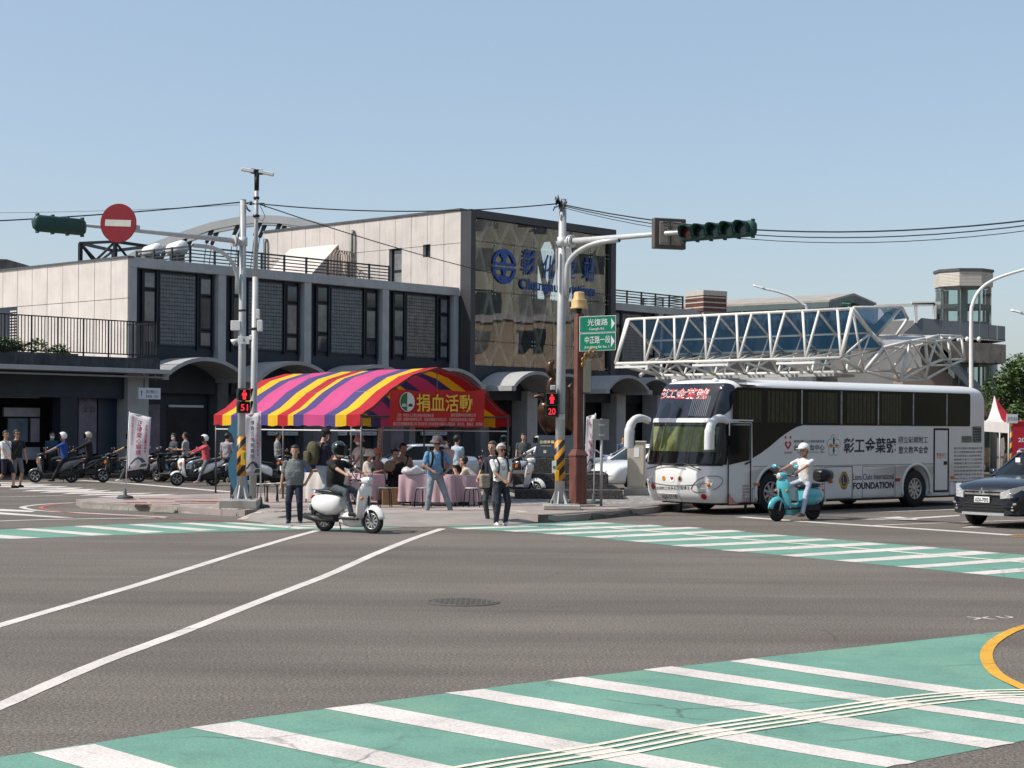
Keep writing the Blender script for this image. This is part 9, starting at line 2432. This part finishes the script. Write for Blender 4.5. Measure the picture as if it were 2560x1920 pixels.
lb = GX(-40, 95); lbo = thing('old_house', 'old stained house roof peeping above the far left wall', 'house', tuple(lb), 0.3)
m = MB(); zr = P(0, 650, 95).z; m.box(-6, 3.4, 0, 8, 0, zr-0.4); m.build('wall', STC, lbo); m = MB(); m.prism([(-6.5, -0.3, zr+0.1), (1.2, -0.3, zr+0.05), (4.0, -0.3, zr-0.7), (-6.5, -0.3, zr-0.7)], (0, 8.6, 0)); m.build('roof', STC, lbo, recalc=True)
# ---- street lamps
def lamp(label, pts, head, Y, r=0.06):
    b = GX(pts[0][0], Y); o = thing('street_lamp', label, 'street lamp', tuple(b), 0, 'curved street lamps')
    q = [P(x, y, Y)-b for x, y in pts]; q[0].z = 0
    m = MB(); sp = smooth_path(q, 6); m.tube(sp, [r*(1.25-0.5*i/len(sp)) for i in range(len(sp))], 10); m.build('lamp_pole', WHITE_P, o)
    h0, h1 = P(head[0], head[1], Y)-b, P(head[2], head[3], Y)-b; d = (h1-h0).normalized()
    m = MB(); m.loft([[h0+(h1-h0)*t+V((0, s_*w_, 0))+V((0, 0, z_*0.07)) for s_, z_ in ((-1, 0), (1, 0), (0.7, 1), (-0.7, 1))] for t, w_ in ((0, .06), (0.25, .14), (0.9, .14), (1, .08))], smooth=False); m.build('lamp_head', WHITE_P, o, recalc=True)
    return o
lamp('white curved street lamp rising behind the footbridge', [(2022, 1210), (2022, 900), (2018, 780), (2006, 760), (1975, 740), (1935, 727), (1908, 722)], (1912, 723, 1883, 715), 80)
lamp('tall white curved street lamp standing behind the coach rear', [(2428, 1240), (2428, 1000), (2428, 800), (2432, 760), (2450, 725), (2490, 697), (2570, 672), (2640, 660)], (2635, 660, 2690, 652), 58)
lamp('street lamp head reaching in at the right edge', [(2700, 1230), (2700, 900), (2695, 830), (2650, 800), (2600, 790), (2552, 783)], (2556, 784, 2527, 777), 66)
# ---- market canopy, banner board and sign at the right
mk_ = GX(2500, 57.0); mkt = thing('market_canopy', 'white and red peaked market canopy right of the coach', 'canopy', tuple(mk_))
pk = P(2486, 988, 57)-mk_; bl, br, bb, bf = P(2455, 1052, 56)-mk_, P(2580, 1052, 55.5)-mk_, P(2500, 1050, 60)-mk_, P(2522, 1056, 54.5)-mk_
CW_, CR_ = mk_fabric('canopy white', (0.66, 0.64, 0.62), 0.3), mk_fabric('canopy red', (0.45, 0.02, 0.04), 0.3)
def conc(a, b, mat):
    m = MB(); R_ = []
    for t in (0, 0.25, 0.5, 0.75, 1): e = t**1.0; R_.append([pk.lerp(a, t)-V((0, 0, 0.35*math.sin(math.pi*t))), pk.lerp(b, t)-V((0, 0, 0.35*math.sin(math.pi*t)))])
    R_.append([a-V((0, 0, 0.35)), b-V((0, 0, 0.35))]); m.loft(R_, closed=False, cap=False, smooth=False); m.build('canopy_panel', mat, mkt)
conc(bl, bf, CW_); conc(bf, br, CR_); conc(br, bb, CR_); conc(bb, bl, CW_)
for p in (bl, bf, br, bb): m = MB(); m.tube([(p.x, p.y, 0), (p.x, p.y, p.z)], 0.03, 8); m.build('leg', GALV, mkt)
rb = P(2545, 1090, 54)-GX(2545, 54); rbb = thing('red_print_board', 'red printed stall board with white blossoms at the right edge', 'board', tuple(GX(2545, 54)))
m = MB(); m.cbox(-0.25, 1.5, -0.03, 0.03, 0.5, 2.15, 0.004); bo = m.build('board', mk('board red', (0.42, 0.015, 0.035), 0.5, 0, 0.1, 2), rbb)
m = MB(); put_text(m, '2024彰化', (0.45, -0.03, 1.75), (1, 0, 0), (0, 0, 1), 0.9, 0.18, bold=0.01); m.build('board_lettering', SWHITE, bo)
for k in range(5): m = MB(); m.ball((-0.12+0.08*k, -0.035, 1.1+0.12*(k % 3)), (0.08, 0.006, 0.07)); m.build('blossom_print', SWHITE, bo)
nb_ = GX(2528, 50); nbs = thing('small_notice_sign', 'small green and white notice sign on a yellow black post', 'sign', tuple(nb_))
m = MB(); m.tube([(0, 0, 0), (0, 0, P(2528, 1040, 50).z)], 0.04, 8); m.build('post', CHEV, nbs)
a, b = P(2515, 1058, 50)-nb_, P(2543, 1036, 50)-nb_; m = MB(); m.cbox(a.x, b.x, -0.06, -0.04, a.z, b.z, 0.003); ob = m.build('sign_board', SIGNW, nbs)
m = MB(); put_text(m, '台中市公車站', ((a+b)/2)+V((0, -0.06, 0)), (1, 0, 0), (0, 0, 1), (b.x-a.x)*0.85, (b.z-a.z)*0.5); m.build('sign_lettering', GREENE, ob)
# ---- trees and shrubs
LEAF = mk('tree leaf', (0.075, 0.125, 0.038), 0.55, 0, 0.55, 2.2); BARK = mk('bark', (0.12, 0.095, 0.07), 0.9, 0, 0.3, 6, 0.6, 20)
def leafy(mb, c, R, n, s):
    for _ in range(n):
        while True:
            d = V((random.uniform(-1, 1), random.uniform(-1, 1), random.uniform(-1, 1)))
            if 0.15 < d.length < 1: break
        d = d.normalized()*(d.length**0.45)
        p = c + V((d.x*R[0], d.y*R[1], d.z*R[2])); u = V((random.uniform(-1, 1), random.uniform(-1, 1), random.uniform(-0.5, 0.5))).normalized(); w = u.cross(V((random.uniform(-1, 1), random.uniform(-1, 1), 1)).normalized()).normalized()
        l = s*random.uniform(0.6, 1.3); mb.add([p, p+u*l*0.5+w*l*0.28, p+u*l, p+u*l*0.5-w*l*0.28], [(0, 1, 2, 3)])
def tree(label, x, Y, top, spread, clumps):
    b = GX(x, Y); o = thing('broadleaf_tree', label, 'tree', tuple(b), 0, 'trees at the right')
    m = MB(); m.tube([(0, 0, 0), (0.1, 0, top*0.25), (0, 0.1, top*0.5)], [0.22, 0.17, 0.12], 9)
    cs = []
    for k in range(clumps):
        a = random.uniform(0, 6.28); r = random.uniform(0.2, 1)*spread; z = random.uniform(0.42, 0.93)*top; r *= math.sin(min(1, (1-(z/top-0.42)/0.58))*1.5+0.25)
        cs.append(V((r*math.cos(a), r*math.sin(a), z)))
    for c in cs[:12]: m.tube([(0, 0.05, top*0.35), c*0.5+V((0, 0, top*0.2)), c], [0.09, 0.05, 0.015], 6)
    m.build('trunk', BARK, o)
    m = MB()
    for c in cs: leafy(m, c, (spread*0.36, spread*0.36, top*0.10), 330, 0.21)
    m.build('crown', LEAF, o)
tree('dark green tree at the right edge behind the market canopy', 2566, 78, 5.6, 1.9, 26)
tree('low green tree behind the coach rear corner', 2516, 86, 4.6, 1.5, 16)
sh = Sloc(-6.2, -1.55, 4.70); shb = thing('terrace_shrub', 'low green shrub bed behind the terrace railing', 'shrub', tuple(sh), SROT)
m = MB()
for k in range(14): leafy(m, V((random.uniform(-1.6, 2.2), random.uniform(-0.3, 0.3), random.uniform(0.1, 0.42))), (0.45, 0.3, 0.28), 160, 0.17)
m.build('foliage', mk('shrub leaf', (0.11, 0.17, 0.05), 0.55, 0, 0.5, 3), shb); m = MB(); m.cbox(-2.0, 2.6, -0.35, 0.35, -0.06, 0.12, 0.02); m.build('planter', STC, shb)
# ================================================================== unseen blocks added for mirror images in glass and to cut low sky light
def block(label, x0, x1, y0, y1, h, mat, facing, floors, group='unseen blocks added for their effect on light'):
    o = thing('added_block', label, 'building', ((x0+x1)/2, (y0+y1)/2, 0), 0, group)
    hx, hy = (x1-x0)/2, (y1-y0)/2
    mb = MB(); mb.box(-hx, hx, -hy, hy, 0, h); w = mb.build('wall', mat, o)
    mb = MB(); mb.box(-hx-0.15, hx+0.15, -hy-0.15, hy+0.15, h, h+0.5); mb.build('parapet', CONC_G, o)
    fh = h/floors
    L = (y1-y0) if facing == 'x' else (x1-x0)
    n = int(L/4.2)
    me = None
    for f in range(floors):
        for k in range(n):
            t = -L/2 + (k+0.5)*L/n
            if facing == 'x': c_ = V((-hx, t, f*fh+fh*0.55)); b = (c_.x-0.05, c_.x+0.02, t-1.1, t+1.1, c_.z-fh*0.27, c_.z+fh*0.27)
            else: c_ = V((t, hy, f*fh+fh*0.55)); b = (t-1.1, t+1.1, c_.y-0.02, c_.y+0.05, c_.z-fh*0.27, c_.z+fh*0.27)
            mb = MB(); mb.box(*b); mb.build('window', PANE2 if (f+k) % 3 else PANE, o)
    return o
TANW = mk('tan tile wall', (0.30, 0.235, 0.165), 0.8, 0, 0.15, 0.4, streak=0.3)
OLVW = mk('olive grey wall', (0.17, 0.165, 0.13), 0.8, 0, 0.15, 0.4, streak=0.3)
GRYW = mk('grey tile wall', (0.24, 0.235, 0.22), 0.8, 0, 0.15, 0.4, streak=0.3)
block('unseen olive grey block added to darken the coach window reflections', 44, 58, 22, 52, 15, OLVW, 'x', 5)
block('unseen tan block added for reflections in the left of the station glass', 46, 60, 56, 84, 12, TANW, 'x', 4)
block('unseen tall grey green block shaped for the upper station glass reflections', 48, 62, 87, 108, 27, mk('grey green wall', (0.36, 0.36, 0.30), 0.8, 0, 0.15, 0.25, streak=0.5), 'x', 8)
block('unseen low tan front added for reflections at the foot of the station glass', 46.5, 47.9, 86, 109, 10.5, mk('pale tan wall', (0.42, 0.34, 0.26), 0.8, 0, 0.15, 0.25, streak=0.4), 'x', 3)
block('unseen grey block added for reflections in the right of the station glass', 54, 68, 111, 140, 14, GRYW, 'x', 4)
block('unseen grey block right of the viewer, added to hold back low sky light', 40, 54, -14, 18, 18, GRYW, 'x', 5)
block('unseen tan block behind the viewer, added to hold back low sky light', -4, 34, -46, -26, 16, TANW, 'y', 5)
block('unseen olive block behind and left of the viewer, added to cut low sky light', -52, -10, -50, -30, 12, OLVW, 'y', 4)
